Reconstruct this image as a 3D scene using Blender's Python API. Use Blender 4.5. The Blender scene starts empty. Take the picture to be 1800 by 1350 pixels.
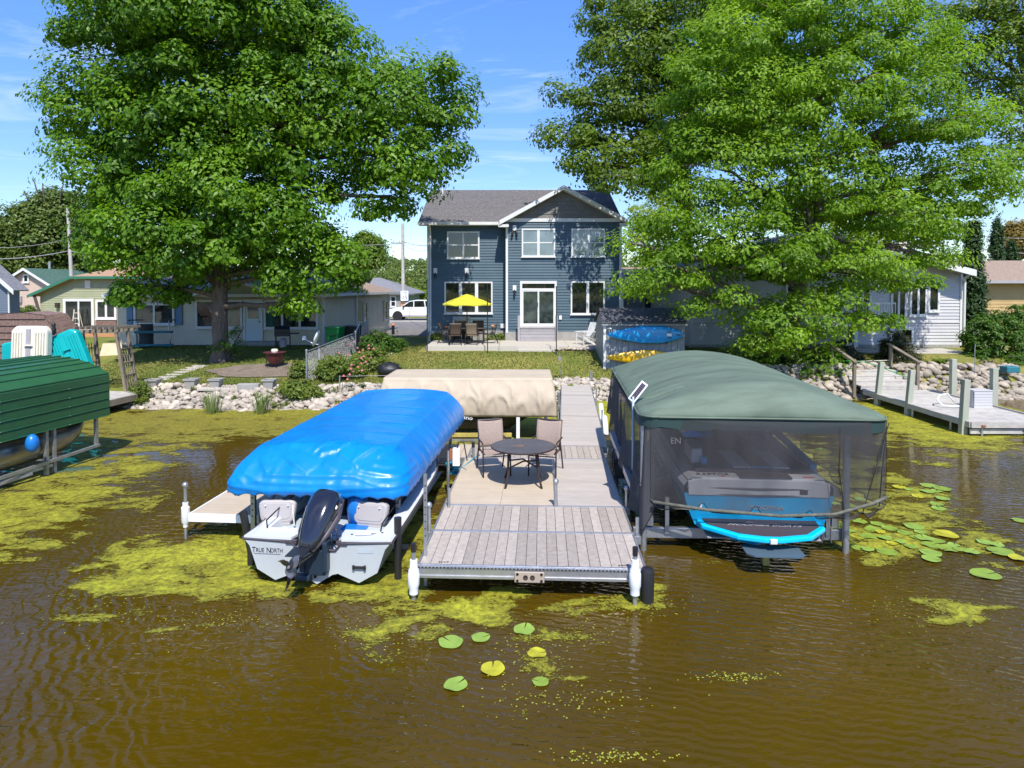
import bpy, math, random
import numpy as np
from math import radians as R, sin, cos, pi, tan, sqrt
from mathutils import Vector, Matrix, noise
random.seed(7); rng = np.random.default_rng(7)
S = bpy.context.scene
C = S.collection

# ------------------------------------------------------------------ camera
PITCH = R(1.5); FP = 1150.0; CAMZ = 4.2; CY = 530.1
cam_data = bpy.data.cameras.new('camera'); cam = bpy.data.objects.new('camera', cam_data); C.objects.link(cam)
cam_data.sensor_width = 36; cam_data.sensor_fit = 'HORIZONTAL'; cam_data.lens = 36 * FP / 1800
cam_data.shift_y = -(675 - CY) / 1800
cam_data.clip_start = 0.1; cam_data.clip_end = 3000
cam.location = (0, 0, CAMZ); cam.rotation_euler = (pi / 2 - PITCH, 0, 0)
S.camera = cam

# ------------------------------------------------------------------ sky and sun
SUN_EL = R(54); SUN_AZ = R(10)          # the sun stands behind the camera, a little to the right
W = bpy.data.worlds.new('World'); S.world = W; W.use_nodes = True
nt = W.node_tree; nt.nodes.clear()
def N(t, typ, **kw):
    n = t.nodes.new(typ)
    for k, v in kw.items(): setattr(n, k, v)
    return n
sky = N(nt, 'ShaderNodeTexSky', sky_type='NISHITA', sun_disc=False)
sky.sun_elevation = SUN_EL; sky.sun_rotation = pi - SUN_AZ
sky.altitude = 900; sky.air_density = 1.0; sky.dust_density = 0.25; sky.ozone_density = 2.2
bg = N(nt, 'ShaderNodeBackground'); bg.inputs[1].default_value = 0.15
wo = N(nt, 'ShaderNodeOutputWorld')
hs = N(nt, 'ShaderNodeHueSaturation'); hs.inputs['Saturation'].default_value = 1.26; hs.inputs['Hue'].default_value = 0.513
nt.links.new(sky.outputs[0], hs.inputs['Color'])
# thin cirrus
tc = N(nt, 'ShaderNodeTexCoord'); sp = N(nt, 'ShaderNodeSeparateXYZ'); nt.links.new(tc.outputs['Generated'], sp.inputs[0])
def M_(t, op, a, b=None, c=None):
    m = N(t, 'ShaderNodeMath', operation=op)
    for i, v in enumerate((a, b, c)):
        if v is None: continue
        if isinstance(v, (int, float)): m.inputs[i].default_value = v
        else: t.links.new(v, m.inputs[i])
    return m.outputs[0]
zz = M_(nt, 'MAXIMUM', sp.outputs[2], 0.03)
cx_ = M_(nt, 'DIVIDE', sp.outputs[0], zz); cy_ = M_(nt, 'DIVIDE', sp.outputs[1], zz)
cb = N(nt, 'ShaderNodeCombineXYZ'); nt.links.new(cx_, cb.inputs[0]); nt.links.new(cy_, cb.inputs[1])
mp = N(nt, 'ShaderNodeMapping'); mp.inputs['Rotation'].default_value = (0, 0, R(28)); mp.inputs['Scale'].default_value = (0.55, 1.3, 1); mp.inputs['Location'].default_value = (1.7, .6, 0)
nt.links.new(cb.outputs[0], mp.inputs[0])
n1 = N(nt, 'ShaderNodeTexNoise'); n1.inputs['Scale'].default_value = 0.9; n1.inputs['Detail'].default_value = 7; n1.inputs['Roughness'].default_value = .62; n1.inputs['Distortion'].default_value = .9
nt.links.new(mp.outputs[0], n1.inputs[0])
r1 = N(nt, 'ShaderNodeMapRange'); r1.inputs[1].default_value = .53; r1.inputs[2].default_value = .84; r1.inputs[3].default_value = 0; r1.inputs[4].default_value = .5
nt.links.new(n1.outputs[0], r1.inputs[0])
zf = N(nt, 'ShaderNodeMapRange'); zf.inputs[1].default_value = 0.02; zf.inputs[2].default_value = .12; nt.links.new(sp.outputs[2], zf.inputs[0])
fac = M_(nt, 'MULTIPLY', r1.outputs[0], zf.outputs[0])
mx = N(nt, 'ShaderNodeMix', data_type='RGBA'); nt.links.new(fac, mx.inputs[0]); nt.links.new(hs.outputs[0], mx.inputs[6]); mx.inputs[7].default_value = (5.6, 6.0, 6.6, 1)
hz = N(nt, 'ShaderNodeMapRange'); hz.inputs[1].default_value = 0; hz.inputs[2].default_value = .38; hz.inputs[3].default_value = .52; hz.inputs[4].default_value = 1; nt.links.new(sp.outputs[2], hz.inputs[0])
hv = N(nt, 'ShaderNodeVectorMath', operation='SCALE'); nt.links.new(mx.outputs[2], hv.inputs[0]); nt.links.new(hz.outputs[0], hv.inputs['Scale'])
nt.links.new(hv.outputs[0], bg.inputs[0]); nt.links.new(bg.outputs[0], wo.inputs[0])
sl = bpy.data.lights.new('sun', 'SUN'); sun = bpy.data.objects.new('sun', sl); C.objects.link(sun)
sl.energy = 3.4; sl.angle = R(0.53); sl.color = (1, .955, .88)
sd = Vector((sin(SUN_AZ) * cos(SUN_EL), -cos(SUN_AZ) * cos(SUN_EL), sin(SUN_EL)))
sun.rotation_euler = sd.to_track_quat('Z', 'Y').to_euler(); sun.location = (5, -20, 40)
S.view_settings.view_transform = 'Standard'; S.view_settings.look = 'None'; S.view_settings.exposure = 0.95; S.view_settings.gamma = 1
S.view_settings.use_curve_mapping = False
S.render.engine = 'CYCLES'; S.cycles.max_bounces = 8; S.cycles.transparent_max_bounces = 24
S.cycles.diffuse_bounces = 3; S.cycles.glossy_bounces = 3; S.cycles.transmission_bounces = 3; S.cycles.use_denoising = True
S.cycles.sample_clamp_indirect = 6

# ------------------------------------------------------------------ helpers
def ray(px, py):
    u = (px - 900) / FP; v = (CY - py) / FP
    return u, cos(PITCH) + v * sin(PITCH), -sin(PITCH) + v * cos(PITCH)
def at(px, py, z):                      # photograph point on the level z -> ground position
    a, b, c = ray(px, py); t = (z - CAMZ) / c
    return a * t, b * t
def atY(px, py, Y):                     # photograph point at distance Y -> x and height
    a, b, c = ray(px, py); t = Y / b
    return a * t, CAMZ + c * t

MATS = {}
def mat(name, col, rough=.6, metal=0., nz=None, bump=None, var=0., coat=0., spec=None, col2=None, stretch=(1, 1, 1), alpha=1., trans=0., detail=4, obj=False, sheen=0., wave=None):
    m = bpy.data.materials.new(name); m.use_nodes = True; t = m.node_tree; b = t.nodes['Principled BSDF']
    b.inputs['Roughness'].default_value = rough; b.inputs['Metallic'].default_value = metal
    b.inputs['Coat Weight'].default_value = coat
    if spec is not None: b.inputs['Specular IOR Level'].default_value = spec
    c4 = (*col, 1); src = None
    if nz or bump or wave:
        if obj: vec = N(t, 'ShaderNodeTexCoord').outputs['Object']
        else: vec = N(t, 'ShaderNodeNewGeometry').outputs['Position']
        mpn = N(t, 'ShaderNodeMapping'); mpn.inputs['Scale'].default_value = stretch; t.links.new(vec, mpn.inputs[0]); vec = mpn.outputs[0]
    if nz:
        n = N(t, 'ShaderNodeTexNoise'); n.inputs['Scale'].default_value = nz[0]; n.inputs['Detail'].default_value = detail; n.inputs['Roughness'].default_value = .62
        t.links.new(vec, n.inputs[0])
        mr = N(t, 'ShaderNodeMapRange'); mr.inputs[1].default_value = .28; mr.inputs[2].default_value = .72
        t.links.new(n.outputs[0], mr.inputs[0])
        if col2 is not None:
            mr.inputs[3].default_value = 0; mr.inputs[4].default_value = nz[1]
            x = N(t, 'ShaderNodeMix', data_type='RGBA'); t.links.new(mr.outputs[0], x.inputs[0]); x.inputs[6].default_value = c4; x.inputs[7].default_value = (*col2, 1); src = x.outputs[2]
        else:
            mr.inputs[3].default_value = 1 - nz[1]; mr.inputs[4].default_value = 1 + nz[1]
            x = N(t, 'ShaderNodeVectorMath', operation='SCALE'); x.inputs[0].default_value = col; t.links.new(mr.outputs[0], x.inputs['Scale']); src = x.outputs[0]
    if var:
        oi = N(t, 'ShaderNodeObjectInfo'); mr = N(t, 'ShaderNodeMapRange'); mr.inputs[3].default_value = 1 - var; mr.inputs[4].default_value = 1 + var
        t.links.new(oi.outputs['Random'], mr.inputs[0])
        x = N(t, 'ShaderNodeVectorMath', operation='SCALE')
        if src is None: x.inputs[0].default_value = col
        else: t.links.new(src, x.inputs[0])
        t.links.new(mr.outputs[0], x.inputs['Scale']); src = x.outputs[0]
    if src is None: b.inputs['Base Color'].default_value = c4
    else: t.links.new(src, b.inputs['Base Color'])
    if bump:
        n = N(t, 'ShaderNodeTexNoise'); n.inputs['Scale'].default_value = bump[0]; n.inputs['Detail'].default_value = 5; t.links.new(vec, n.inputs[0])
        bp = N(t, 'ShaderNodeBump'); bp.inputs['Strength'].default_value = bump[1]; bp.inputs['Distance'].default_value = bump[2] if len(bump) > 2 else .01
        t.links.new(n.outputs[0], bp.inputs['Height']); t.links.new(bp.outputs[0], b.inputs['Normal'])
    if alpha < 1: b.inputs['Alpha'].default_value = alpha
    if trans:
        tr = N(t, 'ShaderNodeBsdfTranslucent'); ms = N(t, 'ShaderNodeMixShader'); ms.inputs[0].default_value = trans
        if src is None: tr.inputs[0].default_value = c4
        else: t.links.new(src, tr.inputs[0])
        o = t.nodes['Material Output']; t.links.new(b.outputs[0], ms.inputs[1]); t.links.new(tr.outputs[0], ms.inputs[2]); t.links.new(ms.outputs[0], o.inputs[0])
    MATS[name] = m; m.use_backface_culling = False
    return m

class MB:
    """collects faces for one mesh object"""
    def __init__(s, xf=None): s.v = []; s.f = []; s.mi = []; s.xf = xf; s.cur = 0
    def pts(s, P):
        n = len(s.v)
        if s.xf: P = [tuple(s.xf @ Vector(p)) for p in P]
        s.v += [tuple(p) for p in P]; return n
    def face(s, *P):
        n = s.pts(P); s.f.append(tuple(range(n, n + len(P)))); s.mi.append(s.cur); return s
    def fs(s, n, F):
        for f in F: s.f.append(tuple(n + i for i in f)); s.mi.append(s.cur)
    def box(s, x0, x1, y0, y1, z0, z1):
        n = s.pts([(x0, y0, z0), (x1, y0, z0), (x1, y1, z0), (x0, y1, z0), (x0, y0, z1), (x1, y0, z1), (x1, y1, z1), (x0, y1, z1)])
        s.fs(n, [(0, 3, 2, 1), (4, 5, 6, 7), (0, 1, 5, 4), (1, 2, 6, 5), (2, 3, 7, 6), (3, 0, 4, 7)]); return s
    def bar(s, a, b, w, h=None, up=(0, 0, 1)):
        h = h or w; a = Vector(a); b = Vector(b); d = (b - a).normalized(); up = Vector(up)
        if abs(d.dot(up)) > .98: up = Vector((0, 1, 0))
        x = d.cross(up).normalized() * w / 2; y = x.cross(d).normalized() * h / 2
        P = [p + q for p in (a, b) for q in (-x - y, x - y, x + y, -x + y)]
        n = s.pts(P); s.fs(n, [(3, 2, 1, 0), (4, 5, 6, 7), (0, 1, 5, 4), (1, 2, 6, 5), (2, 3, 7, 6), (3, 0, 4, 7)]); return s
    def tube(s, pts, r, seg=8, cap=True):
        pts = [Vector(p) for p in pts]; rr = r if isinstance(r, (list, tuple)) else [r] * len(pts)
        ref = Vector((0, 0, 1)); n0 = None; P = []
        for i, p in enumerate(pts):
            d = (pts[min(i + 1, len(pts) - 1)] - pts[max(i - 1, 0)]).normalized()
            if n0 is None:
                if abs(d.z) > .95: ref = Vector((0, 1, 0))
                x = d.cross(ref).normalized()
            else: x = (n0 - d * n0.dot(d)).normalized()
            n0 = x; y = d.cross(x)
            P += [p + (x * cos(2 * pi * k / seg) + y * sin(2 * pi * k / seg)) * rr[i] for k in range(seg)]
        n = s.pts(P)
        for i in range(len(pts) - 1):
            s.fs(n, [(i * seg + k, i * seg + (k + 1) % seg, (i + 1) * seg + (k + 1) % seg, (i + 1) * seg + k) for k in range(seg)])
        if cap: s.fs(n, [tuple(reversed(range(seg))), tuple(range((len(pts) - 1) * seg, len(pts) * seg))])
        return s
    def lathe(s, prof, c=(0, 0, 0), seg=16, rx=1, ry=1):
        P = [(c[0] + r * rx * cos(2 * pi * k / seg), c[1] + r * ry * sin(2 * pi * k / seg), c[2] + z) for r, z in prof for k in range(seg)]
        n = s.pts(P)
        for i in range(len(prof) - 1):
            s.fs(n, [(i * seg + k, i * seg + (k + 1) % seg, (i + 1) * seg + (k + 1) % seg, (i + 1) * seg + k) for k in range(seg)])
        if prof[0][0] > 1e-4: s.fs(n, [tuple(reversed(range(seg)))])
        if prof[-1][0] > 1e-4: s.fs(n, [tuple(range((len(prof) - 1) * seg, len(prof) * seg))])
        return s
    def prism(s, poly, z0, z1, axis='z'):
        k = len(poly)
        def q(a, b, h): return (a, b, h) if axis == 'z' else ((a, h, b) if axis == 'y' else (h, a, b))
        n = s.pts([q(a, b, z0) for a, b in poly] + [q(a, b, z1) for a, b in poly])
        s.fs(n, [tuple(reversed(range(k))), tuple(range(k, 2 * k))] + [(i, (i + 1) % k, k + (i + 1) % k, k + i) for i in range(k)]); return s
    def grid(s, G, closed=False):
        r = len(G); c = len(G[0]); n = s.pts([p for row in G for p in row])
        for i in range(r - 1):
            s.fs(n, [(i * c + j, i * c + (j + 1) % c, (i + 1) * c + (j + 1) % c, (i + 1) * c + j) for j in range(c if closed else c - 1)])
        return s
    def ball(s, c, r, seg=10, rings=6, sz=1):
        return s.lathe([(max(r * sin(pi * i / rings), 1e-5), -r * sz * cos(pi * i / rings)) for i in range(rings + 1)], c, seg)
    def build(s, name, m, parent=None, smooth=False, bevel=0, solid=0, sub=0):
        me = bpy.data.meshes.new(name); me.from_pydata(s.v, [], s.f)
        for x in (m if isinstance(m, (list, tuple)) else [m]): me.materials.append(x)
        if isinstance(m, (list, tuple)): me.polygons.foreach_set('material_index', s.mi)
        if smooth:
            me.polygons.foreach_set('use_smooth', [True] * len(me.polygons))
        me.update()
        o = bpy.data.objects.new(name, me); C.objects.link(o)
        if parent is not None: o.parent = parent
        if smooth == 'auto':
            me.set_sharp_from_angle(angle=R(38))
        if solid: q = o.modifiers.new('solid', 'SOLIDIFY'); q.thickness = solid; q.offset = 0
        if bevel: q = o.modifiers.new('bevel', 'BEVEL'); q.width = bevel; q.segments = 2; q.limit_method = 'ANGLE'; q.angle_limit = R(40)
        if sub: q = o.modifiers.new('sub', 'SUBSURF'); q.levels = sub; q.render_levels = sub
        return o

def tag(o, label=None, cat=None, group=None, kind=None):
    if label: o['label'] = label
    if cat: o['category'] = cat
    if group: o['group'] = group
    if kind: o['kind'] = kind
    return o
def thing(name, label, cat, loc=(0, 0, 0), rz=0, group=None):
    o = bpy.data.objects.new(name, None); C.objects.link(o); o.location = loc; o.rotation_euler = (0, 0, rz)
    return tag(o, label, cat, group)
def copy_tree(o, loc=None, rz=None, label=None, parent=None):
    kids = list(KIDS.get(o.name, ())) or [c for c in bpy.data.objects if c.parent == o]
    KIDS[o.name] = kids
    c = o.copy(); C.objects.link(c)
    if parent is not None: c.parent = parent
    for k in kids: copy_tree(k, parent=c)
    if loc is not None: c.location = loc
    if rz is not None: c.rotation_euler = (0, 0, rz)
    if label: c['label'] = label
    return c
KIDS = {}
_unit = {}
def unit(m, kind='box'):
    k = (m.name, kind)
    if k not in _unit:
        b = MB()
        if kind == 'box': b.box(-.5, .5, -.5, .5, -.5, .5)
        elif kind == 'clap': b.prism([(-1, 0), (0, 1), (.3, 1), (.3, 0)], -.5, .5, 'x')       # y -1 at the bottom edge, 0 on top
        me = bpy.data.meshes.new(kind); me.from_pydata(b.v, [], b.f); me.materials.append(m); me.update(); _unit[k] = me
    return _unit[k]
def piece(name, m, parent, c, size, rot=(0, 0, 0), kind='box'):
    o = bpy.data.objects.new(name, unit(m, kind)); C.objects.link(o); o.parent = parent
    o.location = c; o.scale = size; o.rotation_euler = rot
    return o
def text(s, name, m, parent, loc, rot, size, ext=.004, shear=0, wide=1, align='CENTER'):
    cu = bpy.data.curves.new(name, 'FONT'); cu.body = s; cu.size = size; cu.extrude = ext; cu.shear = shear; cu.align_x = align; cu.align_y = 'CENTER'; cu.resolution_u = 3
    cu.materials.append(m); o = bpy.data.objects.new(name, cu); C.objects.link(o); me = bpy.data.meshes.new_from_object(o); bpy.data.objects.remove(o); o = bpy.data.objects.new(name, me); C.objects.link(o); o.parent = parent; o.location = loc; o.rotation_euler = rot; o.scale = (wide, 1, 1)
    return o
def fb(p, sc=1, oc=4): return noise.fractal(Vector(p) * sc, 1.0, 2.0, oc)
def sstep(a, b, x):
    t = min(1, max(0, (x - a) / (b - a))); return t * t * (3 - 2 * t)

# ------------------------------------------------------------------ materials
m_blue = mat('blue vinyl siding', (.054, .098, .125), .42, nz=(1.2, .12), var=.08)
m_beige = mat('beige vinyl siding', (.60, .53, .39), .5, nz=(1.0, .1), var=.03)
m_sage = mat('sage vinyl siding', (.32, .33, .20), .5, nz=(1.0, .1))
m_greyv = mat('pale grey vinyl siding', (.50, .49, .485), .5, nz=(1.0, .08))
m_tanv = mat('tan siding', (.44, .30, .13), .55, nz=(1.0, .1))
m_pink = mat('pink stucco', (.50, .38, .30), .8, nz=(2, .08))
m_slate = mat('slate blue siding', (.12, .15, .20), .6)
m_white = mat('white trim', (.64, .64, .63), .4, nz=(3, .05))
m_greyt = mat('grey trim', (.33, .31, .32), .5, nz=(4, .08), var=.05)
m_shake = mat('grey shake', (.155, .145, .135), .65, nz=(8, .12), var=.10)
m_conc = mat('concrete', (.46, .42, .36), .85, nz=(3, .12), bump=(30, .2), col2=(.36, .33, .28))
m_found = mat('foundation block', (.30, .29, .27), .9, nz=(4, .15), bump=(20, .3))
m_asph = mat('asphalt drive', (.17, .155, .14), .9, nz=(2, .2), bump=(40, .3))
m_road = mat('road', (.30, .28, .25), .9, nz=(1, .12))
def roofmat(name, c1, c2, sc=(9, 2.5, 9)):
    return mat(name, c1, .9, nz=(1.6, 1.0), col2=c2, stretch=sc, bump=(3, .5, .02), detail=2)
m_roof = roofmat('brown grey shingles', (.080, .072, .070), (.19, .178, .175))
m_roofd = roofmat('dark shingles', (.028, .03, .036), (.10, .10, .115))
m_rooft = roofmat('tan shingles', (.20, .14, .10), (.36, .27, .20))
m_roofo = roofmat('orange brown shingles', (.30, .17, .09), (.42, .27, .17))
m_roofg = roofmat('green shingles', (.03, .085, .06), (.09, .16, .12))
m_roofx = roofmat('grey shingles', (.13, .13, .135), (.24, .24, .25))
m_roofb = roofmat('brown shingle cover', (.12, .07, .055), (.26, .17, .14))
def glassmat(name, col, rough=.03, spec=.9, nz=None):
    return mat(name, col, rough, spec=spec, nz=nz, coat=.3, detail=2, bump=(1.3, .06, .02))
m_glass = glassmat('window glass', (.012, .016, .014), nz=(1.6, .8))
m_glassb = glassmat('window glass with blind and sky tint', (.16, .21, .23), nz=(2, .2))  # reflected sky is painted into the blue grey colour, along with the blind
m_glasst = glassmat('window glass above sill', (.035, .05, .045), nz=(1.5, .9))
m_galv = mat('galvanised steel', (.42, .43, .44), .42, .75, nz=(9, .18))
m_alu = mat('aluminium', (.52, .52, .53), .38, .8, nz=(6, .12))
m_pvc = mat('white plastic', (.78, .79, .80), .35, nz=(12, .06))
m_blackp = mat('black plastic', (.018, .018, .02), .4)
m_blackm = mat('black metal', (.012, .012, .013), .45)
m_deck = mat('grey dock plank', (.36, .31, .262), .75, nz=(4, .2), var=.18, stretch=(3, 3, 3), bump=(60, .15, .003))
m_deckl = mat('light grey dock plank', (.42, .375, .33), .7, nz=(5, .12), var=.06, stretch=(.6, 6, 1), bump=(60, .12, .003))
m_tan = mat('tan dock plank', (.47, .39, .29), .6, nz=(3, .07), var=.03)
m_wood = mat('weathered wood', (.21, .17, .125), .85, nz=(5, .3), var=.1, stretch=(1, 1, .3), bump=(20, .4, .01))
m_woodl = mat('silver weathered wood', (.43, .40, .36), .85, nz=(4, .2), var=.08, bump=(20, .35, .01))
m_woodg = mat('algae green weathered post', (.40, .38, .31), .85, nz=(3, .8), col2=(.26, .32, .23), stretch=(1, 1, .5), bump=(20, .4, .01))
m_sling = mat('mottled pink brown sling fabric', (.29, .22, .18), .8, nz=(60, .25))
m_frame = mat('brown powder coated metal', (.045, .028, .022), .4)
m_gtab = mat('dark grey table slats', (.075, .072, .075), .5, nz=(5, .15))
m_rock = mat('pale limestone', (.40, .345, .28), .9, nz=(3.5, .32), var=.26, bump=(14, .6, .02))
m_rockd = mat('grey fieldstone', (.33, .28, .22), .9, nz=(3.5, .3), var=.25, bump=(14, .6, .02))
m_bluetarp = mat('bright blue vinyl tarp', (.0, .19, .56), .36, nz=(1.6, .16), coat=.12, bump=(2.5, .25, .05))
def tarp_creases(m):
    t = m.node_tree; b = t.nodes['Principled BSDF']; tc = N(t, 'ShaderNodeTexCoord'); s = N(t, 'ShaderNodeSeparateXYZ'); t.links.new(tc.outputs['Object'], s.inputs[0])
    k = N(t, 'ShaderNodeMapRange'); k.inputs[1].default_value = 1.9; k.inputs[2].default_value = .9; k.inputs[3].default_value = .12; k.inputs[4].default_value = .4; t.links.new(s.outputs[1], k.inputs[0])
    mp = N(t, 'ShaderNodeMapping'); mp.inputs['Rotation'].default_value = (.3, .2, .5); mp.inputs['Scale'].default_value = (2.6, .8, .9); t.links.new(tc.outputs['Object'], mp.inputs[0])
    n = N(t, 'ShaderNodeTexNoise'); n.noise_type = 'RIDGED_MULTIFRACTAL'; n.inputs['Scale'].default_value = 1.5; n.inputs['Detail'].default_value = 1.2; n.inputs['Distortion'].default_value = .5; t.links.new(mp.outputs[0], n.inputs[0])
    bp = N(t, 'ShaderNodeBump'); bp.inputs['Distance'].default_value = .07; t.links.new(k.outputs[0], bp.inputs['Strength']); t.links.new(n.outputs[0], bp.inputs['Height'])
    old = b.inputs['Normal'].links; 
    if old: t.links.new(old[0].from_socket, bp.inputs['Normal'])
    t.links.new(bp.outputs[0], b.inputs['Normal'])
tarp_creases(m_bluetarp)
m_beigec = mat('beige canvas', (.46, .38, .275), .8, nz=(2, .08), bump=(4, .3, .03))
m_greenc = mat('grey green canvas', (.105, .145, .102), .75, nz=(2.2, .26), stretch=(.5, 2.2, 1), bump=(3, .35, .03), col2=None)
m_greenm = mat('dark green metal panel', (.025, .105, .045), .32, nz=(2, .12), coat=.2)
m_bark = mat('grey brown bark', (.16, .12, .095), .95, nz=(5, .45), stretch=(2.5, 2.5, .35), bump=(7, 1.0, .08))
m_barkd = mat('dark bark', (.085, .07, .06), .95, nz=(5, .4), stretch=(2.5, 2.5, .35), bump=(7, 1.0, .08))
m_hullw = mat('shaded white hull gelcoat', (.44, .47, .48), .25, nz=(1.5, .08), coat=.4)  # white gelcoat greyed down, the shade on hull and transom painted in
m_gel = mat('white gelcoat', (.62, .64, .64), .22, nz=(1.5, .07), coat=.4)
m_deckb = mat('pale blue grey boat deck', (.40, .45, .48), .5, nz=(5, .08))
m_seat = mat('grey vinyl seat', (.40, .37, .36), .45)
m_motor = mat('black gloss cowling', (.012, .013, .02), .12, coat=.8)
m_red = mat('red paint', (.5, .02, .02), .5)
m_maroon = mat('maroon glazed metal', (.10, .022, .02), .35)
m_turq = mat('turquoise gelcoat', (.0, .33, .60), .18, coat=.6)
m_turql = mat('light turquoise gelcoat', (.0, .52, .80), .2, coat=.6)
m_teal = mat('teal plastic', (.0, .36, .36), .35, nz=(3, .07))
m_cream = mat('cream plastic', (.68, .64, .52), .45, nz=(5, .1))
m_bgreen = mat('bright green plastic', (.015, .26, .06), .4)
m_bluep = mat('bright blue plastic', (.01, .16, .50), .35)
m_yel = mat('yellow fabric', (.66, .62, .04), .8, trans=.25)
m_sup = mat('sky blue board', (.0, .27, .62), .25, coat=.4)
m_kay = mat('golden yellow board', (.75, .42, .01), .3, coat=.3)
m_shed = mat('grey resin shed panel', (.23, .25, .26), .55, nz=(2, .06), var=.02)
m_cover = mat('black boat cover', (.012, .013, .016), .5, bump=(3, .5, .05), nz=(3, .3))
m_yrail = mat('yellowed bunk board', (.45, .36, .09), .7, nz=(3, .3))
m_tire = mat('tyre rubber', (.02, .02, .02), .8)
m_car = mat('white car paint', (.75, .77, .78), .15, coat=.8)
m_straw = mat('earth under stones', (.16, .13, .09), .95, nz=(3, .3))
m_terra = mat('clay orange', (.60, .22, .07), .8)
# ------------------------------------------------------------------ ground, water, algae
def shore(x): return 22.0 + 1.5 * sstep(-3, 1, x) + .7 * sstep(5, 9, x) + .15 * sin(x * .9) + .1 * sin(x * 2.3 + 1)
def ground(x, y):
    s = y - shore(x); top = .5 + .45 * sstep(5, 8.5, x); run = 1.3 - .25 * sstep(5, 8.5, x); full = 31 - 1.8 * sstep(-6, -3, x) - 1.2 * sstep(5, 9, x)
    if s < 0: return max(-1.5, s * .55 - .02)
    if s < run: return -.02 + (top + .02) * (s / run)
    h = top + (1.2 - top) * sstep(0, 1, (s - run) / (full - shore(x) - run)) if y < full else 1.2
    return h
def gm():
    m = bpy.data.materials.new('lawn'); m.use_nodes = True; t = m.node_tree; b = t.nodes['Principled BSDF']; b.inputs['Roughness'].default_value = .95; b.inputs['Specular IOR Level'].default_value = .15
    g = N(t, 'ShaderNodeNewGeometry')
    def nz(sc, d=5, r=.6):
        n = N(t, 'ShaderNodeTexNoise'); n.inputs['Scale'].default_value = sc; n.inputs['Detail'].default_value = d; n.inputs['Roughness'].default_value = r; t.links.new(g.outputs['Position'], n.inputs[0]); return n.outputs[0]
    def mr(v, a, b_, c=0, d=1):
        x = N(t, 'ShaderNodeMapRange'); t.links.new(v, x.inputs[0]); x.inputs[1].default_value = a; x.inputs[2].default_value = b_; x.inputs[3].default_value = c; x.inputs[4].default_value = d; return x.outputs[0]
    def mixc(f, A, B):
        x = N(t, 'ShaderNodeMix', data_type='RGBA'); t.links.new(f, x.inputs[0])
        for i, c in ((6, A), (7, B)):
            if isinstance(c, tuple): x.inputs[i].default_value = (*c, 1)
            else: t.links.new(c, x.inputs[i])
        return x.outputs[2]
    a = mixc(mr(nz(.45), .35, .62), (.105, .17, .02), (.31, .26, .07))
    a = mixc(mr(nz(7, 6, .75), .42, .66), a, (.15, .17, .04))
    a = mixc(mr(nz(30, 3, .8), .5, .8, 0, .65), a, (.03, .05, .012))
    s = N(t, 'ShaderNodeSeparateXYZ'); t.links.new(g.outputs['Position'], s.inputs[0])
    mud = mr(s.outputs[2], .35, .12); a = mixc(mud, a, (.12, .10, .065))
    t.links.new(a, b.inputs['Base Color'])
    bp = N(t, 'ShaderNodeBump'); bp.inputs['Strength'].default_value = .8; bp.inputs['Distance'].default_value = .05; t.links.new(nz(14, 6, .8), bp.inputs['Height']); t.links.new(bp.outputs[0], b.inputs['Normal'])
    return m
m_lawn = gm()
xs = list(np.concatenate([np.linspace(-500, -45, 14), np.arange(-40, 41, .5), np.linspace(45, 500, 14)]))
ys = list(np.concatenate([np.arange(19, 34, .3), np.arange(34, 70, 4), np.linspace(80, 900, 14)]))
b = MB(); b.grid([[(x, y, ground(x, y) + (.02 * fb((x, y, 3), .8) if 24 < y < 32 else 0)) for x in xs] for y in ys]).build('ground', m_lawn, smooth=True)['kind'] = 'structure'

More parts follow.
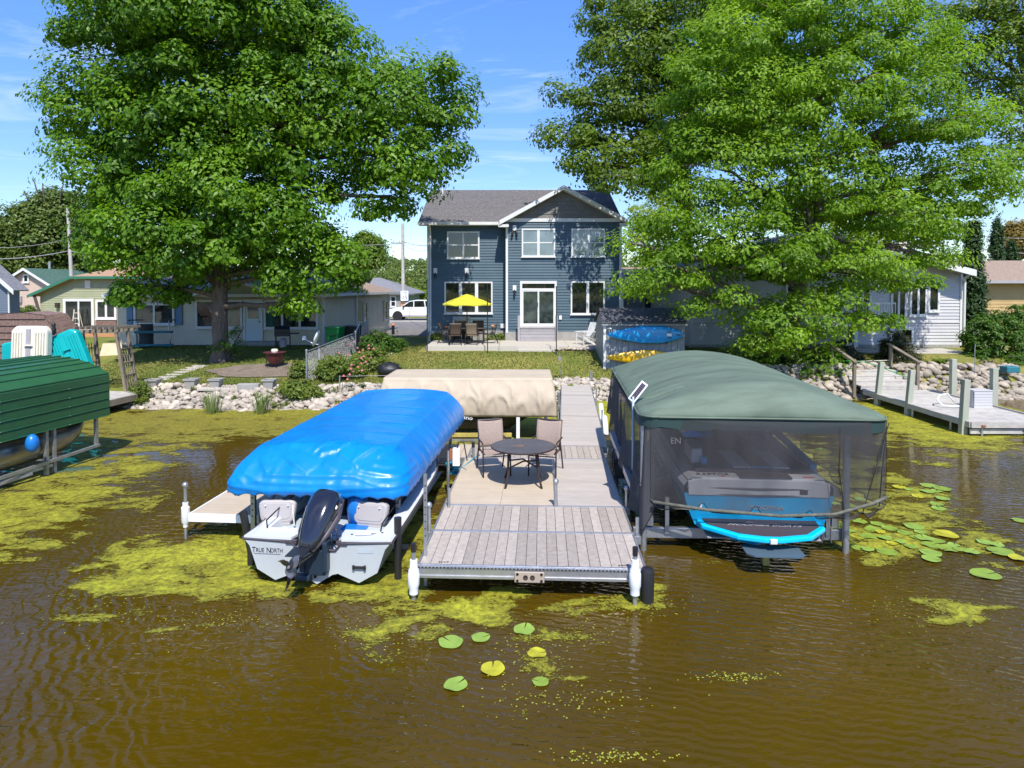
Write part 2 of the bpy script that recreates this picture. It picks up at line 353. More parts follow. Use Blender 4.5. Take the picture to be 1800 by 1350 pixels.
# murky pond water
def wm():
    m = bpy.data.materials.new('murky pond water'); m.use_nodes = True; t = m.node_tree; b = t.nodes['Principled BSDF']
    b.inputs['Roughness'].default_value = .015; b.inputs['IOR'].default_value = 1.33; b.inputs['Specular IOR Level'].default_value = .5
    g = N(t, 'ShaderNodeNewGeometry'); s = N(t, 'ShaderNodeSeparateXYZ'); t.links.new(g.outputs['Position'], s.inputs[0])
    n = N(t, 'ShaderNodeTexNoise'); n.inputs['Scale'].default_value = .35; n.inputs['Detail'].default_value = 6; t.links.new(g.outputs['Position'], n.inputs[0])
    mr = N(t, 'ShaderNodeMapRange'); mr.inputs[1].default_value = .3; mr.inputs[2].default_value = .7; t.links.new(n.outputs[0], mr.inputs[0])
    x = N(t, 'ShaderNodeMix', data_type='RGBA'); t.links.new(mr.outputs[0], x.inputs[0]); x.inputs[6].default_value = (.052, .032, .0013, 1); x.inputs[7].default_value = (.080, .049, .0022, 1)
    t.links.new(x.outputs[2], b.inputs['Base Color'])
    def rip(rot, scl, sc, det, rough, dist):
        mp = N(t, 'ShaderNodeMapping'); mp.inputs['Rotation'].default_value = (0, 0, R(rot)); mp.inputs['Scale'].default_value = scl; t.links.new(g.outputs['Position'], mp.inputs[0])
        q = N(t, 'ShaderNodeTexNoise'); q.inputs['Scale'].default_value = sc; q.inputs['Detail'].default_value = det; q.inputs['Roughness'].default_value = rough; q.inputs['Distortion'].default_value = dist
        t.links.new(mp.outputs[0], q.inputs[0]); return q.outputs[0]
    a = rip(38, (1.0, 2.9, 1), 2.7, 3, .5, .9); c = rip(-24, (.8, 2.9, 1), 2.9, 3, .5, 1.0)
    big = rip(0, (1, 1, 1), .22, 2, .5, 0)
    k = N(t, 'ShaderNodeMapRange'); k.inputs[1].default_value = .42; k.inputs[2].default_value = .58; t.links.new(big, k.inputs[0])
    mixf = N(t, 'ShaderNodeMix'); t.links.new(k.outputs[0], mixf.inputs[0]); t.links.new(a, mixf.inputs[2]); t.links.new(c, mixf.inputs[3])
    fy = N(t, 'ShaderNodeMapRange'); fy.inputs[1].default_value = 8.5; fy.inputs[2].default_value = 15; fy.inputs[3].default_value = 1.0; fy.inputs[4].default_value = .12; t.links.new(s.outputs[1], fy.inputs[0])
    pat_ = N(t, 'ShaderNodeMapRange'); pat_.inputs[1].default_value = .38; pat_.inputs[2].default_value = .62; pat_.inputs[3].default_value = .35; pat_.inputs[4].default_value = 1.15; t.links.new(rip(0, (1, 1, 1), .30, 1, .5, 0), pat_.inputs[0])
    bp = N(t, 'ShaderNodeBump'); bp.inputs['Distance'].default_value = .07; t.links.new(M_(t, 'MULTIPLY', fy.outputs[0], pat_.outputs[0]), bp.inputs['Strength']); 
    def bands(rot, sc, ds):
        mp = N(t, 'ShaderNodeMapping'); mp.inputs['Rotation'].default_value = (0, 0, R(rot)); t.links.new(g.outputs['Position'], mp.inputs[0])
        q = N(t, 'ShaderNodeTexWave', wave_type='BANDS', bands_direction='X'); q.inputs['Scale'].default_value = sc; q.inputs['Distortion'].default_value = ds; q.inputs['Detail'].default_value = 2.5; q.inputs['Detail Scale'].default_value = 1.3; q.inputs['Detail Roughness'].default_value = .55
        t.links.new(mp.outputs[0], q.inputs[0]); return q.outputs['Fac']
    wa = bands(-30, 2.0, 9.0); wb = bands(-74, 2.5, 6.5); sxm = N(t, 'ShaderNodeMapRange'); t.links.new(M_(t, 'ADD', s.outputs[0], M_(t, 'MULTIPLY', k.outputs[0], 2.0)), sxm.inputs[0]); sxm.inputs[1].default_value = -2.2; sxm.inputs[2].default_value = 1.8
    wm_ = N(t, 'ShaderNodeMix'); t.links.new(sxm.outputs[0], wm_.inputs[0]); t.links.new(wa, wm_.inputs[2]); t.links.new(wb, wm_.inputs[3])
    hh = M_(t, 'ADD', M_(t, 'MULTIPLY', mixf.outputs[0], .45), M_(t, 'MULTIPLY', wm_.outputs[0], .125)); t.links.new(hh, bp.inputs['Height']); t.links.new(bp.outputs[0], b.inputs['Normal'])
    return m
m_water = wm()
b = MB(); b.face((-500, -500, 0), (500, -500, 0), (500, 30, 0), (-500, 30, 0)).build('water', m_water)['kind'] = 'structure'

BL = [  # photograph spots of floating weed: px, py, half width, half height, cover, brownness
 (380, 738, 330, 26, .95, .75), (250, 775, 160, 25, .68, .6), (560, 760, 120, 25, .62, .6), (130, 830, 170, 40, .72, .35), (60, 890, 130, 55, .85, .2), (20, 960, 90, 45, .75, .1), (230, 880, 70, 25, .5, .3),
 (560, 790, 60, 22, .6, .5), (480, 720, 160, 14, 1, .4),
 (330, 990, 170, 48, .9, 0), (250, 960, 60, 22, .6, 0), (420, 950, 80, 55, .85, .1), (430, 1040, 120, 24, .72, .15), (170, 1040, 80, 16, .48, 0), (210, 1075, 90, 22, .5, 0), (260, 1030, 90, 22, .68, 0), (120, 1080, 50, 14, .4, 0), (600, 1035, 80, 22, .7, .2),
 (690, 1030, 60, 40, .8, .1), (735, 960, 60, 90, .75, .3), (690, 900, 60, 80, .7, .4), (790, 800, 60, 60, .6, .4), (700, 1065, 80, 22, .62, .05), (720, 1095, 60, 25, .6, 0), (640, 1125, 70, 20, .52, 0), (680, 1150, 60, 20, .45, 0),
 (830, 1070, 88, 26, 1.0, 0), (890, 1045, 50, 14, .7, 0), (760, 1110, 40, 20, .5, 0), (920, 1130, 30, 26, .52, 0), (940, 1165, 32, 30, .6, .1), (1000, 1195, 50, 10, .5, 0), (1010, 1215, 40, 10, .5, 0), (960, 1120, 40, 15, .4, 0),
 (1080, 1062, 90, 16, .72, 0), (1000, 1070, 60, 12, .58, 0), (1150, 1030, 26, 9, .6, 0), (1130, 1050, 50, 12, .66, 0), (1010, 1118, 60, 12, .52, 0), (1070, 1130, 45, 7, .5, 0), (1180, 1058, 25, 5, .5, 0),
 (1640, 1060, 55, 12, .62, 0), (1680, 1085, 55, 20, .72, 0), (1600, 1040, 40, 7, .5, 0), (1750, 1070, 60, 5, .5, 0), (1770, 1125, 22, 5, .55, 0),
 (1265, 1190, 20, 5, .55, 0), (300, 1108, 30, 7, .5, 0), (370, 1100, 30, 4, .45, 0), (1090, 1335, 30, 6, .5, 0), (925, 1255, 14, 7, .52, 0),
 (1510, 950, 60, 36, .85, 0), (1580, 955, 70, 25, .7, 0), (1660, 950, 60, 16, .6, 0), (1540, 985, 40, 12, .7, 0), (1720, 965, 60, 12, .5, 0), (1480, 830, 110, 100, .68, .1), (1560, 890, 60, 20, .35, .1),
 (1600, 740, 110, 42, 1.0, .25), (1640, 780, 110, 14, .6, .2), (1560, 700, 80, 18, 1, 0), (1700, 765, 130, 8, .62, .1), (1620, 812, 60, 9, .5, .1), (1720, 800, 90, 8, .35, .2), (1780, 715, 60, 16, .8, .3),
 (1070, 715, 46, 40, 1.2, -.3), (960, 745, 60, 26, 1.2, -.3), (870, 770, 130, 20, .8, .2), (1130, 770, 40, 40, .9, 0), (1200, 900, 60, 40, .5, .2), (1240, 985, 35, 8, .42, .2), (800, 1000, 60, 20, .6, .2)]
WB = []
for (px, py, rx, ry, cv, br) in BL:
    x, y = at(px, py, 0); WB.append((x, y, rx * y / FP, ry * y * y / (CAMZ * FP), cv, br))
def cover(x, y):
    c = 0; w = 0; br = 0
    for (bx, by, rx, ry, cv, bb) in WB:
        d = sqrt(((x - bx) / rx) ** 2 + ((y - by) / ry) ** 2)
        if d < 1.45:
            k = cv * (1 - sstep(.55, 1.45, d)); c = max(c, k) + .12 * min(c, k); w += k; br += k * bb
    return c, (br / w if w else 0)
def weed():
    st = .11; X = np.arange(-17, 17, st); Y = np.arange(5.2, 24.6, st); cv = np.zeros((len(Y), len(X))); wt = np.zeros_like(cv); br = np.zeros_like(cv)
    XX, YY = np.meshgrid(X, Y)
    for (bx, by, rx, ry, c0, bb) in WB:
        d = np.sqrt(((XX - bx) / rx) ** 2 + ((YY - by) / ry) ** 2); q = np.clip((d - .55) / .9, 0, 1); k = c0 * (1 - q * q * (3 - 2 * q))
        cv = np.maximum(cv, k) + .12 * np.minimum(cv, k); wt += k; br += k * bb
    br = br / np.maximum(wt, 1e-6)
    keep = cv > .06; idx = -np.ones(cv.shape, int); fk = keep[:-1, :-1] | keep[1:, :-1] | keep[:-1, 1:] | keep[1:, 1:]
    use = np.zeros(cv.shape, bool); use[:-1, :-1] |= fk; use[1:, :-1] |= fk; use[:-1, 1:] |= fk; use[1:, 1:] |= fk
    idx[use] = np.arange(use.sum()); iy, ix = np.nonzero(fk)
    F = np.stack([idx[iy, ix], idx[iy, ix + 1], idx[iy + 1, ix + 1], idx[iy + 1, ix]], 1)
    V = np.stack([XX[use], YY[use], np.full(use.sum(), .006)], 1)
    me = bpy.data.meshes.new('algae_mat'); me.from_pydata(V.tolist(), [], F.tolist())
    a = me.attributes.new('cov', 'FLOAT', 'POINT'); a.data.foreach_set('value', cv[use].astype(np.float32)); a = me.attributes.new('brown', 'FLOAT', 'POINT'); a.data.foreach_set('value', br[use].astype(np.float32))
    m = bpy.data.materials.new('floating algae'); m.use_nodes = True; t = m.node_tree; b = t.nodes['Principled BSDF']; b.inputs['Roughness'].default_value = .7; b.inputs['Specular IOR Level'].default_value = .3
    g = N(t, 'ShaderNodeNewGeometry')
    def nz(sc, d, r, scl=(1, 1, 1), loc=0):
        mp = N(t, 'ShaderNodeMapping'); mp.inputs['Scale'].default_value = scl; mp.inputs['Location'].default_value = (loc, loc, 0); t.links.new(g.outputs['Position'], mp.inputs[0])
        n = N(t, 'ShaderNodeTexNoise'); n.inputs['Scale'].default_value = sc; n.inputs['Detail'].default_value = d; n.inputs['Roughness'].default_value = r; n.inputs['Distortion'].default_value = .5; t.links.new(mp.outputs[0], n.inputs[0]); return n.outputs[0]
    at_ = N(t, 'ShaderNodeAttribute', attribute_name='cov'); ab = N(t, 'ShaderNodeAttribute', attribute_name='brown')
    v1 = nz(1.5, 12, .74, (.8, 1.3, 1)); v2 = nz(22, 4, .7)
    q = M_(t, 'ADD', at_.outputs['Fac'], M_(t, 'MULTIPLY', M_(t, 'SUBTRACT', v1, .5), 4.0)); q = M_(t, 'ADD', q, M_(t, 'MULTIPLY', M_(t, 'SUBTRACT', v2, .5), 1.1))
    mr = N(t, 'ShaderNodeMapRange'); t.links.new(q, mr.inputs[0]); mr.inputs[1].default_value = .50; mr.inputs[2].default_value = .58
    al = mr.outputs[0]
    dens = N(t, 'ShaderNodeMapRange'); t.links.new(q, dens.inputs[0]); dens.inputs[1].default_value = .45; dens.inputs[2].default_value = 1.15
    def mixc(f, A, B):
        x = N(t, 'ShaderNodeMix', data_type='RGBA'); x.clamp_factor = True; t.links.new(f, x.inputs[0])
        for i, c in ((6, A), (7, B)):
            if isinstance(c, tuple): x.inputs[i].default_value = (*c, 1)
            else: t.links.new(c, x.inputs[i])
        return x.outputs[2]
    c = mixc(dens.outputs[0], (.15, .13, .010), (.40, .40, .025))
    c = mixc(ab.outputs['Fac'], c, (.20, .155, .018))
    d2 = N(t, 'ShaderNodeMapRange'); t.links.new(nz(9, 8, .75, loc=5), d2.inputs[0]); d2.inputs[1].default_value = .42; d2.inputs[2].default_value = .58; d2.inputs[3].default_value = .6; d2.inputs[4].default_value = 0
    c = mixc(d2.outputs[0], c, (.045, .05, .008))
    t.links.new(c, b.inputs['Base Color'])
    bp = N(t, 'ShaderNodeBump'); bp.inputs['Strength'].default_value = .7; bp.inputs['Distance'].default_value = .03; t.links.new(v2, bp.inputs['Height']); t.links.new(bp.outputs[0], b.inputs['Normal'])
    t.links.new(al, b.inputs['Alpha']); me.materials.append(m)
    o = bpy.data.objects.new('algae_mat', me); C.objects.link(o); tag(o, kind='stuff')
weed()

# ------------------------------------------------------------------ leaves, as real faces
def leafmat(name, c1, c2, trans=.42, rough=.42):
    m = bpy.data.materials.new(name); m.use_nodes = True; t = m.node_tree; b = t.nodes['Principled BSDF']; b.inputs['Roughness'].default_value = rough; b.inputs['Specular IOR Level'].default_value = .3
    a = N(t, 'ShaderNodeAttribute', attribute_name='tint'); x = N(t, 'ShaderNodeMix', data_type='RGBA'); t.links.new(a.outputs['Fac'], x.inputs[0]); x.inputs[6].default_value = (*c1, 1); x.inputs[7].default_value = (*c2, 1)
    t.links.new(x.outputs[2], b.inputs['Base Color'])
    tr = N(t, 'ShaderNodeBsdfTranslucent'); sc = N(t, 'ShaderNodeVectorMath', operation='MULTIPLY'); t.links.new(x.outputs[2], sc.inputs[0]); sc.inputs[1].default_value = (1.7, 1.7, .8); t.links.new(sc.outputs[0], tr.inputs[0])
    ms = N(t, 'ShaderNodeMixShader'); ms.inputs[0].default_value = trans; t.links.new(b.outputs[0], ms.inputs[1]); t.links.new(tr.outputs[0], ms.inputs[2]); t.links.new(ms.outputs[0], t.nodes['Material Output'].inputs[0])
    return m
L_hick = leafmat('deep green leaf', (.034, .108, .006), (.19, .34, .016))
L_maple = leafmat('bright green maple leaf', (.070, .16, .009), (.27, .42, .03), .48)
L_oak = leafmat('dull oak leaf', (.055, .11, .010), (.18, .26, .025))
L_yg = leafmat('yellow green leaf', (.16, .25, .012), (.32, .40, .03), .45)
L_far = leafmat('far leaf', (.05, .095, .015), (.15, .20, .035), .3)
L_dark = leafmat('dark evergreen leaf', (.016, .045, .012), (.05, .10, .022), .2)
L_bush = leafmat('glossy bush leaf', (.035, .09, .012), (.11, .21, .025))
L_yew = leafmat('clipped yew needle', (.022, .030, .010), (.075, .075, .022), .15)
L_orange = leafmat('orange olive leaf', (.12, .10, .02), (.28, .20, .05), .3)
L_gard = leafmat('garden leaf', (.07, .12, .015), (.20, .25, .04), .35)
def leaves(name, m, parent, P, Nrm, size, tint, origin=(0, 0, 0), fold=.25, wid=.55, droop=.35):
    n = len(P); P = P - np.array(origin)
    Nrm = Nrm / np.linalg.norm(Nrm, axis=1, keepdims=True)
    r = rng.normal(size=(n, 3)); r[:, 2] -= droop; d = r - Nrm * (r * Nrm).sum(1, keepdims=True); d /= np.linalg.norm(d, axis=1, keepdims=True) + 1e-9
    s = np.cross(Nrm, d); L = (size * (.7 + .6 * rng.random(n)))[:, None]
    A = P - d * L * .5; B = P + s * L * wid * .5 + Nrm * L * fold * .3; T = P + d * L * .5 - Nrm * L * fold * .25; D = P - s * L * wid * .5 + Nrm * L * fold * .3
    V = np.stack([A, B, T, D], 1).reshape(-1, 3); i = np.arange(n) * 4
    F = np.stack([i, i + 1, i + 2, i, i + 2, i + 3], 1).reshape(-1)
    me = bpy.data.meshes.new(name); me.vertices.add(n * 4); me.vertices.foreach_set('co', V.astype(np.float32).ravel()); me.loops.add(n * 6); me.loops.foreach_set('vertex_index', F.astype(np.int32))
    me.polygons.add(n * 2); me.polygons.foreach_set('loop_start', np.arange(0, n * 6, 3, dtype=np.int32)); me.update(calc_edges=True)
    a = me.attributes.new('tint', 'FLOAT', 'FACE'); a.data.foreach_set('value', np.repeat(tint, 2).astype(np.float32)); me.materials.append(m); me.validate()
    o = bpy.data.objects.new(name, me); C.objects.link(o); o.parent = parent; return o
def clumps(blobs, k, inner=.15, dmin=0):
    """clump centres and outward directions near the surface of a set of ellipsoids"""
    A = np.array([(b[3] * b[4] + b[3] * b[5] + b[4] * b[5]) for b in blobs]); w = A / A.sum(); out = []; dirs = []; bi = []
    for j, b in enumerate(blobs):
        n = max(3, int(k * w[j])); u = rng.normal(size=(n, 3)); u /= np.linalg.norm(u, axis=1, keepdims=True); u[:, 2] = np.where(u[:, 2] < -.8, -u[:, 2] * .6, u[:, 2])
        rr = .72 + .33 * rng.random(n) ** .8; q = rng.random(n) < inner; rr[q] = .25 + .45 * rng.random(q.sum()); lob = 1 + .10 * np.sin(u[:, 0] * 7 + j) * np.sin(u[:, 2] * 6 + j * 2)
        c = np.array(b[:3]) + u * np.array(b[3:6]) * (rr * lob)[:, None]
        ok = np.ones(n, bool)
        for i2, b2 in enumerate(blobs):
            if i2 == j: continue
            d = np.sqrt((((c - np.array(b2[:3])) / np.array(b2[3:6])) ** 2).sum(1)); ok &= (d > .68) | (rng.random(n) < inner)
        out.append(c[ok]); dirs.append(u[ok]); bi += [j] * ok.sum()
    c, u, bi = np.concatenate(out), np.concatenate(dirs), np.array(bi)
    if dmin:
        keep = []; K = np.zeros((0, 3)); C2 = np.empty((len(c), 3)); m = 0
        for i in rng.permutation(len(c)):
            if m == 0 or ((C2[:m] - c[i]) ** 2).sum(1).min() > dmin * dmin: C2[m] = c[i]; m += 1; keep.append(i)
        c, u, bi = c[keep], u[keep], bi[keep]
    return c, u, bi
def crown(name, m, parent, blobs, k, per, cs, leaf, origin, flat=.55, inner=.15, up=.7, seed=0, cen=None, wid=.55, tb=0., droop=.35, shell=.45, dmin=0):
    c, d, bi = clumps(blobs, k, inner, dmin) if cen is None else cen
    n = len(c); csz = cs * (.6 + .8 * rng.random(n)); ct = rng.random(n)
    q = np.repeat(np.arange(n), per); m_ = len(q); off = rng.normal(size=(m_, 3)); off /= np.linalg.norm(off, axis=1, keepdims=True); off *= (rng.random(m_) ** shell)[:, None] * (1 + .22 * np.sin(off[:, 0] * 5 + q * 1.7) * np.sin(off[:, 1] * 4 + q * .9) + .15 * np.sin(off[:, 2] * 6 + q * 2.3))[:, None]
    P = c[q] + off * np.array([1, 1, flat]) * csz[q][:, None]
    P[:, 2] -= .25 * (off[:, 0] ** 2 + off[:, 1] ** 2) * csz[q]
    Nn = off * (.7 if shell > .4 else 1.1) + d[q] * .4 + np.array([0, -.12, up]) + rng.normal(size=(m_, 3)) * .38
    t = np.clip(.45 * ct[q] + .55 * rng.random(m_) + tb, 0, 1)
    return leaves(name, m, parent, P, Nn, leaf, t, origin, wid=wid, droop=droop), (c, d, bi)
def pxblob(px, py, rx, ry, Y, dY=None):
    x, z = atY(px, py, Y); return (x, Y, z, rx * Y / FP, (dY or rx * Y / FP * .9), ry * Y / FP)
def branch(parent, a, b_, r0, r1, m, origin, wob=.25, n=7, name='branch'):
    a = Vector(a); b_ = Vector(b_); L = (b_ - a).length; pts = []
    for i in range(n + 1):
        t = i / n; p = a.lerp(b_, t); w = sin(pi * t) * L * wob * .35
        p += Vector((fb((t * 2 + a.x, a.y, 1)), fb((t * 2, b_.x, 5)), .5 * fb((t * 2, b_.z, 9)))) * w; pts.append(p - Vector(origin))
    return MB().tube(pts, [r0 + (r1 - r0) * (i / n) ** .8 for i in range(n + 1)], 8).build(name, m, parent, smooth=True)
def trunk(parent, pts, radii, m, origin, flare=True, seg=18):
    pts = [Vector(p) for p in pts]; P = []; rr = []
    for i in range(len(pts) - 1):
        for k in range(8): P.append(pts[i].lerp(pts[i + 1], k / 8)); rr.append(radii[i] + (radii[i + 1] - radii[i]) * k / 8)
    P.append(pts[-1]); rr.append(radii[-1]); b = MB(); G = []
    for i, (p, r) in enumerate(zip(P, rr)):
        row = []
        for k in range(seg):
            a = 2 * pi * k / seg; h = (p - P[0]).length; fl = 1 + (.55 * max(0, 1 - h / .9) ** 2 * (1 + .5 * sin(a * 5)) if flare else 0)
            q = r * fl * (1 + .13 * fb((cos(a) * 1.2, sin(a) * 1.2, h * .35), 2.2)); row.append(p + Vector((cos(a) * q, sin(a) * q, 0)) - Vector(origin))
        G.append(row)
    return b.grid(G, closed=True).build('trunk', m, parent, smooth=True)
def tree(name, label, loc, tpts, rad, bark, blobs, lm, k, per, cs, leaf, group=None, limbs=True, **kw):
    t = thing(name, label, 'tree', loc, group=group); o = loc
    trunk(t, tpts, rad, bark, o)
    cr, (c, d, bi) = crown('crown', lm, t, blobs, k, per, cs, leaf, o, **kw)
    if limbs:
        T = [Vector(p) for p in tpts]
        for j, b in enumerate(blobs):
            bc = Vector(b[:3]); near = min((T[i].lerp(T[i + 1], s_ / 6) for i in range(len(T) - 1) for s_ in range(7)), key=lambda p: (p - (bc - Vector((0, 0, b[5] * .9)))).length if p.z < bc.z + 1 else 99)
            if near.z < T[0].z + 2.2: near = T[0].lerp(T[1], min(1, 2.6 / max(.1, (T[1] - T[0]).length)))
            r = max(.05, rad[-1] * 1.1); branch(t, near, bc, r, r * .5, bark, o)
            sel = np.nonzero(bi == j)[0]
            if len(sel):
                tw = MB()
                for q in rng.choice(sel, min(len(sel), 12), replace=False):
                    p0 = near.lerp(bc, .35 + .65 * rng.random()); p1 = Vector(c[q]); mid = p0.lerp(p1, .5) + Vector((0, 0, .2)); tw.tube([p0 - Vector(o), mid - Vector(o), p1 - Vector(o)], [r * .35, r * .22, .012], 5)
                tw.build('branch', bark, t, smooth=True)
    return t

YT = 27.9; gx, gz = atY(388, 640, YT); gz = ground(gx, YT) - .1
tx = lambda px, py, Y=YT: (atY(px, py, Y)[0], Y, atY(px, py, Y)[1])
tree('hickory_tree', 'huge deep green hickory tree standing in front of the beige ranch house', (gx, YT, gz),
     [(gx, YT, gz), tx(386, 520), tx(385, 420), tx(400, 300), tx(420, 160), tx(440, 20)], [.33, .30, .28, .24, .18, .12], m_bark,
     [pxblob(360, 190, 150, 120, YT), pxblob(520, 200, 130, 130, YT), pxblob(390, 20, 190, 110, YT), pxblob(220, 60, 90, 60, YT), pxblob(190, 200, 85, 80, YT), pxblob(190, 20, 80, 45, YT),
      pxblob(250, 300, 110, 90, YT), pxblob(420, 350, 150, 90, YT), pxblob(540, 80, 100, 90, YT), pxblob(680, 170, 85, 70, YT), pxblob(760, 190, 60, 95, YT), pxblob(700, 270, 85, 70, YT), pxblob(690, 345, 48, 45, YT),
      pxblob(280, 430, 100, 75, YT - 1.4), pxblob(190, 390, 45, 50, YT), pxblob(255, 500, 60, 30, YT - 1.0), pxblob(400, 415, 110, 50, YT - 1.2), pxblob(530, 420, 80, 65, YT), pxblob(580, 450, 45, 60, YT - .5), pxblob(490, 465, 50, 28, YT - .8), pxblob(530, 530, 28, 20, YT - .9), pxblob(610, 230, 70, 80, YT), pxblob(430, 160, 150, 140, YT, 2.0)],
     L_hick, 7000, 600, 1.02, .205, wid=.58, flat=.74, shell=.26, up=.6, inner=.14, dmin=1.22)
# small growth at the foot of the hickory
t = thing('sapling', 'young leafy sapling leaning right at the foot of the hickory trunk', 'sapling', (gx + .3, YT - .3, gz + .05))
o = (gx + .3, YT - .3, gz + .05)
branch(t, o, tx(428, 575, YT - .3), .045, .02, m_barkd, o, name='stem', wob=.1); branch(t, o, tx(400, 600, YT - .4), .03, .012, m_barkd, o, name='stem')
crown('crown', L_bush, t, [pxblob(405, 605, 22, 22, YT - .4), pxblob(420, 585, 12, 14, YT - .4), pxblob(378, 612, 8, 10, YT - .5)], 26, 22, .24, .11, o)

YO = 33.2; ox, oz = atY(1210, 610, YO); oz = ground(ox, YO) - .1; tp = lambda px, py, Y: (atY(px, py, Y)[0], Y, atY(px, py, Y)[1])
tree('oak_tree', 'tall dark oak whose crown overhangs the right end of the blue house roof', (ox, YO, oz),
     [(ox, YO, oz), tp(1212, 500, YO), tp(1205, 380, YO), tp(1200, 260, YO), tp(1230, 120, YO), tp(1260, 0, YO)], [.30, .29, .27, .22, .18, .14], m_barkd,
     [pxblob(1110, 90, 85, 75, YO - 1), pxblob(1090, 190, 80, 70, YO - 1), pxblob(1180, 130, 100, 110, YO), pxblob(1015, 240, 62, 38, YO - 1.5), pxblob(1080, 270, 70, 45, YO - 1.5), pxblob(1170, 255, 70, 60, YO - 1), pxblob(1240, 30, 130, 90, YO), pxblob(1090, 20, 60, 50, YO), pxblob(1090, 312, 45, 18, YO - 3.2), pxblob(1040, 285, 38, 20, YO - 2.6), pxblob(1120, 320, 30, 14, 28.5), pxblob(1300, 190, 100, 110, YO + 1), pxblob(990, 170, 25, 22, YO - 1)],
     L_oak, 4000, 330, .90, .20, inner=.12, wid=.6, shell=.28, up=.5, flat=.75, dmin=1.15)
mx_, mz_ = atY(1390, 655, 26.4); mz_ = ground(mx_, 26.4) - .1; YM = 26.4
tree('maple_tree', 'big bright green silver maple spreading in front of the grey sided house', (mx_, YM, mz_),
     [(mx_, YM, mz_), tp(1395, 560, YM), tp(1415, 470, YM), tp(1440, 380, YM), tp(1430, 250, YM), tp(1450, 100, YM)], [.26, .24, .22, .19, .15, .1], m_bark,
     [pxblob(1330, 90, 130, 80, YM), pxblob(1480, 70, 130, 90, YM), pxblob(1270, 160, 110, 80, YM), pxblob(1590, 110, 90, 90, YM), pxblob(1400, 190, 140, 90, YM - .5), pxblob(1560, 220, 130, 80, YM), pxblob(1680, 220, 70, 60, YM), pxblob(1710, 300, 75, 38, YM), pxblob(1640, 330, 100, 50, YM), pxblob(1560, 370, 110, 50, YM), pxblob(1270, 290, 110, 80, YM - .5), pxblob(1400, 320, 120, 80, YM - .5), pxblob(1230, 400, 100, 60, YM - .8), pxblob(1340, 440, 110, 70, YM - 1.2), pxblob(1180, 468, 78, 30, YM - 1), pxblob(1122, 492, 30, 16, YM - 1), pxblob(1262, 520, 68, 36, YM - 1.2), pxblob(1370, 560, 85, 50, YM - 1), pxblob(1340, 612, 42, 24, YM - 1.1), pxblob(1470, 460, 90, 45, YM - .8), pxblob(1480, 535, 70, 30, YM - .8), pxblob(1580, 495, 50, 12, YM - 1), pxblob(1530, 560, 34, 8, YM - 1), pxblob(1650, 452, 45, 6, YM - .6), pxblob(1400, 20, 130, 70, YM), pxblob(1110, 428, 32, 14, YM - 1), pxblob(1440, 620, 30, 20, YM - .6)],
     L_maple, 8000, 400, .92, .17, inner=.14, flat=.50, wid=.5, droop=.8, shell=.3, up=.7, dmin=1.04)
tree('locust_tree', 'dark loose tree at the upper right edge behind the maple', (*at(1900, 560, 1.2), 1.1), [(*at(1900, 560, 1.2), 1.1), tp(1860, 300, 50), tp(1800, 120, 50), tp(1780, 0, 50)], [.4, .36, .28, .18], m_barkd,
     [pxblob(1740, 90, 90, 80, 49), pxblob(1790, 190, 70, 60, 49), pxblob(1730, 20, 100, 50, 49), pxblob(1800, 270, 45, 40, 49), pxblob(1680, 130, 60, 80, 50)], L_oak, 330, 70, 1.25, .3, inner=.1, wid=.5)
bx_, by_ = at(1160, 570, 1.2)
tree('linden_tree', 'yellow green tree between the blue house and the oak trunk', (bx_, by_, 1.1), [(bx_, by_, 1.1), tp(1160, 450, by_), tp(1150, 380, by_)], [.16, .14, .08], m_barkd,
     [pxblob(1150, 380, 42, 42, by_), pxblob(1180, 350, 45, 30, by_), pxblob(1135, 430, 50, 40, by_), pxblob(1170, 470, 60, 40, by_)], L_yg, 200, 60, .7, .2)
ax_, ay_ = at(1540, 560, 1.2)
tree('ash_tree', 'yellow olive tree rising behind the roof of the grey sided house', (ax_, ay_, 1.1), [(ax_, ay_, 1.1), tp(1560, 480, ay_), tp(1580, 400, ay_)], [.3, .25, .15], m_barkd,
     [pxblob(1640, 400, 62, 48, ay_), pxblob(1560, 400, 70, 40, ay_), pxblob(1500, 380, 90, 60, ay_), pxblob(1420, 400, 90, 70, ay_)], L_yg, 260, 60, 1.1, .34, tb=-.25)
# distant trees on the left, at the right edge, and the wooded hill
for i, (px, py, rx, ry, Y, lab, lm) in enumerate([(60, 420, 75, 62, 62, 'olive green tree behind the pink house, left of the utility pole', L_far), (15, 440, 50, 60, 66, 'dark olive tree at the left edge behind the pink house', L_far), (140, 410, 50, 70, 64, 'dark green tree right behind the left utility pole', L_far), (95, 365, 36, 34, 63, 'spiky topped tree with bare branch tips behind the pink house', L_far), (645, 440, 26, 30, 70, 'small loose tree left of the utility pole with the speed sign', L_oak), (1790, 420, 26, 26, 60, 'orange olive tree at the far right edge above the brown house', L_orange)]):
    x, z = atY(px, py, Y)
    tree('background_tree', lab, (x, Y, 1.1), [(x, Y, 1.1), (x, Y, z * .6), (x, Y, z)], [.4, .3, .2], m_barkd,
         [(x, Y, z, rx * Y / FP, rx * Y / FP * .8, ry * Y / FP), (x - rx * Y / FP * .5, Y - 1, z - ry * Y / FP * .4, rx * Y / FP * .6, rx * Y / FP * .6, ry * Y / FP * .6), (x + rx * Y / FP * .5, Y - .5, z - ry * Y / FP * .5, rx * Y / FP * .6, rx * Y / FP * .5, ry * Y / FP * .6)],
         lm, 260, 70, 1.1, .34, group='trees far behind the houses', limbs=False)
t = thing('bare_tree', 'dead tree with bare twisted branch tips sticking out above the far left crowns', 'tree', (*atY(90, 420, 62)[:1], 62, 1.1)); o = tuple(t.location)
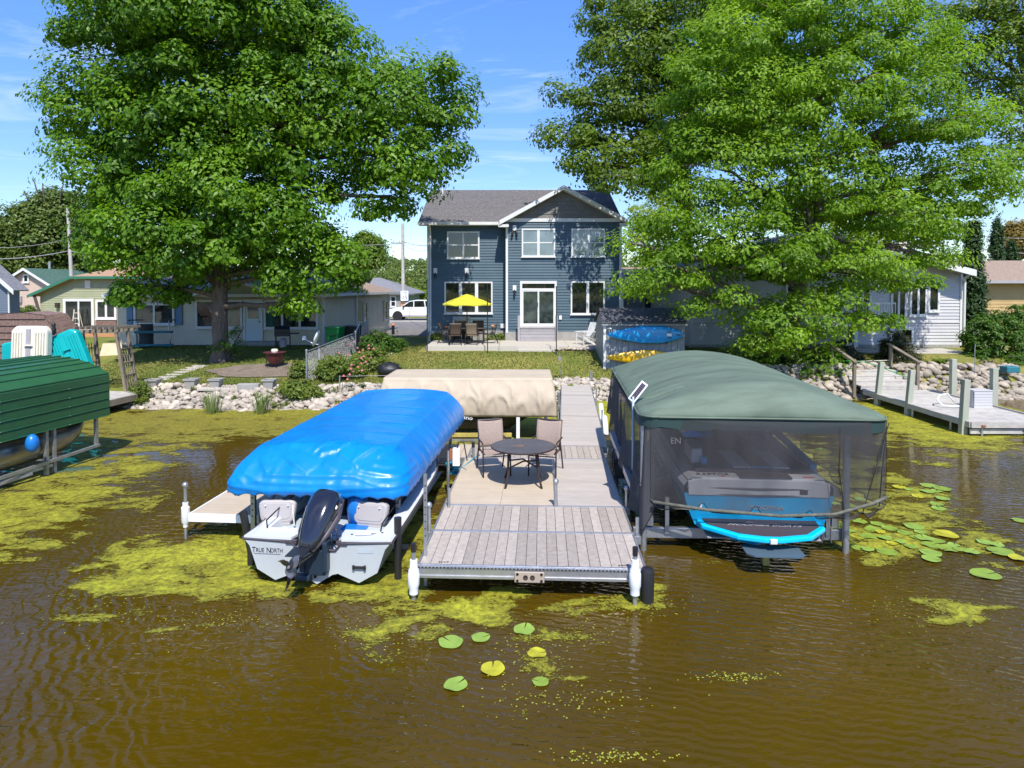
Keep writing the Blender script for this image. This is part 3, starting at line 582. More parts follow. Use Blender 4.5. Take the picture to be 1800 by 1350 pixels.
p0 = tp(95, 420, 61.5); branch(t, (p0[0], 61.5, 1.2), p0, .3, .2, m_barkd, o, name='trunk')
for px, py in ((60, 318), (75, 322), (42, 335), (28, 362), (112, 322), (48, 350)): branch(t, p0, tp(px, py, 61.5), .16, .05, m_barkd, o)
# wooded hill far off
xs2 = np.linspace(-260, 260, 90); ys2 = np.linspace(150, 300, 26)
def hill(x, y): return 1 + 9 * sstep(150, 230, y) * (1 + .25 * fb((x * .012, y * .01, 2)))
MB().grid([[(x, y, hill(x, y) - .6) for x in xs2] for y in ys2]).build('hill', m_lawn, smooth=True)['kind'] = 'structure'
hb = []
for i in range(420):
    x = rng.uniform(-150, 150); y = rng.uniform(140, 220); hb.append((x, y, hill(x, y) + 1.6, rng.uniform(3, 5), 3.4, rng.uniform(2.2, 3.6)))
n_ = len(hb); cc = []; dd = []
for b_ in hb:
    u = rng.normal(size=(22, 3)); u /= np.linalg.norm(u, axis=1, keepdims=True); u[:, 2] = abs(u[:, 2]); u[:, 1] = -abs(u[:, 1]); cc.append(np.array(b_[:3]) + u * np.array(b_[3:6])); dd.append(u)
o_, _ = crown('wood', L_far, None, None, 0, 16, 1.1, .75, (0, 0, 0), cen=(np.concatenate(cc), np.concatenate(dd), None)); tag(o_, kind='stuff')
MB().grid([[(x, y, .8 * sstep(-72, -78, y) - .4) for x in np.linspace(-260, 260, 20)] for y in (-240, -160, -90, -78, -72)]).build('far_shore', m_lawn)['kind'] = 'structure'
cc = []; dd = []
for i in range(260):
    u = rng.normal(size=(20, 3)); u /= np.linalg.norm(u, axis=1, keepdims=True); u[:, 2] = abs(u[:, 2]); cc.append(np.array([rng.uniform(-170, 170), rng.uniform(-105, -80), 2.5]) + u * np.array([3.6, 3, rng.uniform(2.5, 5.5)])); dd.append(u)
o_, _ = crown('wood', L_far, None, None, 0, 12, 1.2, .95, (0, 0, 0), cen=(np.concatenate(cc), np.concatenate(dd), None)); tag(o_, kind='stuff')
# evergreens and bushes on the right
def cone_blobs(x, y, z0, z1, r, n=7): return [(x, y, z0 + (z1 - z0) * (i + .5) / n, r * (1.05 - .8 * (i / n) ** 1.6), r * (1.05 - .8 * (i / n) ** 1.6), (z1 - z0) / n * .95) for i in range(n)]
for (px0, px1, ptop, Y, lab) in [(1690, 1733, 400, 31.6, 'tall dark columnar evergreen against the right corner of the grey sided house'), (1738, 1768, 390, 47, 'columnar evergreen rising above the brown house roof, left of its pair'), (1762, 1796, 432, 47.5, 'shorter columnar evergreen above the brown house roof, right of its pair')]:
    x0, z1 = atY(px0, ptop, Y); x1, _ = atY(px1, ptop, Y); x = (x0 + x1) / 2; r = (x1 - x0) / 2; t = thing('arborvitae', lab, 'evergreen', (x, Y, 1.15), group='columnar evergreens'); o = (x, Y, 1.15)
    trunk(t, [(x, Y, 1.15), (x, Y, 2.2)], [.1, .08], m_barkd, o, seg=8)
    crown('crown', L_dark, t, cone_blobs(x, Y, 1.5, z1, r * .85), 520, 50, .26, .19, o, flat=1.3, wid=.35)
def bush(name, lab, cat, blobs, lm, k, per, cs, leaf, group=None, **kw):
    b0 = blobs[0]; o = (b0[0], b0[1], ground(b0[0], b0[1])); t = thing(name, lab, cat, o, group=group); b = MB()
    for i in range(7):
        a = i * .9; b.tube([(0, 0, -.05), (cos(a) * b0[3] * .3, sin(a) * b0[4] * .3, b0[5] * .6), (cos(a) * b0[3] * .7, sin(a) * b0[4] * .7, b0[5] * 1.1 + b0[2] - o[2])], [.03, .02, .008], 5)
    b.build('stem', m_barkd, t); crown('foliage', lm, t, blobs, k, per, cs, leaf, o, **kw); return t
def gb(px, pyb, ptop, rx, Y=None, z=None):     # a bush from its foot in the photograph
    if Y is None: Y = 24.0
    for _ in range(25): 
        x, zz_ = atY(px, pyb, Y); g = ground(x, Y); Y += (zz_ - g) * 2.2 if abs(zz_ - g) < 1 else (zz_ - g)
    _, zt = atY(px, ptop, Y); h = zt - g; return (x, Y, g + h * .5, rx * Y / FP, rx * Y / FP * .8, h * .52)
def bl(px, py, rx, ry, Y): return pxblob(px, py, rx, ry, Y)
bush('conifer_bush', 'large bright green feathery bush right of the dark columnar evergreen', 'bush', [bl(1755, 610, 50, 45, 27.8), bl(1735, 590, 35, 35, 27.8), bl(1785, 570, 45, 34, 27.8), bl(1720, 635, 25, 22, 27.4), bl(1795, 640, 40, 25, 27.2)], L_bush, 330, 55, .3, .13)
bush('yew_bush', 'dark conical clipped yew between the dock stair rails and the porch', 'bush', cone_blobs(atY(1586, 0, 27)[0], 27, 1.0, atY(0, 586, 27)[1], .82, 5), L_yew, 260, 50, .2, .07, group='clipped yews')
bush('yew_bush', 'dark conical clipped yew left of the dock stair, under the maple', 'bush', cone_blobs(atY(1483, 0, 27)[0], 27, 1.0, atY(0, 600, 27)[1], .85, 5), L_yew, 260, 50, .2, .07, group='clipped yews')
bush('low_shrub', 'low dark green shrub along the shore under the maple, left of the stair', 'shrub', [bl(1420, 650, 60, 16, 25.8), bl(1360, 640, 40, 14, 26.2), bl(1470, 655, 40, 14, 25.8)], L_bush, 130, 50, .24, .11, tb=-.3)
bush('low_shrub', 'brownish twiggy shrub behind the tall post beside the dock stair', 'shrub', [bl(1668, 648, 20, 14, 26), bl(1690, 650, 24, 14, 26), bl(1650, 640, 14, 10, 26)], L_oak, 80, 40, .2, .09)
bush('low_shrub', 'loose pinkish brown shrub at the foot of the big feathery bush', 'shrub', [bl(1735, 655, 30, 13, 26), bl(1760, 650, 25, 12, 26)], L_orange, 60, 30, .22, .09)
bush('low_shrub', 'small green shrub at the right edge above the fieldstone bank', 'shrub', [bl(1790, 645, 22, 18, 26.2)], L_bush, 50, 40, .22, .11)
bush('shore_bush', 'rounded green bush growing out of the stone bank below the fence post', 'bush', [gb(527, 700, 668, 30), gb(505, 692, 670, 16), gb(548, 702, 678, 18)], L_gard, 110, 46, .22, .10)
bush('garden_bush', 'leafy green bush in front of the chain link fence', 'bush', [gb(590, 668, 625, 30, 25.5), gb(560, 660, 632, 20, 25.5), gb(620, 662, 632, 22, 26)], L_gard, 130, 46, .24, .11)
bush('garden_bush', 'dark weedy bush left of the first fence post', 'bush', [gb(528, 665, 636, 18, 25.6), gb(545, 660, 640, 14, 25.6)], L_gard, 60, 40, .2, .10, tb=-.1)
bush('garden_bush', 'tall dark flowering bush by the netted part of the fence', 'bush', [gb(665, 622, 582, 22, 29), gb(690, 618, 590, 20, 29), gb(645, 632, 592, 14, 28)], L_bush, 110, 42, .26, .11)
bush('shore_plant', 'tall thin wild plant at the left end of the stone bank', 'plant', [gb(250, 712, 672, 14), gb(246, 704, 668, 10)], L_gard, 60, 30, .2, .08)
bush('porch_bush', 'brown green round bush beside the pink house', 'bush', [bl(52, 545, 10, 8, 48)], L_oak, 40, 30, .3, .12)
bush('porch_bush', 'small yellow green bush left of the brown round bush by the pink house', 'bush', [bl(28, 545, 9, 6, 48)], L_gard, 30, 30, .3, .12)
bush('roadside_bush', 'bright yellow green bush behind the white car', 'bush', [bl(735, 525, 22, 14, 68), bl(760, 525, 20, 14, 68)], L_yg, 120, 40, .7, .3, tb=-.2)
# coneflowers
ft = thing('coneflower_bed', 'pink and red coneflowers along the chain link fence', 'flowers', (*at(640, 640, .8), .75)); fo = tuple(ft.location)
st = MB(); fl = MB(); pet = []
for i in range(46):
    px = random.gauss(640, 24); py = random.uniform(628, 662) - (px - 640) * .55; x, y = at(px, py, .8); g = ground(x, y); h = random.uniform(.5, .95)
    st.tube([(x - fo[0], y - fo[1], g - fo[2]), (x - fo[0] + random.uniform(-.1, .1), y - fo[1], g - fo[2] + h)], [.008, .005], 4, cap=False); c = Vector(st.v[-1])
    fl.lathe([(.012, -.01), (.062, -.028), (.025, .005), (.02, .03), (1e-4, .04)], c, 8)
st.build('stems', L_gard, ft)['kind'] = 'stuff'; fl.build('petal', mat('coneflower petals', (.42, .10, .20), .7, nz=(6, 1.0), col2=(.50, .16, .07)), ft)['kind'] = 'stuff'
crown('foliage', L_gard, ft, [gb(640, 652, 618, 24, 26.5), gb(665, 640, 612, 20, 27), gb(615, 660, 628, 20, 26)], 90, 34, .22, .11, fo)
# ------------------------------------------------------------------ reeds on the banks
m_reed = mat('reed blade', (.12, .17, .04), .7)
for px, py, h, lab in ((374, 722, .75, 'left tuft of tall green reeds among the pale stones'), (460, 722, .85, 'right tuft of tall green reeds among the pale stones')):
    x, y = at(px, py, .1); t = thing('reed_clump', lab, 'reeds', (x, y, .05), group='reed tufts on the stone bank'); b = MB()
    for i in range(70):
        a = random.uniform(0, 2 * pi); r = random.uniform(0, .28); l = random.uniform(.25, .45) ; hh = h * random.uniform(.5, 1.1); q = Vector((r * cos(a), r * sin(a), 0)); e = q + Vector((cos(a) * l * .6, sin(a) * l * .6, hh)); s_ = Vector((-sin(a), cos(a), 0)) * .012
        b.face(q - s_, q + s_, (q + e) / 2 + Vector((0, 0, .08)) + s_ * .9, (q + e) / 2 + Vector((0, 0, .08)) - s_ * .9); b.face((q + e) / 2 + Vector((0, 0, .08)) - s_ * .9, (q + e) / 2 + Vector((0, 0, .08)) + s_ * .9, e)
    b.build('blade', m_reed, t)['kind'] = 'stuff'
# grass blades, short
def grassy():
    n = 90000; x = rng.uniform(-17, 17, n); y = 23.2 + (rng.random(n) ** 1.3) * 9; z = np.array([ground(a, b_) for a, b_ in zip(x, y)])
    sh = np.array([shore(a) for a in x]); ok = (y > sh + 1.35) & ~((x > -4.2) & (x < 4.2) & (y > 29)) & ~((x > 9.5) & (x < 18) & (y > 28.5)); x, y, z = x[ok], y[ok], z[ok]; n = len(x)
    P = np.stack([x, y, z + .02], 1); Nn = rng.normal(size=(n, 3)) * np.array([1, 1, .2])
    leaves('grass', L_grass, None, P, Nn, .075, rng.random(n), wid=.28, droop=-1.5)['kind'] = 'stuff'
L_grass = leafmat('grass blade', (.045, .085, .012), (.20, .20, .05), .3, .6)
grassy()
# ------------------------------------------------------------------ stone banks
def rockmesh(m, seed, sub=2):
    import bmesh
    bm = bmesh.new(); bmesh.ops.create_icosphere(bm, subdivisions=sub, radius=.5); random.seed(seed); pl = [Vector((random.gauss(0, 1), random.gauss(0, 1), random.gauss(0, 1))).normalized() for _ in range(7)]
    for v in bm.verts:
        v.co *= 1 + .22 * noise.noise(v.co * 2.2 + Vector((seed, 0, 0)))
        for p in pl:
            d = v.co.dot(p)
            if d > .36: v.co -= p * (d - .36) * .85
    me = bpy.data.meshes.new('stone'); bm.to_mesh(me); bm.free(); me.materials.append(m); me.polygons.foreach_set('use_smooth', [True] * len(me.polygons)); me.update(); return me
RKS = {m_rock.name: [rockmesh(m_rock, i + 30, 1) for i in range(6)], m_rockd.name: [rockmesh(m_rockd, i + 40, 1) for i in range(6)]}
RK = {m_rock.name: [rockmesh(m_rock, i) for i in range(6)], m_rockd.name: [rockmesh(m_rockd, i + 10) for i in range(6)]}
def bank(lab, x0, x1, m, n, smin, smax, lo=-.25, hi=1.5, over=0):
    t = thing('riprap_bank', lab, 'stone bank'); t['kind'] = 'structure'; rest = []; L = []
    for i in range(n):
        x = random.uniform(x0, x1); s = random.uniform(lo, hi); y = shore(x) + s; L.append((random.uniform(smin, smax) * (1 if random.random() < .8 else 1.4), x, y))
    L.sort(reverse=True)
    for i, (r, x, y) in enumerate(L):
        me = random.choice((RK if i < 298 else RKS)[m.name]); z = ground(x, y) + r * .22 + over; sc = (r * random.uniform(1, 1.5), r * random.uniform(.8, 1.2), r * random.uniform(.6, .85)); ro = (random.uniform(-.5, .5), random.uniform(-.5, .5), random.uniform(0, 6.28))
        if i < 298:
            o = bpy.data.objects.new('stone', me); C.objects.link(o); o.parent = t; o.location = (x, y, z); o.scale = sc; o.rotation_euler = ro
        else:
            M = Matrix.Translation((x, y, z)) @ Matrix.Rotation(ro[2], 4, 'Z') @ Matrix.Diagonal((*sc, 1)); rest.append((me, M))
    if rest:
        b = MB()
        for me, M in rest:
            k = len(b.v); b.v += [tuple(M @ v.co) for v in me.vertices]; b.f += [tuple(k + i for i in p.vertices) for p in me.polygons]
        b.build('small_stones', m, t, smooth=True)['kind'] = 'stuff'
    return t
def weeds():
    c = []; d = []
    for i in range(46): x = random.uniform(-12.8, 3.8); y = shore(x) + random.uniform(.0, 1.3); c.append((x, y, ground(x, y) + .16)); d.append((0, -.3, 1))
    o, _ = crown('bank_weeds', L_gard, None, None, 0, 34, .2, .085, (0, 0, 0), cen=(np.array(c), np.array(d, float), None)); tag(o, kind='stuff')
random.seed(3); weeds()
random.seed(21)
bank('pale limestone bank along the shore below the left neighbour lawn', -13.2, -1.2, m_rock, 2300, .09, .23)
bank('pale rounded stones beside the dock walkway landing', 1.2, 5.2, m_rock, 700, .10, .22)
bank('grey brown fieldstone bank behind the neighbour dock on the right', 6.4, 19.5, m_rockd, 1300, .15, .31, hi=1.35)
random.seed(5)
# ------------------------------------------------------------------ building helpers
class H:
    """a building: parts are given in world coordinates, stored relative to its base"""
    def __init__(s, name, label, cat, o, group=None): s.t = thing(name, label, cat, o, group=group); s.o = Vector(o); s.F = Matrix.Identity(4)
    def mb(s): return MB(Matrix.Translation(-s.o) @ s.F)
    def piece(s, name, m, c, size, rz=0, kind='box'):
        a = math.atan2(s.F[1][0], s.F[0][0]); return piece(name, m, s.t, (s.F @ Vector(c)) - s.o, size, (0, 0, rz + a), kind)
def siding(h, x0, x1, z0, z1, y, m, e=.14, lim=None, joined=False, name='siding_board'):
    b = h.mb(); z = z0
    while z < z1 - .02:
        zt = min(z + e, z1); a, c = (x0, x1) if lim is None else lim(z + e * .5)
        if c - a > .1:
            if joined: b.face((a, y - .022, z), (c, y - .022, z), (c, y - .001, zt), (a, y - .001, zt)); b.face((a, y, z), (c, y, z), (c, y - .022, z), (a, y - .022, z))
            else: h.piece(name, m, ((a + c) / 2, y, z), (c - a, .028, zt - z - .008), kind='clap')
        z += e
    if joined: b.build('siding', m, h.t)['kind'] = 'stuff'
def window(h, x0, x1, z0, z1, y, cols=2, rail=None, fw=.075, m=None, g=None, gt=None, mull=None):
    m = m or m_white; g = g or m_glass; b = h.mb(); D = .09; mull = mull or fw
    b.box(x0, x1, y - D, y, z0, z0 + fw).box(x0, x1, y - D, y, z1 - fw, z1).box(x0, x0 + fw, y - D, y, z0 + fw, z1 - fw).box(x1 - fw, x1, y - D, y, z0 + fw, z1 - fw)
    w = (x1 - x0 - 2 * fw - mull * (cols - 1)) / cols; P = []
    for i in range(cols):
        a = x0 + fw + i * (w + mull)
        if i: b.box(a - mull, a, y - D + .01, y, z0 + fw, z1 - fw)
        if rail: zr = z0 + (z1 - z0) * rail; b.box(a, a + w, y - D + .02, y, zr - .03, zr + .03); P += [(a, a + w, z0 + fw, zr - .03, g), (a, a + w, zr + .03, z1 - fw, gt or g)]
        else: P.append((a, a + w, z0 + fw, z1 - fw, g))
    b.box(x0 - .03, x1 + .03, y - D - .03, y - D, z0 - .04, z0 + .01)
    f = b.build('window', m, h.t)
    for (a, c, q, r, gm_) in P:
        h.mb().box(a - .004, c + .004, y - .05, y - .042, q - .004, r + .004).build('pane', gm_, f)
    return f
def pxw(h, p, Y, **k):
    x0, z1 = atY(p[0], p[1], Y); x1, z0 = atY(p[2], p[3], Y); return window(h, x0, x1, z0, z1, Y, **k)
def slab(b, p, th):
    p = [Vector(q) for q in p]; n = (p[1] - p[0]).cross(p[2] - p[0]).normalized()
    if n.z < 0: n = -n
    k = b.pts(p + [q - n * th for q in p]); c = len(p)
    b.fs(k, [tuple(range(c)), tuple(reversed(range(c, 2 * c)))] + [(i, (i + 1) % c, c + (i + 1) % c, c + i) for i in range(c)]); return b
def wallpoly(h, P, y, th, m, name='wall'):
    h.mb().prism(P, y, y + th, 'y').build(name, m, h.t)

# ------------------------------------------------------------------ blue house
YR, YL = 32.5, 33.3; G = 1.42
X = lambda px, Y: atY(px, 500, Y)[0]
Z = lambda py, Y: atY(900, py, Y)[1]
h = H('blue_house', 'two storey navy blue sided house with white trimmed windows and brown grey shingle roof', 'house', (0, 36, 1.1))
xl, xm, xr = X(751, YL), X(889, YR), X(1092, YR); zt = Z(392, YR); zf = Z(583, YR)
h.mb().box(xl, xr - .05, YL, 43, 1.1, zt).box(xm, xr - .05, YR, YL, 1.1, zt).build('wall', m_blue, h.t)
h.mb().box(xl - .02, xm, YL - .03, YL, 1.1, zf).box(xm - .02, xr, YR - .03, YR, 1.1, zf).build('foundation', m_found, h.t)
siding(h, xl + .02, xm - .01, zf, zt, YL, m_blue); siding(h, xm + .1, xr - .1, zf, Z(390, YR), YR, m_blue)
# corner boards
for (x, y, z1) in ((xl, YL, zt), (xm, YR, zt), (xr - .1, YR, zt)): h.mb().box(x, x + .11, y - .045, y + .05, zf - .05, z1).build('corner_board', m_white, h.t)
h.mb().box(xm, xm + .02, YR, YL, zf, zt).build('return_wall', m_blue, h.t)
# gable with shakes
pk = atY(991, 330, YR); base = Z(384, YR); gx0, gx1 = X(889, YR), X(1092, YR)
wallpoly(h, [(gx0, base - .2), (gx1, base - .2), (gx1, base), (pk[0], pk[1]), (gx0, base)], YR, .15, m_shake, 'gable_wall')
h.mb().box(gx0 - .05, gx1 + .05, YR - .06, YR, Z(390, YR), base).build('frieze_board', m_white, h.t)
z = base; r_ = 0
while z < pk[1] - .15:
    t_ = (z + .1 - base) / (pk[1] - base); a = gx0 + (pk[0] - gx0) * t_; c = gx1 + (pk[0] - gx1) * t_; x = a - random.uniform(0, .3)
    while x < c:
        w = random.uniform(.34, .52); q0, q1 = max(x, a), min(x + w, c)
        if q1 - q0 > .04: h.piece('shake', m_shake, ((q0 + q1) / 2, YR, z), (q1 - q0 - .012, .03, .23), kind='clap')
        x += w
    z += .21
# roofs
ev = Z(391, YL - .35); rdY = 38.2; rz_ = Z(334, rdY); rx0, rx1 = X(736, YL - .35), X(1098, YR); 
b = h.mb(); slab(b, [(rx0, YL - .38, ev), (rx1, YL - .38, ev), (rx1, rdY, rz_), (rx0, rdY, rz_)], .12); slab(b, [(rx0, 43.4, ev), (rx1, 43.4, ev), (rx1, rdY, rz_ - .002), (rx0, rdY, rz_ - .002)], .12)
b.build('roof', m_roof, h.t)
b = h.mb()   # shingle courses, real steps on the visible slope
n = 26
for i in range(n):
    t0 = i / n; t1 = (i + 1) / n; y0 = YL - .38 + (rdY - YL + .38) * t0; y1 = YL - .38 + (rdY - YL + .38) * t1; z0 = ev + (rz_ - ev) * t0; z1 = ev + (rz_ - ev) * t1
    b.face((rx0 - .01, y0, z0 + .022), (rx1 + .01, y0, z0 + .022), (rx1 + .01, y1, z1 + .004), (rx0 - .01, y1, z1 + .004)); b.face((rx0 - .01, y0, z0), (rx1 + .01, y0, z0), (rx1 + .01, y0, z0 + .022), (rx0 - .01, y0, z0 + .022))
b.build('shingles', m_roof, h.t)['kind'] = 'stuff'
gy = YR - .45; A = (X(878, gy), Z(388, gy)); B = (X(1103, gy), Z(386, gy)); K = atY(991, 326, gy)
b = h.mb(); slab(b, [(A[0], gy, A[1]), (K[0], gy, K[1]), (K[0], 38, K[1]), (A[0], 38, A[1])], .1); slab(b, [(B[0], gy, B[1]), (K[0] + .002, gy, K[1]), (K[0] + .002, 38, K[1]), (B[0], 38, B[1])], .1); b.build('gable_roof', m_roof, h.t)
def rake(h, a, b_, y, w, m=m_white, d=.05):
    dx = b_[0] - a[0]; dz = b_[1] - a[1]
    h.mb().prism([(a[0], a[1] - w), (b_[0], b_[1] - w), (b_[0], b_[1] + .015), (a[0], a[1] + .015)], y - d, y, 'y').build('rake_board', m, h.t)
rake(h, A, K, gy, .20); rake(h, K, B, gy, .20)
b = h.mb(); b.prism([(A[0] + .05, A[1] - .1), (K[0], K[1] - .12), (B[0] - .05, B[1] - .1), (B[0] - .05, B[1] - .16), (K[0], K[1] - .19), (A[0] + .05, A[1] - .16)], gy + .002, YR - .005, 'y'); b.build('soffit', m_white, h.t)
# eave return of the gable, gutters, downspouts
h.mb().box(A[0] - .05, xm + .15, gy + .01, YR, A[1] - .3, A[1] - .17).build('eave_return', m_white, h.t); h.mb().box(B[0] - .35, B[0] + .02, gy + .01, YR, B[1] - .3, B[1] - .17).build('eave_return', m_white, h.t)
h.mb().box(rx0 - .02, xm - .35, YL - .52, YL - .385, ev - .13, ev + .015).build('gutter', m_white, h.t)
h.mb().box(rx0 + .02, xm, YL - .385, YL + .02, ev - .15, ev - .11).build('soffit', m_white, h.t)
xd = X(757, YL); h.mb().tube([(xd, YL - .42, ev - .1), (xd, YL - .1, ev - .4), (xd, YL - .1, 1.35), (xd + .05, YL - .35, 1.27)], .05, 8).build('downspout', m_white, h.t)
xv = atY(779, 340, 37.6); h.mb().tube([(xv[0], 37.2, xv[1] - .35), (xv[0], 37.2, xv[1] + .25)], .06, 8).build('vent_pipe', m_white, h.t)
# windows and doors
pxw(h, (786, 407, 843, 454.5), YL, rail=.5, gt=m_glass, g=m_glass)
pxw(h, (781.4, 495, 866, 551.3), YL, cols=3, mull=.16)
pxw(h, (917, 402, 975.7, 451.6), YR, rail=.5, g=m_glassb, gt=m_glassb, mull=.13)
pxw(h, (1004, 402, 1063, 451.6), YR, rail=.5, g=m_glassb, gt=m_glassb, mull=.13)
pxw(h, (1003, 494.4, 1062.7, 552.7), YR, mull=.14)
x0, z1 = atY(914, 494, YR); x1, z0 = atY(978.5, 574, YR)
b = h.mb(); b.box(x0, x1, YR - .09, YR, z0, z0 + .09).box(x0, x1, YR - .09, YR, z1 - .13, z1).box(x0, x0 + .11, YR - .09, YR, z0 + .09, z1 - .13).box(x1 - .11, x1, YR - .09, YR, z0 + .09, z1 - .13); zr = z1 - .36; b.box(x0 + .11, x1 - .11, YR - .085, YR, zr - .1, zr); d = b.build('sliding_door', m_white, h.t)
h.mb().box(x0 + .11, x1 - .11, YR - .05, YR - .042, zr, z1 - .13).build('transom_pane', m_glass, d)
xc = (x0 + x1) / 2
for a, c in ((x0 + .11, xc + .02), (xc - .02, x1 - .11)):
    yy = YR - (.062 if a > x0 + .2 else .045); q = h.mb(); q.box(a, a + .06, yy - .03, yy, z0 + .09, zr - .1).box(c - .06, c, yy - .03, yy, z0 + .09, zr - .1).box(a + .06, c - .06, yy - .03, yy, z0 + .09, z0 + .16).box(a + .06, c - .06, yy - .03, yy, zr - .16, zr - .1); q.build('door_sash', m_white, d)
    h.mb().box(a + .06, c - .06, yy - .018, yy - .01, z0 + .16, zr - .16).build('pane', m_glasst, d)
h.mb().box(xc - .05, xc - .02, YR - .13, YR - .085, z0 + 1.0, z0 + 1.2).build('handle', m_blackp, d)
# boarded door landing
x0, x1 = X(912, YR - .7), X(978.5, YR - .7); zt2 = z0 - .02; zb = G
for k in range(4): h.piece('riser_board', m_greyt, ((x0 + x1) / 2, YR - .55, zb + (k + .5) * (zt2 - zb) / 4), (x1 - x0 - .16, .03, (zt2 - zb) / 4 - .012))
h.mb().box(x0 + .05, x1 - .05, YR - .53, YR - .05, zb, zt2 - .03).box(x0, x1, YR - .6, YR - .095, zt2 - .03, zt2 + .01).build('landing', m_greyt, h.t)
for x in (x0, x1): h.mb().box(x - .05, x + .05, YR - .62, YR - .52, zb, zt2 + .6 if x == x0 else zt2 + .6).build('landing_post', m_greyt, h.t)
# lamps and boxes
def lampbox(px, py, Y, two=False):
    x, z = atY(px, py, Y); b = h.mb(); b.box(x - .09, x + .09, Y - .08, Y - .02, z - .05, z + .22); f = b.build('wall_light', m_white, h.t)
    b = h.mb()
    for s_ in ((-.1, .1) if two else (0,)): b.tube([(x + s_ * .6, Y - .08, z - .02), (x + s_, Y - .14, z - .15), (x + s_ * 1.3, Y - .17, z - .28)], [.03, .06, .05], 8)
    b.build('lamp_head', m_blackm, f)
lampbox(904.5, 404, YR, True); lampbox(904.5, 509, YR); lampbox(765.5, 479, YL); lampbox(820.5, 479, YL)
x, z = atY(884, 573, YL); h.mb().box(x - .12, x + .12, YL - .12, YL - .02, z - .1, z + .12).build('meter_box', m_white, h.t)
x, z = atY(985, 558, YR); h.mb().box(x - .06, x + .06, YR - .07, YR - .02, z - .1, z + .1).build('outlet_box', m_pvc, h.t)
x, z = atY(842, 394, YL); 

# ------------------------------------------------------------------ patio
PF = 29.55
pt = thing('patio', None, None, (0, 31, 1.2)); pt['kind'] = 'structure'
px0, px1 = X(748, PF), X(1052, PF)
segs = [px0, X(877, PF), X(1000, PF), px1]
for i in range(3):
    b = MB(Matrix.Translation((0, -31, -1.2))); b.box(segs[i] + .008, segs[i + 1] - .008, PF, YL - .6 if i == 0 else YR - .04, 1.05, G - (0 if i < 2 else .01)); b.build('patio_slab', m_conc, pt, bevel=.012)
b = MB(Matrix.Translation((0, -31, -1.2))); b.box(X(910, PF - .35), X(975, PF - .35), PF - .38, PF - .002, 1.05, G - .14); b.build('step_slab', m_conc, pt, bevel=.012)
for i in range(26):
    x = X(975, PF) + (px1 - X(975, PF)) * (i + .5) / 26; me = random.choice(RK[m_rock.name]); o = bpy.data.objects.new('stone', me); C.objects.link(o); o.parent = pt; o.location = (x, PF - .15 - 31 + random.uniform(-.05, .08), 1.28 - 1.2 + random.uniform(-.03, .05)); o.scale = (.2, .16, .14); o.rotation_euler = (0, 0, random.random() * 6)

# ------------------------------------------------------------------ beige ranch house on the left
YA = 32.3
h = H('beige_ranch_house', 'long beige sided ranch house with tan roof and pale blue door behind the hickory', 'house', (-16, 36, 1.0))
xa, xb = X(206, YA), X(568, YA); E = Matrix.Translation((xb, YA, 0)) @ Matrix.Rotation(R(90 - 6.3), 4, 'Z'); ze = Z(517, YA)
h.mb().box(xa, xb, YA, 43, .9, ze).build('wall', m_beige, h.t)
siding(h, xa, xb, 1.25, ze, YA, m_beige, e=.115, joined=True)
h.mb().box(xa, xb, YA - .04, YA, .85, 1.26).build('foundation', m_white, h.t)
h.F = E; h.mb().box(0, 10.8, 0, .3, .9, ze).build('side_wall', m_beige, h.t); siding(h, 0, 10.8, 1.2, ze, 0, m_beige, e=.115, joined=True)
h.mb().box(0, 10.8, -.03, 0, .9, 1.2).build('side_foundation', m_found, h.t)
def upx(px): # position along the side wall seen at column px
    k = (px - 900) / FP; d = R(6.3); return (k * YA - xb) / (sin(d) - k * cos(d))
h.mb().box(upx(625) - .03, upx(625) + .12, -.09, 0, 1.2, ze).build('porch_post', m_white, h.t)
u0, u1 = upx(627), upx(633); h.mb().box(u0, u1, -.06, -.022, 1.25, 3.3).build('side_door', mat('ochre door', (.40, .33, .14), .5), h.t)
for a, c, q, r in ((637.6, 643.6, 1.9, 3.15), (673.5, 679, 1.9, 3.15)): window(h, upx(a), upx(c), q, r, 0, cols=1, rail=.5, fw=.06)
h.mb().box(-.06, .1, -.06, .05, .9, ze).build('corner_board', m_white, h.t); h.mb().box(10.7, 10.86, -.06, .05, .9, ze).build('corner_board', m_white, h.t)
h.F = Matrix.Identity(4)
xo = xb + 1.6; b = h.mb(); rY, rZ = 38.2, 5.25
c1, c2, c3, c4 = (xa - .4, YA - .5, ze), (xb + .35, YA - .5, ze), (xb + 1.75, 43.6, ze), (xa - .4, 43.6, ze); q1, q2 = (xa - .4, rY, rZ), (xb - 2.6, rY + .6, rZ)
for P in ((c1, c2, q2, q1), (c2, c3, q2), (c3, c4, q1, q2)): slab(b, P, .12)
b.build('roof', m_rooft, h.t); 
h.mb().box(xa - .4, xb + .35, YA - .62, YA - .505, ze - .13, ze + .02).build('gutter', m_white, h.t)
b = h.mb(); b.bar((xb + .4, YA - .5, ze - .05), (xb + 1.82, 43.6, ze - .05), .1, .14); b.build('gutter', m_white, h.t)
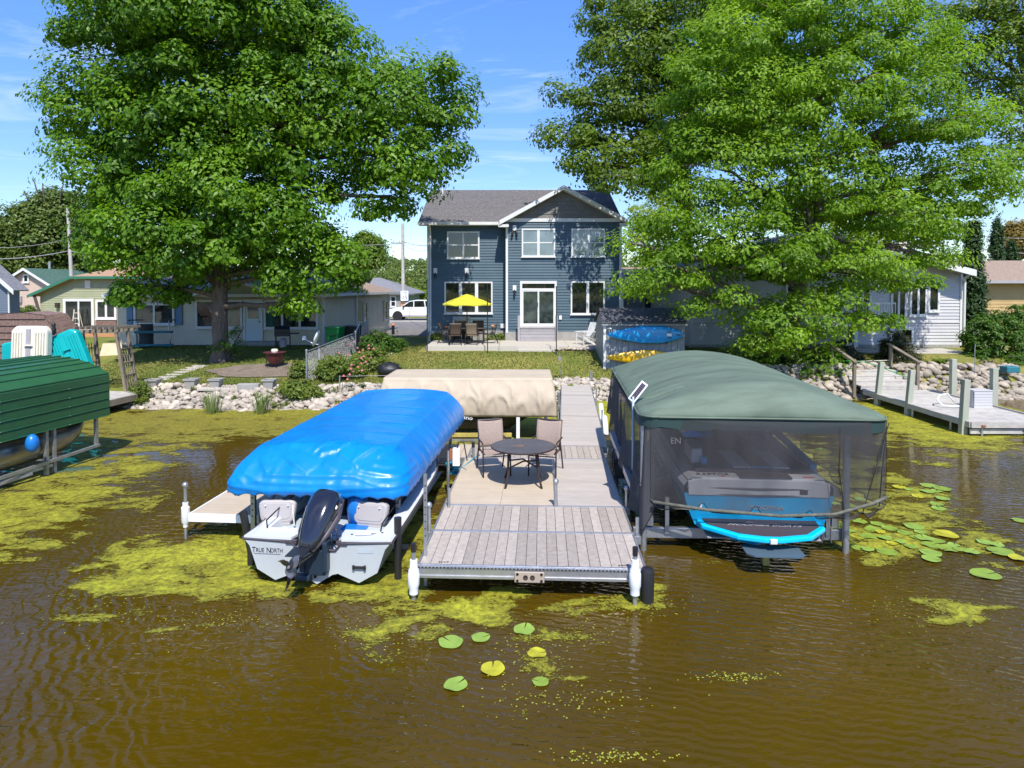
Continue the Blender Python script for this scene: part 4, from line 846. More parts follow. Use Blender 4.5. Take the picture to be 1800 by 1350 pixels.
# porch gable and windows
gp = atY(415, 492, YA - .6); ga, gb_ = atY(333, 522, YA - .6), atY(500, 522, YA - .6)
wallpoly(h, [(ga[0], ga[1] - .05), (gb_[0], gb_[1] - .05), (gp[0], gp[1] - .05)], YA - .45, .3, m_sage, 'porch_gable')
b = h.mb(); slab(b, [(ga[0] - .2, YA - .85, ga[1]), (gp[0], YA - .85, gp[1] + .07), (gp[0], 37.5, gp[1] + .07), (ga[0] - .2, 37.5, ga[1])], .1); slab(b, [(gb_[0] + .2, YA - .85, gb_[1]), (gp[0] + .003, YA - .85, gp[1] + .07), (gp[0] + .003, 37.5, gp[1] + .07), (gb_[0] + .2, 37.5, gb_[1])], .1); b.build('porch_roof', m_rooft, h.t)
rake(h, (ga[0] - .2, ga[1] - .02), (gp[0], gp[1] + .05), YA - .86, .13); rake(h, (gp[0], gp[1] + .05), (gb_[0] + .2, gb_[1] - .02), YA - .86, .13)
YP = YA - .035
pxw(h, (236, 533, 308, 571), YP, cols=2, fw=.1, g=m_glasst); pxw(h, (344, 527, 427, 577), YP, cols=2, fw=.1, g=m_glasst); pxw(h, (464, 527, 560, 578), YP, cols=3, fw=.1, g=m_glasst)
for a, c in ((309.5, 321), (223, 234)):
    x0, z1 = atY(a, 534, YP); x1, z0 = atY(c, 571, YP); h.mb().box(x0, x1, YP - .05, YP, z0, z1).build('shutter', mat('slate blue shutter', (.10, .20, .32), .6), h.t)
x0, z1 = atY(428, 526, YP); x1, z0 = atY(463, 601, YP); m_dr = mat('pale blue white door', (.55, .64, .68), .4)
b = h.mb(); b.box(x0, x0 + .1, YP - .08, YP, z0, z1).box(x1 - .1, x1, YP - .08, YP, z0, z1).box(x0 + .1, x1 - .1, YP - .08, YP, z1 - .1, z1); fr = b.build('door_frame', m_white, h.t)
d = h.mb().box(x0 + .1, x1 - .1, YP - .045, YP, z0, z1 - .1).build('door', m_dr, h.t); h.mb().box(x0 + .22, x1 - .22, YP - .055, YP - .046, z0 + 1.15, z1 - .25).build('pane', m_glasst, d); h.mb().ball((x1 - .16, YP - .08, z0 + 1.0), .035).build('knob', m_blackm, d)
x0, x1 = X(405, YA - .9), X(478, YA - .9)
for k in range(4): h.mb().box(x0, x1, YA - .25 - .25 * (k + 1), YA - .03, .8, 1.42 - .15 * k - .005 * k).build('porch_step', m_found, h.t)

# green trimmed house
YG = 40
h = H('sage_house', 'sage green sided house with green roof edge, sliding glass door and white corner window', 'house', (-25, 42, 1.0))
P = [atY(p, q, YG) for p, q in ((72, 590), (240, 590), (240, 489), (123, 489), (72, 511))]
wallpoly(h, P, YG, .3, m_sage); xa, xb = P[0][0], P[1][0]; pkx = P[3]
def lim(z):
    if z < P[4][1]: return xa, xb
    t_ = (z - P[4][1]) / (P[3][1] - P[4][1]); return xa + (P[3][0] - xa) * t_, xb
siding(h, xa, xb, 1.25, P[3][1], YG, m_sage, e=.14, lim=lim, joined=True)
a, k2, e2 = atY(48, 519, YG - .4), atY(123, 486, YG - .4), atY(250, 486, YG - .4)
m_gt = mat('green painted trim', (.03, .16, .10), .5); rake(h, a, k2, YG - .4, .16, m_gt); rake(h, k2, e2, YG - .4, .14, m_gt)
b = h.mb(); slab(b, [(a[0], YG - .39, a[1]), (k2[0], YG - .39, k2[1]), (k2[0], 48, k2[1]), (a[0], 48, a[1])], .1); slab(b, [(k2[0], YG - .39, k2[1]), (e2[0], YG - .39, e2[1]), (e2[0], 44, k2[1] + .9), (k2[0] + 1.5, 44, k2[1] + .9)], .1); b.build('roof', m_roofo, h.t)
x0, z1 = atY(112, 525, YG); x1, z0 = atY(167, 582, YG); pxw(h, (112, 525, 167, 582), YG, cols=2, fw=.16, mull=.1); pxw(h, (169, 527, 206, 561), YG, cols=2, fw=.13, g=m_glass)
x0, z1 = atY(170, 564, YG); x1, z0 = atY(206, 576, YG); h.mb().box(x0, x1, YG - .1, YG - .022, z0, z1).build('stone_apron', m_roofb, h.t)
x0, z1 = atY(150, 493, YG); x1, z0 = atY(160, 506, YG); h.mb().box(x0, x1, YG - .06, YG - .02, z0, z1).build('gable_vent', m_white, h.t)
x0, z1 = atY(60, 519, YG - .3); x1, z0 = atY(67, 549, YG - .3); h.mb().bar((x0, YG - .3, z1), (x1, YG - .2, z0), .14).build('eave_brace', m_barkd, h.t)
x0, z1 = atY(103, 535, YG); b = h.mb().box(x0 - .1, x0 + .1, YG - .2, YG - .02, z1 - .2, z1 + .1).build('wall_lantern', m_frame, h.t)
# step ladder seen through the sliding door is left on the deck edge, a white folding one
lx, lz = atY(134, 580, YG - .5); t = thing('step_ladder', 'small pale step ladder standing at the sliding glass door', 'ladder', (lx, YG - .55, 1.2)); b = MB()
for s_ in (-1, 1): b.bar((s_ * .25, 0, 0), (s_ * .13, .1, 1.5), .04); b.bar((s_ * .25, .4, 0), (s_ * .13, .12, 1.45), .03)
b.build('rail', m_cream, t); b = MB()
for k in range(4): b.box(-.23 + k * .03, .23 - k * .03, -.03 + .02 * k, .07 + .02 * k, .3 + .32 * k, .33 + .32 * k)
b.build('tread', m_cream, t)
# pink house
YK = 55
h = H('pink_house', 'small pink stucco house with a green shingle roof and green shutters', 'house', (-41, 58, 1.0))
P = [atY(p, q, YK) for p, q in ((10, 560), (90, 560), (86, 500), (41, 474), (10, 492))]; wallpoly(h, P, YK, 10, m_pink)
a, k2, e2 = atY(5, 494, YK - .4), atY(41, 471, YK - .4), atY(92, 503, YK - .4); b = h.mb(); slab(b, [(a[0], YK - .4, a[1]), (k2[0], YK - .4, k2[1]), (k2[0], 66, k2[1]), (a[0], 66, a[1])], .1); slab(b, [(e2[0], YK - .4, e2[1]), (k2[0] + .003, YK - .4, k2[1]), (k2[0] + .003, 66, k2[1]), (e2[0], 66, e2[1])], .1); b.build('roof', m_roofg, h.t)
rake(h, a, k2, YK - .41, .2); rake(h, k2, e2, YK - .41, .2)
pxw(h, (41, 482, 52, 497), YK, cols=1, fw=.12)
x0, z1 = atY(17, 513, YK); x1, z0 = atY(29, 536, YK); w = h.mb(); w.box(x0, x1, YK - .08, YK - .005, z0, z1).build('green_shutter', m_gt, h.t)
x0, z1 = atY(32, 521, YK); h.mb().box(x0, x0 + .35, YK - .2, YK - .005, z1 - .5, z1).build('meter_box', m_greyt, h.t)
x0, z1 = atY(87, 460, 58); h.mb().tube([(x0, 58, z1 - 1.2), (x0, 58, z1)], .1, 8).build('vent_pipe', m_galv, h.t)
# slate house at the left edge
h = H('slate_house', 'corner of a slate blue house with a white rake at the left edge', 'house', (-37, 46, 1.0)); YS = 44
P = [atY(p, q, YS) for p, q in ((-60, 560), (15, 560), (15, 508), (0, 495), (-60, 440))]; wallpoly(h, P, YS, 1.0, m_slate); siding(h, P[0][0], P[1][0], 1.2, P[2][1], YS, m_slate, joined=True)
a, b_ = atY(-60, 436, YS - .4), atY(24, 510, YS - .4); rake(h, a, b_, YS - .4, .3); b = h.mb(); slab(b, [(b_[0], YS - .39, b_[1]), (a[0], YS - .39, a[1]), (a[0], 45, a[1]), (b_[0], 45, b_[1])], .1); b.build('roof', m_roofx, h.t)
x0, z1 = atY(15, 512, YS - .1); h.mb().tube([(x0, YS - .1, z1), (x0, YS - .1, 1.2)], .05, 8).build('downspout', m_white, h.t)
# grey roofed house beyond
YQ = 60
h = H('grey_roof_house', 'distant house with a low grey hip roof and green grey wall behind the ranch house', 'house', (-11, 63, 1.0))
x0, x1 = X(650, YQ), X(720, YQ); zq = Z(516, YQ); h.mb().box(x0, x1, YQ, YQ + 8, 1, zq).build('wall', mat('grey green siding', (.17, .22, .19), .6), h.t)
b = h.mb(); kx = X(660, YQ + 4); kz = Z(488, YQ + 4)
for P in (((x0 - .5, YQ - .5, zq), (x1 + .5, YQ - .5, zq), (kx + .5, YQ + 4, kz), (x0 - .5, YQ + 4, kz)), ((x1 + .5, YQ - .5, zq), (x1 + .5, YQ + 8.5, zq), (kx + .5, YQ + 4, kz))): slab(b, P, .15)
b.build('roof', m_roofx, h.t); pxw(h, (686, 520, 697, 540), YQ, cols=1, rail=.5, fw=.12); h.mb().box(X(697.5, YQ), X(704, YQ), YQ - .06, YQ - .005, Z(541, YQ), Z(519, YQ)).build('shutter', m_found, h.t)

# ------------------------------------------------------------------ grey sided house on the right
YH = 31.0
h = H('grey_sided_house', 'pale grey sided house with a low gable and white deck half hidden by the maple', 'house', (16, 34, 1.0))
xa, xb = X(1215, YH), X(1689, YH); pkx = X(1440, YH); eZ = Z(480, YH); kZ = Z(415, YH); zb = Z(603, YH); zm = Z(568, YH)
wallpoly(h, [(xa, .9), (xb, .9), (xb, eZ), (pkx, kZ), (xa, eZ)], YH, 9, m_greyv)
def lim(z):
    t_ = max(0, (z - eZ) / (kZ - eZ)); return xa + (pkx - xa) * t_, xb + (pkx - xb) * t_
siding(h, xa, xb, 1.35, zm, YH - .004, m_greyv, e=.15); siding(h, xa, xb, zm + .05, kZ - .05, YH, m_greyv, e=.15, lim=lim)
h.mb().box(xa, xb, YH - .05, YH - .027, zm, zm + .05).build('band_board', m_greyv, h.t); h.mb().box(xa, xb, YH - .035, YH, .9, 1.35).build('foundation', m_found, h.t)
h.mb().box(xb - .05, xb + .06, YH - .06, YH + .05, 1.3, eZ).build('corner_board', m_white, h.t)
a, k2, e2 = atY(1170, 478, YH - .8), atY(1438, 403, YH - .8), atY(1716, 475, YH - .8)
b = h.mb(); slab(b, [(a[0], YH - .78, a[1]), (k2[0], YH - .78, k2[1]), (k2[0], 41, k2[1]), (a[0], 41, a[1])], .1); slab(b, [(e2[0], YH - .78, e2[1]), (k2[0] + .003, YH - .78, k2[1]), (k2[0] + .003, 41, k2[1]), (e2[0], 41, e2[1])], .1); b.build('roof', m_roofx, h.t)
rake(h, a, k2, YH - .79, .28); rake(h, k2, e2, YH - .79, .28)
b = h.mb(); b.prism([(a[0] + .1, a[1] - .12), (k2[0], k2[1] - .12), (e2[0] - .1, e2[1] - .12), (e2[0] - .1, e2[1] - .16), (k2[0], k2[1] - .17), (a[0] + .1, a[1] - .16)], YH - .775, YH - .03, 'y'); b.build('soffit', m_greyv, h.t)
h.mb().tube([(e2[0] - .05, YH - .6, e2[1] - .15), (e2[0] - .2, YH - .3, e2[1] - .35), (xb + .12, YH - .1, e2[1] - .55), (xb + .12, YH - .1, 1.5), (xb + .35, YH - .5, 1.35)], .055, 8).build('downspout', m_white, h.t)
x, z = atY(1641, 445, YH + 1); h.mb().tube([(x, YH + 1, z - .3), (x, YH + 1, z + .4)], .06, 8).build('vent_pipe', m_white, h.t)
x, z = atY(1587, 430, YH + 4); h.mb().box(x - .2, x + .2, YH + 4, YH + 4.5, z - .9, z + .25).build('chimney', m_cream, h.t)
for p in ((1565, 497, 1592, 566), (1598, 497, 1628, 556), (1630, 495, 1650, 548), (1500, 500, 1530, 560), (1430, 500, 1470, 560), (1380, 500, 1410, 560)): pxw(h, p, YH, cols=2 if p[2] - p[0] > 22 else 1, fw=.1)
for p in ((1560, 576, 1572, 606), (1578, 576, 1604, 606), (1480, 578, 1500, 606)): pxw(h, p, YH - .005, cols=1, fw=.1)
# white balcony deck
yb = YH - 1.9; z0 = Z(570, yb); x0, x1 = X(1395, yb), X(1575, yb); h.mb().box(x0, x1, yb, YH - .06, z0 - .12, z0).build('balcony_floor', m_white, h.t)
for px in (1400, 1507, 1570): x = X(px, yb); h.mb().box(x - .09, x + .09, yb + .03, yb + .21, ground(x, yb) - .05, z0 - .12).build('balcony_post', m_white, h.t)
b = h.mb().box(x0, x1, yb - .02, yb + .06, z0 + .9, z0 + .97).box(x0, x1, yb, yb + .04, z0 + .1, z0 + .15); b.build('balcony_rail', m_white, h.t)
k = 0; x = x0
while x < x1: h.piece('baluster', m_white, (x, yb + .02, z0 + .52), (.035, .035, .76)); x += .13
t = MB(); t.box(X(1490, 29.3), X(1690, 29.3), 28.3, 30.6, 1.0, 1.215).build('stone_terrace', m_conc)['kind'] = 'structure'
# brown house at the right edge
h = H('tan_house', 'tan sided house with a tan shingle roof at the right edge', 'house', (31, 44, 1.0)); YB = 40
x0, x1 = X(1722, YB), X(1990, YB); z1 = Z(497, YB); h.mb().box(x0, x1, YB, 48, 1, z1).build('wall', m_tanv, h.t); siding(h, x0, x1, 1.2, z1, YB, m_tanv, e=.2, joined=True)
b = h.mb(); slab(b, [(x0 - .3, YB - .6, Z(493, YB - .6)), (x1, YB - .6, Z(493, YB - .6)), (x1, 45, Z(458, 45)), (x0 - .3, 45, Z(458, 45))], .15); b.build('roof', m_rooft, h.t); h.mb().box(x0 - .3, x1, YB - .75, YB - .605, Z(498, YB - .6), Z(493, YB - .6)).build('gutter', m_greyt, h.t)
# white house seen between the blue house and the maple
h = H('white_house', 'white sided house glimpsed behind the shed under the maple', 'house', (8, 44, 1.0)); YW = 42
x0, x1 = X(1096, YW), X(1330, YW); h.mb().box(x0, x1, YW, 48, 1, Z(505, YW)).build('wall', m_white, h.t); siding(h, x0, x1, 1.2, Z(505, YW), YW, m_white, joined=True)
b = h.mb(); slab(b, [(x0 - .3, YW - .5, Z(503, YW - .5)), (x1, YW - .5, Z(503, YW - .5)), (x1, 46, Z(470, 46)), (x0 - .3, 46, Z(470, 46))], .15); b.build('roof', m_rooft, h.t); pxw(h, (1130, 520, 1160, 550), YW, cols=2, fw=.12)
# drive and road
b = MB(); P = [at(p, q, 1.204)[:2] for p, q in ((625, 593), (752, 590), (752, 566), (690, 566))]; b.face(*[(x, y, 1.206) for x, y in P]).build('driveway', m_asph)['kind'] = 'structure'
b = MB(); b.face((-90, 50.5, 1.205), (90, 50.5, 1.205), (90, 58, 1.205), (-90, 58, 1.205)).build('road', m_road)['kind'] = 'structure'

# ------------------------------------------------------------------ shed with boards
YD = 26.6
h = H('garden_shed', 'pale grey resin garden shed with dark shingles beside the blue house', 'shed', (5.4, 27.8, .7))
x0, zb = atY(1062, 648, YD); x1, _ = atY(1201, 648, YD); zb = .6; ze = Z(567, YD); YE = 29.0; rdg = Z(541, 27.8)
h.mb().box(x0, x1, YD, YE, zb, ze).build('wall', m_shed, h.t)
n = 13
for k in range(n): w = (x1 - x0) / n; h.piece('wall_panel', m_shed, (x0 + w * (k + .5), YD - .012, (zb + ze) / 2 - .04), (w - .022, .024, ze - zb - .1))
for k in range(9): w = (YE - YD) / 9; h.piece('wall_panel', m_shed, (x0 - .012, YD + w * (k + .5), (zb + ze) / 2 - .04), (.024, w - .022, ze - zb - .1))
h.mb().box(x0 - .04, x0 + .06, YD - .04, YD + .02, zb, ze).build('corner_post', m_white, h.t); h.mb().box(x1 - .06, x1 + .04, YD - .04, YD + .02, zb, ze).build('corner_post', m_shed, h.t)
h.mb().box(x0 - .12, x1 + .12, YD - .14, YD - .03, ze - .12, ze + .01).build('fascia', m_shed, h.t)
ry = (YD + YE) / 2; b = h.mb(); slab(b, [(x0 - .12, YD - .16, ze), (x1 + .12, YD - .16, ze), (x1 + .05, ry, rdg), (x0 - .05, ry, rdg)], .05); slab(b, [(x0 - .12, YE + .16, ze), (x1 + .12, YE + .16, ze), (x1 + .05, ry + .003, rdg), (x0 - .05, ry + .003, rdg)], .05); b.build('roof', m_roofd, h.t)
for s_ in (x0 - .001, x1 - .049): h.mb().prism([(YD + .02, ze), (YE, ze), (ry, rdg - .06)], s_, s_ + .05, 'x').build('gable_end', m_shed, h.t)
x, z = atY(1071, 579, YD - .1); h.mb().lathe([(.02, -.12), (.025, 0), (.1, .02), (.1, .05), (.01, .07)], (x, YD - .1, z), 12).build('shed_light', m_pvc, h.t)
def board(name, label, cat, pa, pb, top, bot, Y, m, tip, thick=.12, extra=None):
    x0, _ = atY(pa, 600, Y); x1, _ = atY(pb, 600, Y); _, z1 = atY(900, top, Y); _, z0 = atY(900, bot, Y); L = x1 - x0; Hh = (z1 - z0) / 2; o = ((x0 + x1) / 2, Y, (z0 + z1) / 2); t = thing(name, label, cat, o)
    N_ = 30; G_ = []
    for i in range(N_ + 1):
        u = i / N_; w = Hh * (min(1, (u / tip[0])) ** .62 if u < tip[0] else (1 if u < 1 - tip[1] else max(0, (1 - u) / tip[1]) ** .5)); w = max(w, .004); xx = (u - .5) * L; row = []
        for k in range(12):
            a = 2 * pi * k / 12; row.append((xx, -sin(a) * thick / 2 * min(1, w / Hh + .15) , cos(a) * w))
        G_.append(row)
    bd = MB().grid(G_, closed=True).build('hull', m, t, smooth=True); return t, L, Hh
t, L, Hh = board('paddle_board', 'bright blue paddle board hung on the shed front, above the yellow one', 'paddle board', 1067, 1203, 573, 604, YD - .22, m_sup, (.45, .3))
for dx, dz, w in ((.3, .06, .08), (.3, -.06, .08), (.42, 0, .1)): MB().box(L * dx - w, L * dx + w, -.075, -.055, dz * 2 - .018, dz * 2 + .018).build('strap', m_blackp, t)
MB().box(L * .27, L * .33, -.075, -.055, -.05, .05).build('fin_patch', m_pvc, t)
for u in (-.27, .27): b = MB(); b.tube([(u * L, .2, -.05), (u * L, .0, -Hh - .02), (u * L, -.1, -Hh), (u * L, -.11, -Hh + .1)], .012, 6); b.build('hanger', m_blackm, t)
t, L, Hh = board('surf_board', 'golden yellow board hung low on the shed front, under the blue one', 'paddle board', 1064, 1196, 615, 641, YD - .25, m_kay, (.5, .4), .14)
for u in (-.2, .22): b = MB(); b.tube([(u * L, .2, -.05), (u * L, .0, -Hh - .02), (u * L, -.11, -Hh), (u * L, -.12, -Hh + .1)], .012, 6); b.build('hanger', m_blackm, t)
# ------------------------------------------------------------------ main dock
DZ = .42
def inv(T, x, y):
    a = T.rotation_euler[2]; dx, dy = x - T.location[0], y - T.location[1]; return dx * cos(a) + dy * sin(a), -dx * sin(a) + dy * cos(a)
def lp(T, px, py, z): return inv(T, *at(px, py, z))
def lpY(T, px, py, Y):
    x, z = atY(px, py, Y); u, v = inv(T, x, Y); return u, v, z - T.location[2]
x0, y0 = at(733, 992, DZ)
D = thing('boat_dock', 'wide floating boat dock of grey and tan planks holding the round table', 'dock', (x0, y0, DZ), R(-2.6)); Wd = 3.08
TH = .028
def plankrow(T, m, x0, x1, y0, y1, n, along='y', gap=.007, name='plank', z=0):
    if along == 'y':
        w = (x1 - x0) / n
        for i in range(n): piece(name, m, T, (x0 + w * (i + .5), (y0 + y1) / 2, z - TH / 2 + random.uniform(-.0015, .0015)), (w - gap, y1 - y0, TH))
    else:
        w = (y1 - y0) / n
        for i in range(n): piece(name, m, T, ((x0 + x1) / 2, y0 + w * (i + .5), z - TH / 2 + random.uniform(-.001, .001)), (x1 - x0, w - gap, TH))
plankrow(D, m_deck, .03, Wd - .03, .03, 1.20, 21); plankrow(D, m_deck, .03, Wd - .03, 1.245, 2.38, 21)
plankrow(D, m_tan, .03, .97, 2.43, 5.42, 20, 'x', gap=.004); plankrow(D, m_tan, .975, 1.90, 2.43, 5.42, 20, 'x', gap=.004)
plankrow(D, m_deckl, 1.95, Wd - .03, 2.43, 5.42, 21, 'x', gap=.004); plankrow(D, m_deck, .1, Wd - .03, 5.46, 6.62, 21)
plankrow(D, m_tan, -.95, .06, 5.46, 6.62, 6)
b = MB()
def frame(b, x0, x1, y0, y1, h=.15): b.box(x0, x1, y0, y0 + .03, -h, .002).box(x0, x1, y1 - .03, y1, -h, .002).box(x0, x0 + .028, y0 + .03, y1 - .03, -h, .002).box(x1 - .028, x1, y0 + .03, y1 - .03, -h, .002)
frame(b, 0, Wd, 0, 1.23); frame(b, 0, Wd, 1.235, 2.41); frame(b, 0, 1.93, 2.415, 5.45); frame(b, 1.935, Wd, 2.415, 5.45); frame(b, .07, Wd, 5.455, 6.65); frame(b, -.98, .065, 5.455, 6.65)
for y in (.6, 1.8, 3.2, 4.0, 4.8): b.box(.03, Wd - .03, y - .03, y + .03, -.14, -.04)
b.build('frame', m_alu, D, bevel=.003)
b = MB().box(-.01, Wd + .01, -.045, -.002, -.165, -.125).box(-.01, Wd + .01, -.03, -.002, -.125, -.035).box(-.01, Wd + .01, -.04, -.002, -.035, -.004); b.build('fascia', m_alu, D, bevel=.004)
for i in range(60): x = .05 + i * .0505; 
b = MB()
for i in range(62): b.box(.02 + i * .0493, .045 + i * .0493, -.044, -.0405, -.03, -.012)
b.build('fascia_notches', m_blackp, D)['kind'] = 'stuff'
# hand plate on the front edge
u0, _, w0 = lpY(D, 905, 1015, 8.77); u1, _, w1 = lpY(D, 957, 996, 8.77); m_plate = mat('taupe plastic', (.38, .31, .24), .5)
b = MB(); b.box(u0, u1, -.075, -.048, w0, w1); p = b.build('bumper_plate', m_plate, D, bevel=.012)
for du in (.04, .96):
    for dw in (.2, .8): MB().lathe([(.018, 0), (.018, .008), (.001, .008)], (0, 0, 0), 10).build('bolt', m_blackm, p).matrix_local = Matrix.Translation((u0 + (u1 - u0) * (.1 + .8 * (du > .5)), -.075, w0 + (w1 - w0) * dw)) @ Matrix.Rotation(R(90), 4, 'X')
for du in (.37, .6): MB().lathe([(.033, 0), (.033, .006), (.02, .006), (.001, -.004)], (0, 0, 0), 14).build('hole_ring', m_frame, p).matrix_local = Matrix.Translation((u0 + (u1 - u0) * du, -.075, (w0 + w1) / 2)) @ Matrix.Rotation(R(90), 4, 'X')
for x in (.35, 2.78): text('SW7', 'dock_stamp', m_blackm, D, (x, .08, .003), (0, 0, 0), .06, .001, wide=1.2)
def post(T, x, y, z0, z1, r=.028, m=None, cap=None): 
    o = MB().tube([(x, y, z0), (x, y, z1)], r, 10).build('post', m or m_galv, T, smooth='auto')
    if cap == 'ball': MB().ball((x, y, z1 + .035), .05, 12, 8).build('ball_cap', m_galv, o, smooth=True)
    if cap == 'black': MB().tube([(x, y, z1 - .1), (x, y, z1 + .01)], r + .006, 10).build('rubber_cap', m_blackp, o)
    b = MB().box(x - r - .02, x + r + .02, y - r - .02, y + r + .02, -.13, -.01); b.build('bracket', m_galv, o, bevel=.003); return o
for (px, pyt, pyb, cap) in ((768, 892, 933, 'ball'), (789, 858, 892, None), (977, 850, 891, 'ball'), (1099, 862, 891, 'ball'), (1113, 910, 940, None), (832, 778, 806, 'black'), (842, 760, 783, None)):
    u, v = lp(D, px, pyb, DZ); X_, Y_ = at(px, pyb, DZ); z1 = atY(px, pyt, Y_)[1] - DZ
    if u < .1: u = min(u, -.045)
    if u > Wd - .1: u = max(u, Wd + .045)
    post(D, u, v, -1.2, z1, cap=cap)
def sleeve(T, u, v, ztop, zb, zpost):
    o = post(T, u, v, -1.3, zpost, .03, cap='black')
    b = MB(); h = ztop - zb; b.lathe([(.042, 0), (.062, .02), (.062, .10), (.078, .14), (.078, h * .62), (.070, h * .66), (.070, h * .72), (.052, h * .78), (.050, h), (.035, h)], (u, v, zb), 20); q = b.build('roller_sleeve', m_pvc, T, smooth='auto')
u, v, zt_ = lpY(D, 749, 979, 8.7); zb_ = lpY(D, 748, 1040, 8.7)[2]; sleeve(D, -.02 if u > -.02 else u, -.13, zt_, zb_, lpY(D, 749, 952, 8.7)[2])
u, v, zt_ = lpY(D, 1114, 976, 8.6); zb_ = lpY(D, 1114, 1039, 8.6)[2]; sleeve(D, u, -.14, zt_, zb_, lpY(D, 1114, 956, 8.6)[2])
u, v, _ = lpY(D, 1134, 1000, 8.75); MB().lathe([(.03, -.62), (.035, -.50), (.085, -.47), (.09, -.05), (.075, -.0), (.03, .01), (.03, .02)], (u, -.05, .03), 18).build('black_bumper', m_blackp, D, smooth='auto'); MB().tube([(u, -.05, -1.3), (u, -.05, -.55)], .028, 8).build('post', m_galv, D)
# power pedestal, brown board and ropes left of the dock
x, y = at(805, 822, 0); t = thing('power_pedestal', 'white power box on a grey post beside the tan planks', 'power box', (x, 12.9, 0)); x, z0 = atY(804, 818, 12.9); z1 = atY(804, 788, 12.9)[1]; xo = x - t.location[0]
MB().box(xo - .09, xo + .05, -.06, .08, z0, z1).build('box', m_pvc, t, bevel=.008); xq = atY(794, 800, 12.9)[0] - t.location[0]; MB().box(xq - .04, xq + .045, -.03, .06, z0 + .12, z1 - .02).build('side_board', mat('rust brown board', (.30, .10, .04), .7), t, bevel=.005); MB().tube([(xq - .07, 0, -.6), (xq - .07, 0, z1 - .05)], .03, 8).build('post', m_galv, t)
b = MB(); b.tube([(xo, 0, z1), (xo + .02, -.02, z1 + .12), (xo + .12, .1, z1 + .1), (xo + .18, .2, z1 - .3)], .012, 6); b.build('cable', m_blackp, t)
m_rope = mat('bright cyan rope', (.02, .35, .48), .7); t = thing('mooring_rope', 'tangled cyan mooring rope hanging beside the lift post left of the dock', 'rope', (*at(790, 830, .42), .42)); b = MB(); P = []
for i in range(60): a = i * .9; P.append((.10 * cos(a) + .03 * sin(a * 2.3) + i * .002, .07 * sin(a) + .1, .12 * sin(a * .7) + .04))
b.tube(P, .009, 5); b.tube([P[-1], (.25, .4, .0), (.42, .9, .03), (.55, 1.3, .02)], .009, 5); b.build('coil', m_rope, t, smooth=True)

# walkway to the shore
xa, ya = at(984, 784, DZ); Wk = 1.12
K_ = thing('dock_walkway', 'long light grey plank walkway leading from the dock to the lawn', 'dock', (xa - .02, ya - .0, DZ), R(-4.6)); Ly = 10.6
for s0 in range(3):
    a = .03 + s0 * Ly / 3; c = (s0 + 1) * Ly / 3 - .01; plankrow(K_, m_deckl, .03, Wk - .03, a, c, 24, 'x', gap=.004)
b = MB()
for s0 in range(3): frame(b, 0, Wk, .005 + s0 * Ly / 3, (s0 + 1) * Ly / 3)
b.build('frame', m_alu, K_)
for (u, v, z1) in ((-.05, 9.9, .5), (Wk + .05, 9.9, .45), (-.05, 5.2, .4), (Wk + .05, 6.3, .35), (Wk + .05, 3.0, .3), (-.05, 2.6, .3)): post(K_, u, v, -1.3, z1, .024)
b = MB(); b.tube([(-.06, 9.9, .5), (-.06, 9.9, 1.15)], .018, 6); b.box(-.11, -.01, 9.85, 9.95, .85, 1.0); b.build('light_post', m_galv, K_)
for v in (4.0, 2.1):
    MB().lathe([(.02, -.45), (.07, -.40), (.075, .25), (.06, .32), (.02, .34)], (0, 0, 0), 14).build('side_bumper', m_pvc, K_, smooth='auto').matrix_local = Matrix.Translation((Wk + .12, v + .6, -.05)) @ Matrix.Rotation(R(-62), 4, 'X')
# ------------------------------------------------------------------ patio table and chairs on the dock
xt, yt = atY(919.5, 783, 12.35)[0], 12.35
T = thing('dining_table', 'round dark grey slatted metal table with a rusty patch, standing on the dock', 'table', (xt, yt, DZ))
b = MB(); b.lathe([(.60, -.028), (.612, -.02), (.612, -.004), (.60, .0)], (0, 0, .72), 56); b.build('rim', m_frame, T, smooth='auto')
m_top = mat('grey slat table top', (.085, .08, .08), .5, nz=(3, .2), bump=(40, .2, .002)); n = 15
for i in range(n):
    y0_ = -.585 + i * 1.17 / n; y1_ = y0_ + 1.17 / n - .003; h0 = sqrt(max(.0, .595 ** 2 - y0_ ** 2)); h1 = sqrt(max(.0, .595 ** 2 - y1_ ** 2)); MB().prism([(-h0, y0_), (h0, y0_), (h1, y1_), (-h1, y1_)], .70, .7205 + .0006 * (i % 2)).build('slat', m_top, T)
b = MB(); b.lathe([(.14, 0), (.12, .002), (1e-4, .002)], (-.1, -.02, .7215), 24, ry=.5); b.build('rust_stain', mat('rusty stain', (.085, .08, .08), .6, nz=(5, 1.0), col2=(.26, .13, .055)), T); MB().lathe([(.05, 0), (.04, .002), (1e-4, .002)], (.04, .0, .7215), 14, ry=.4).build('rust_stain', m_frame, T)
for a in (45, 135, 225, 315):
    c, s_ = cos(R(a)), sin(R(a)); MB().tube([(c * .36, s_ * .36, .69), (c * .40, s_ * .40, .45), (c * .40, s_ * .40, .25), (c * .48, s_ * .48, .0)], .021, 8).build('leg', m_frame, T, smooth=True)
for a in (45, 135): c, s_ = cos(R(a)), sin(R(a)); MB().tube([(c * .40, s_ * .40, .36), (0, 0, .42 + (a > 90) * .045), (-c * .40, -s_ * .40, .36)], .016, 8).build('cross_brace', m_frame, T, smooth=True)
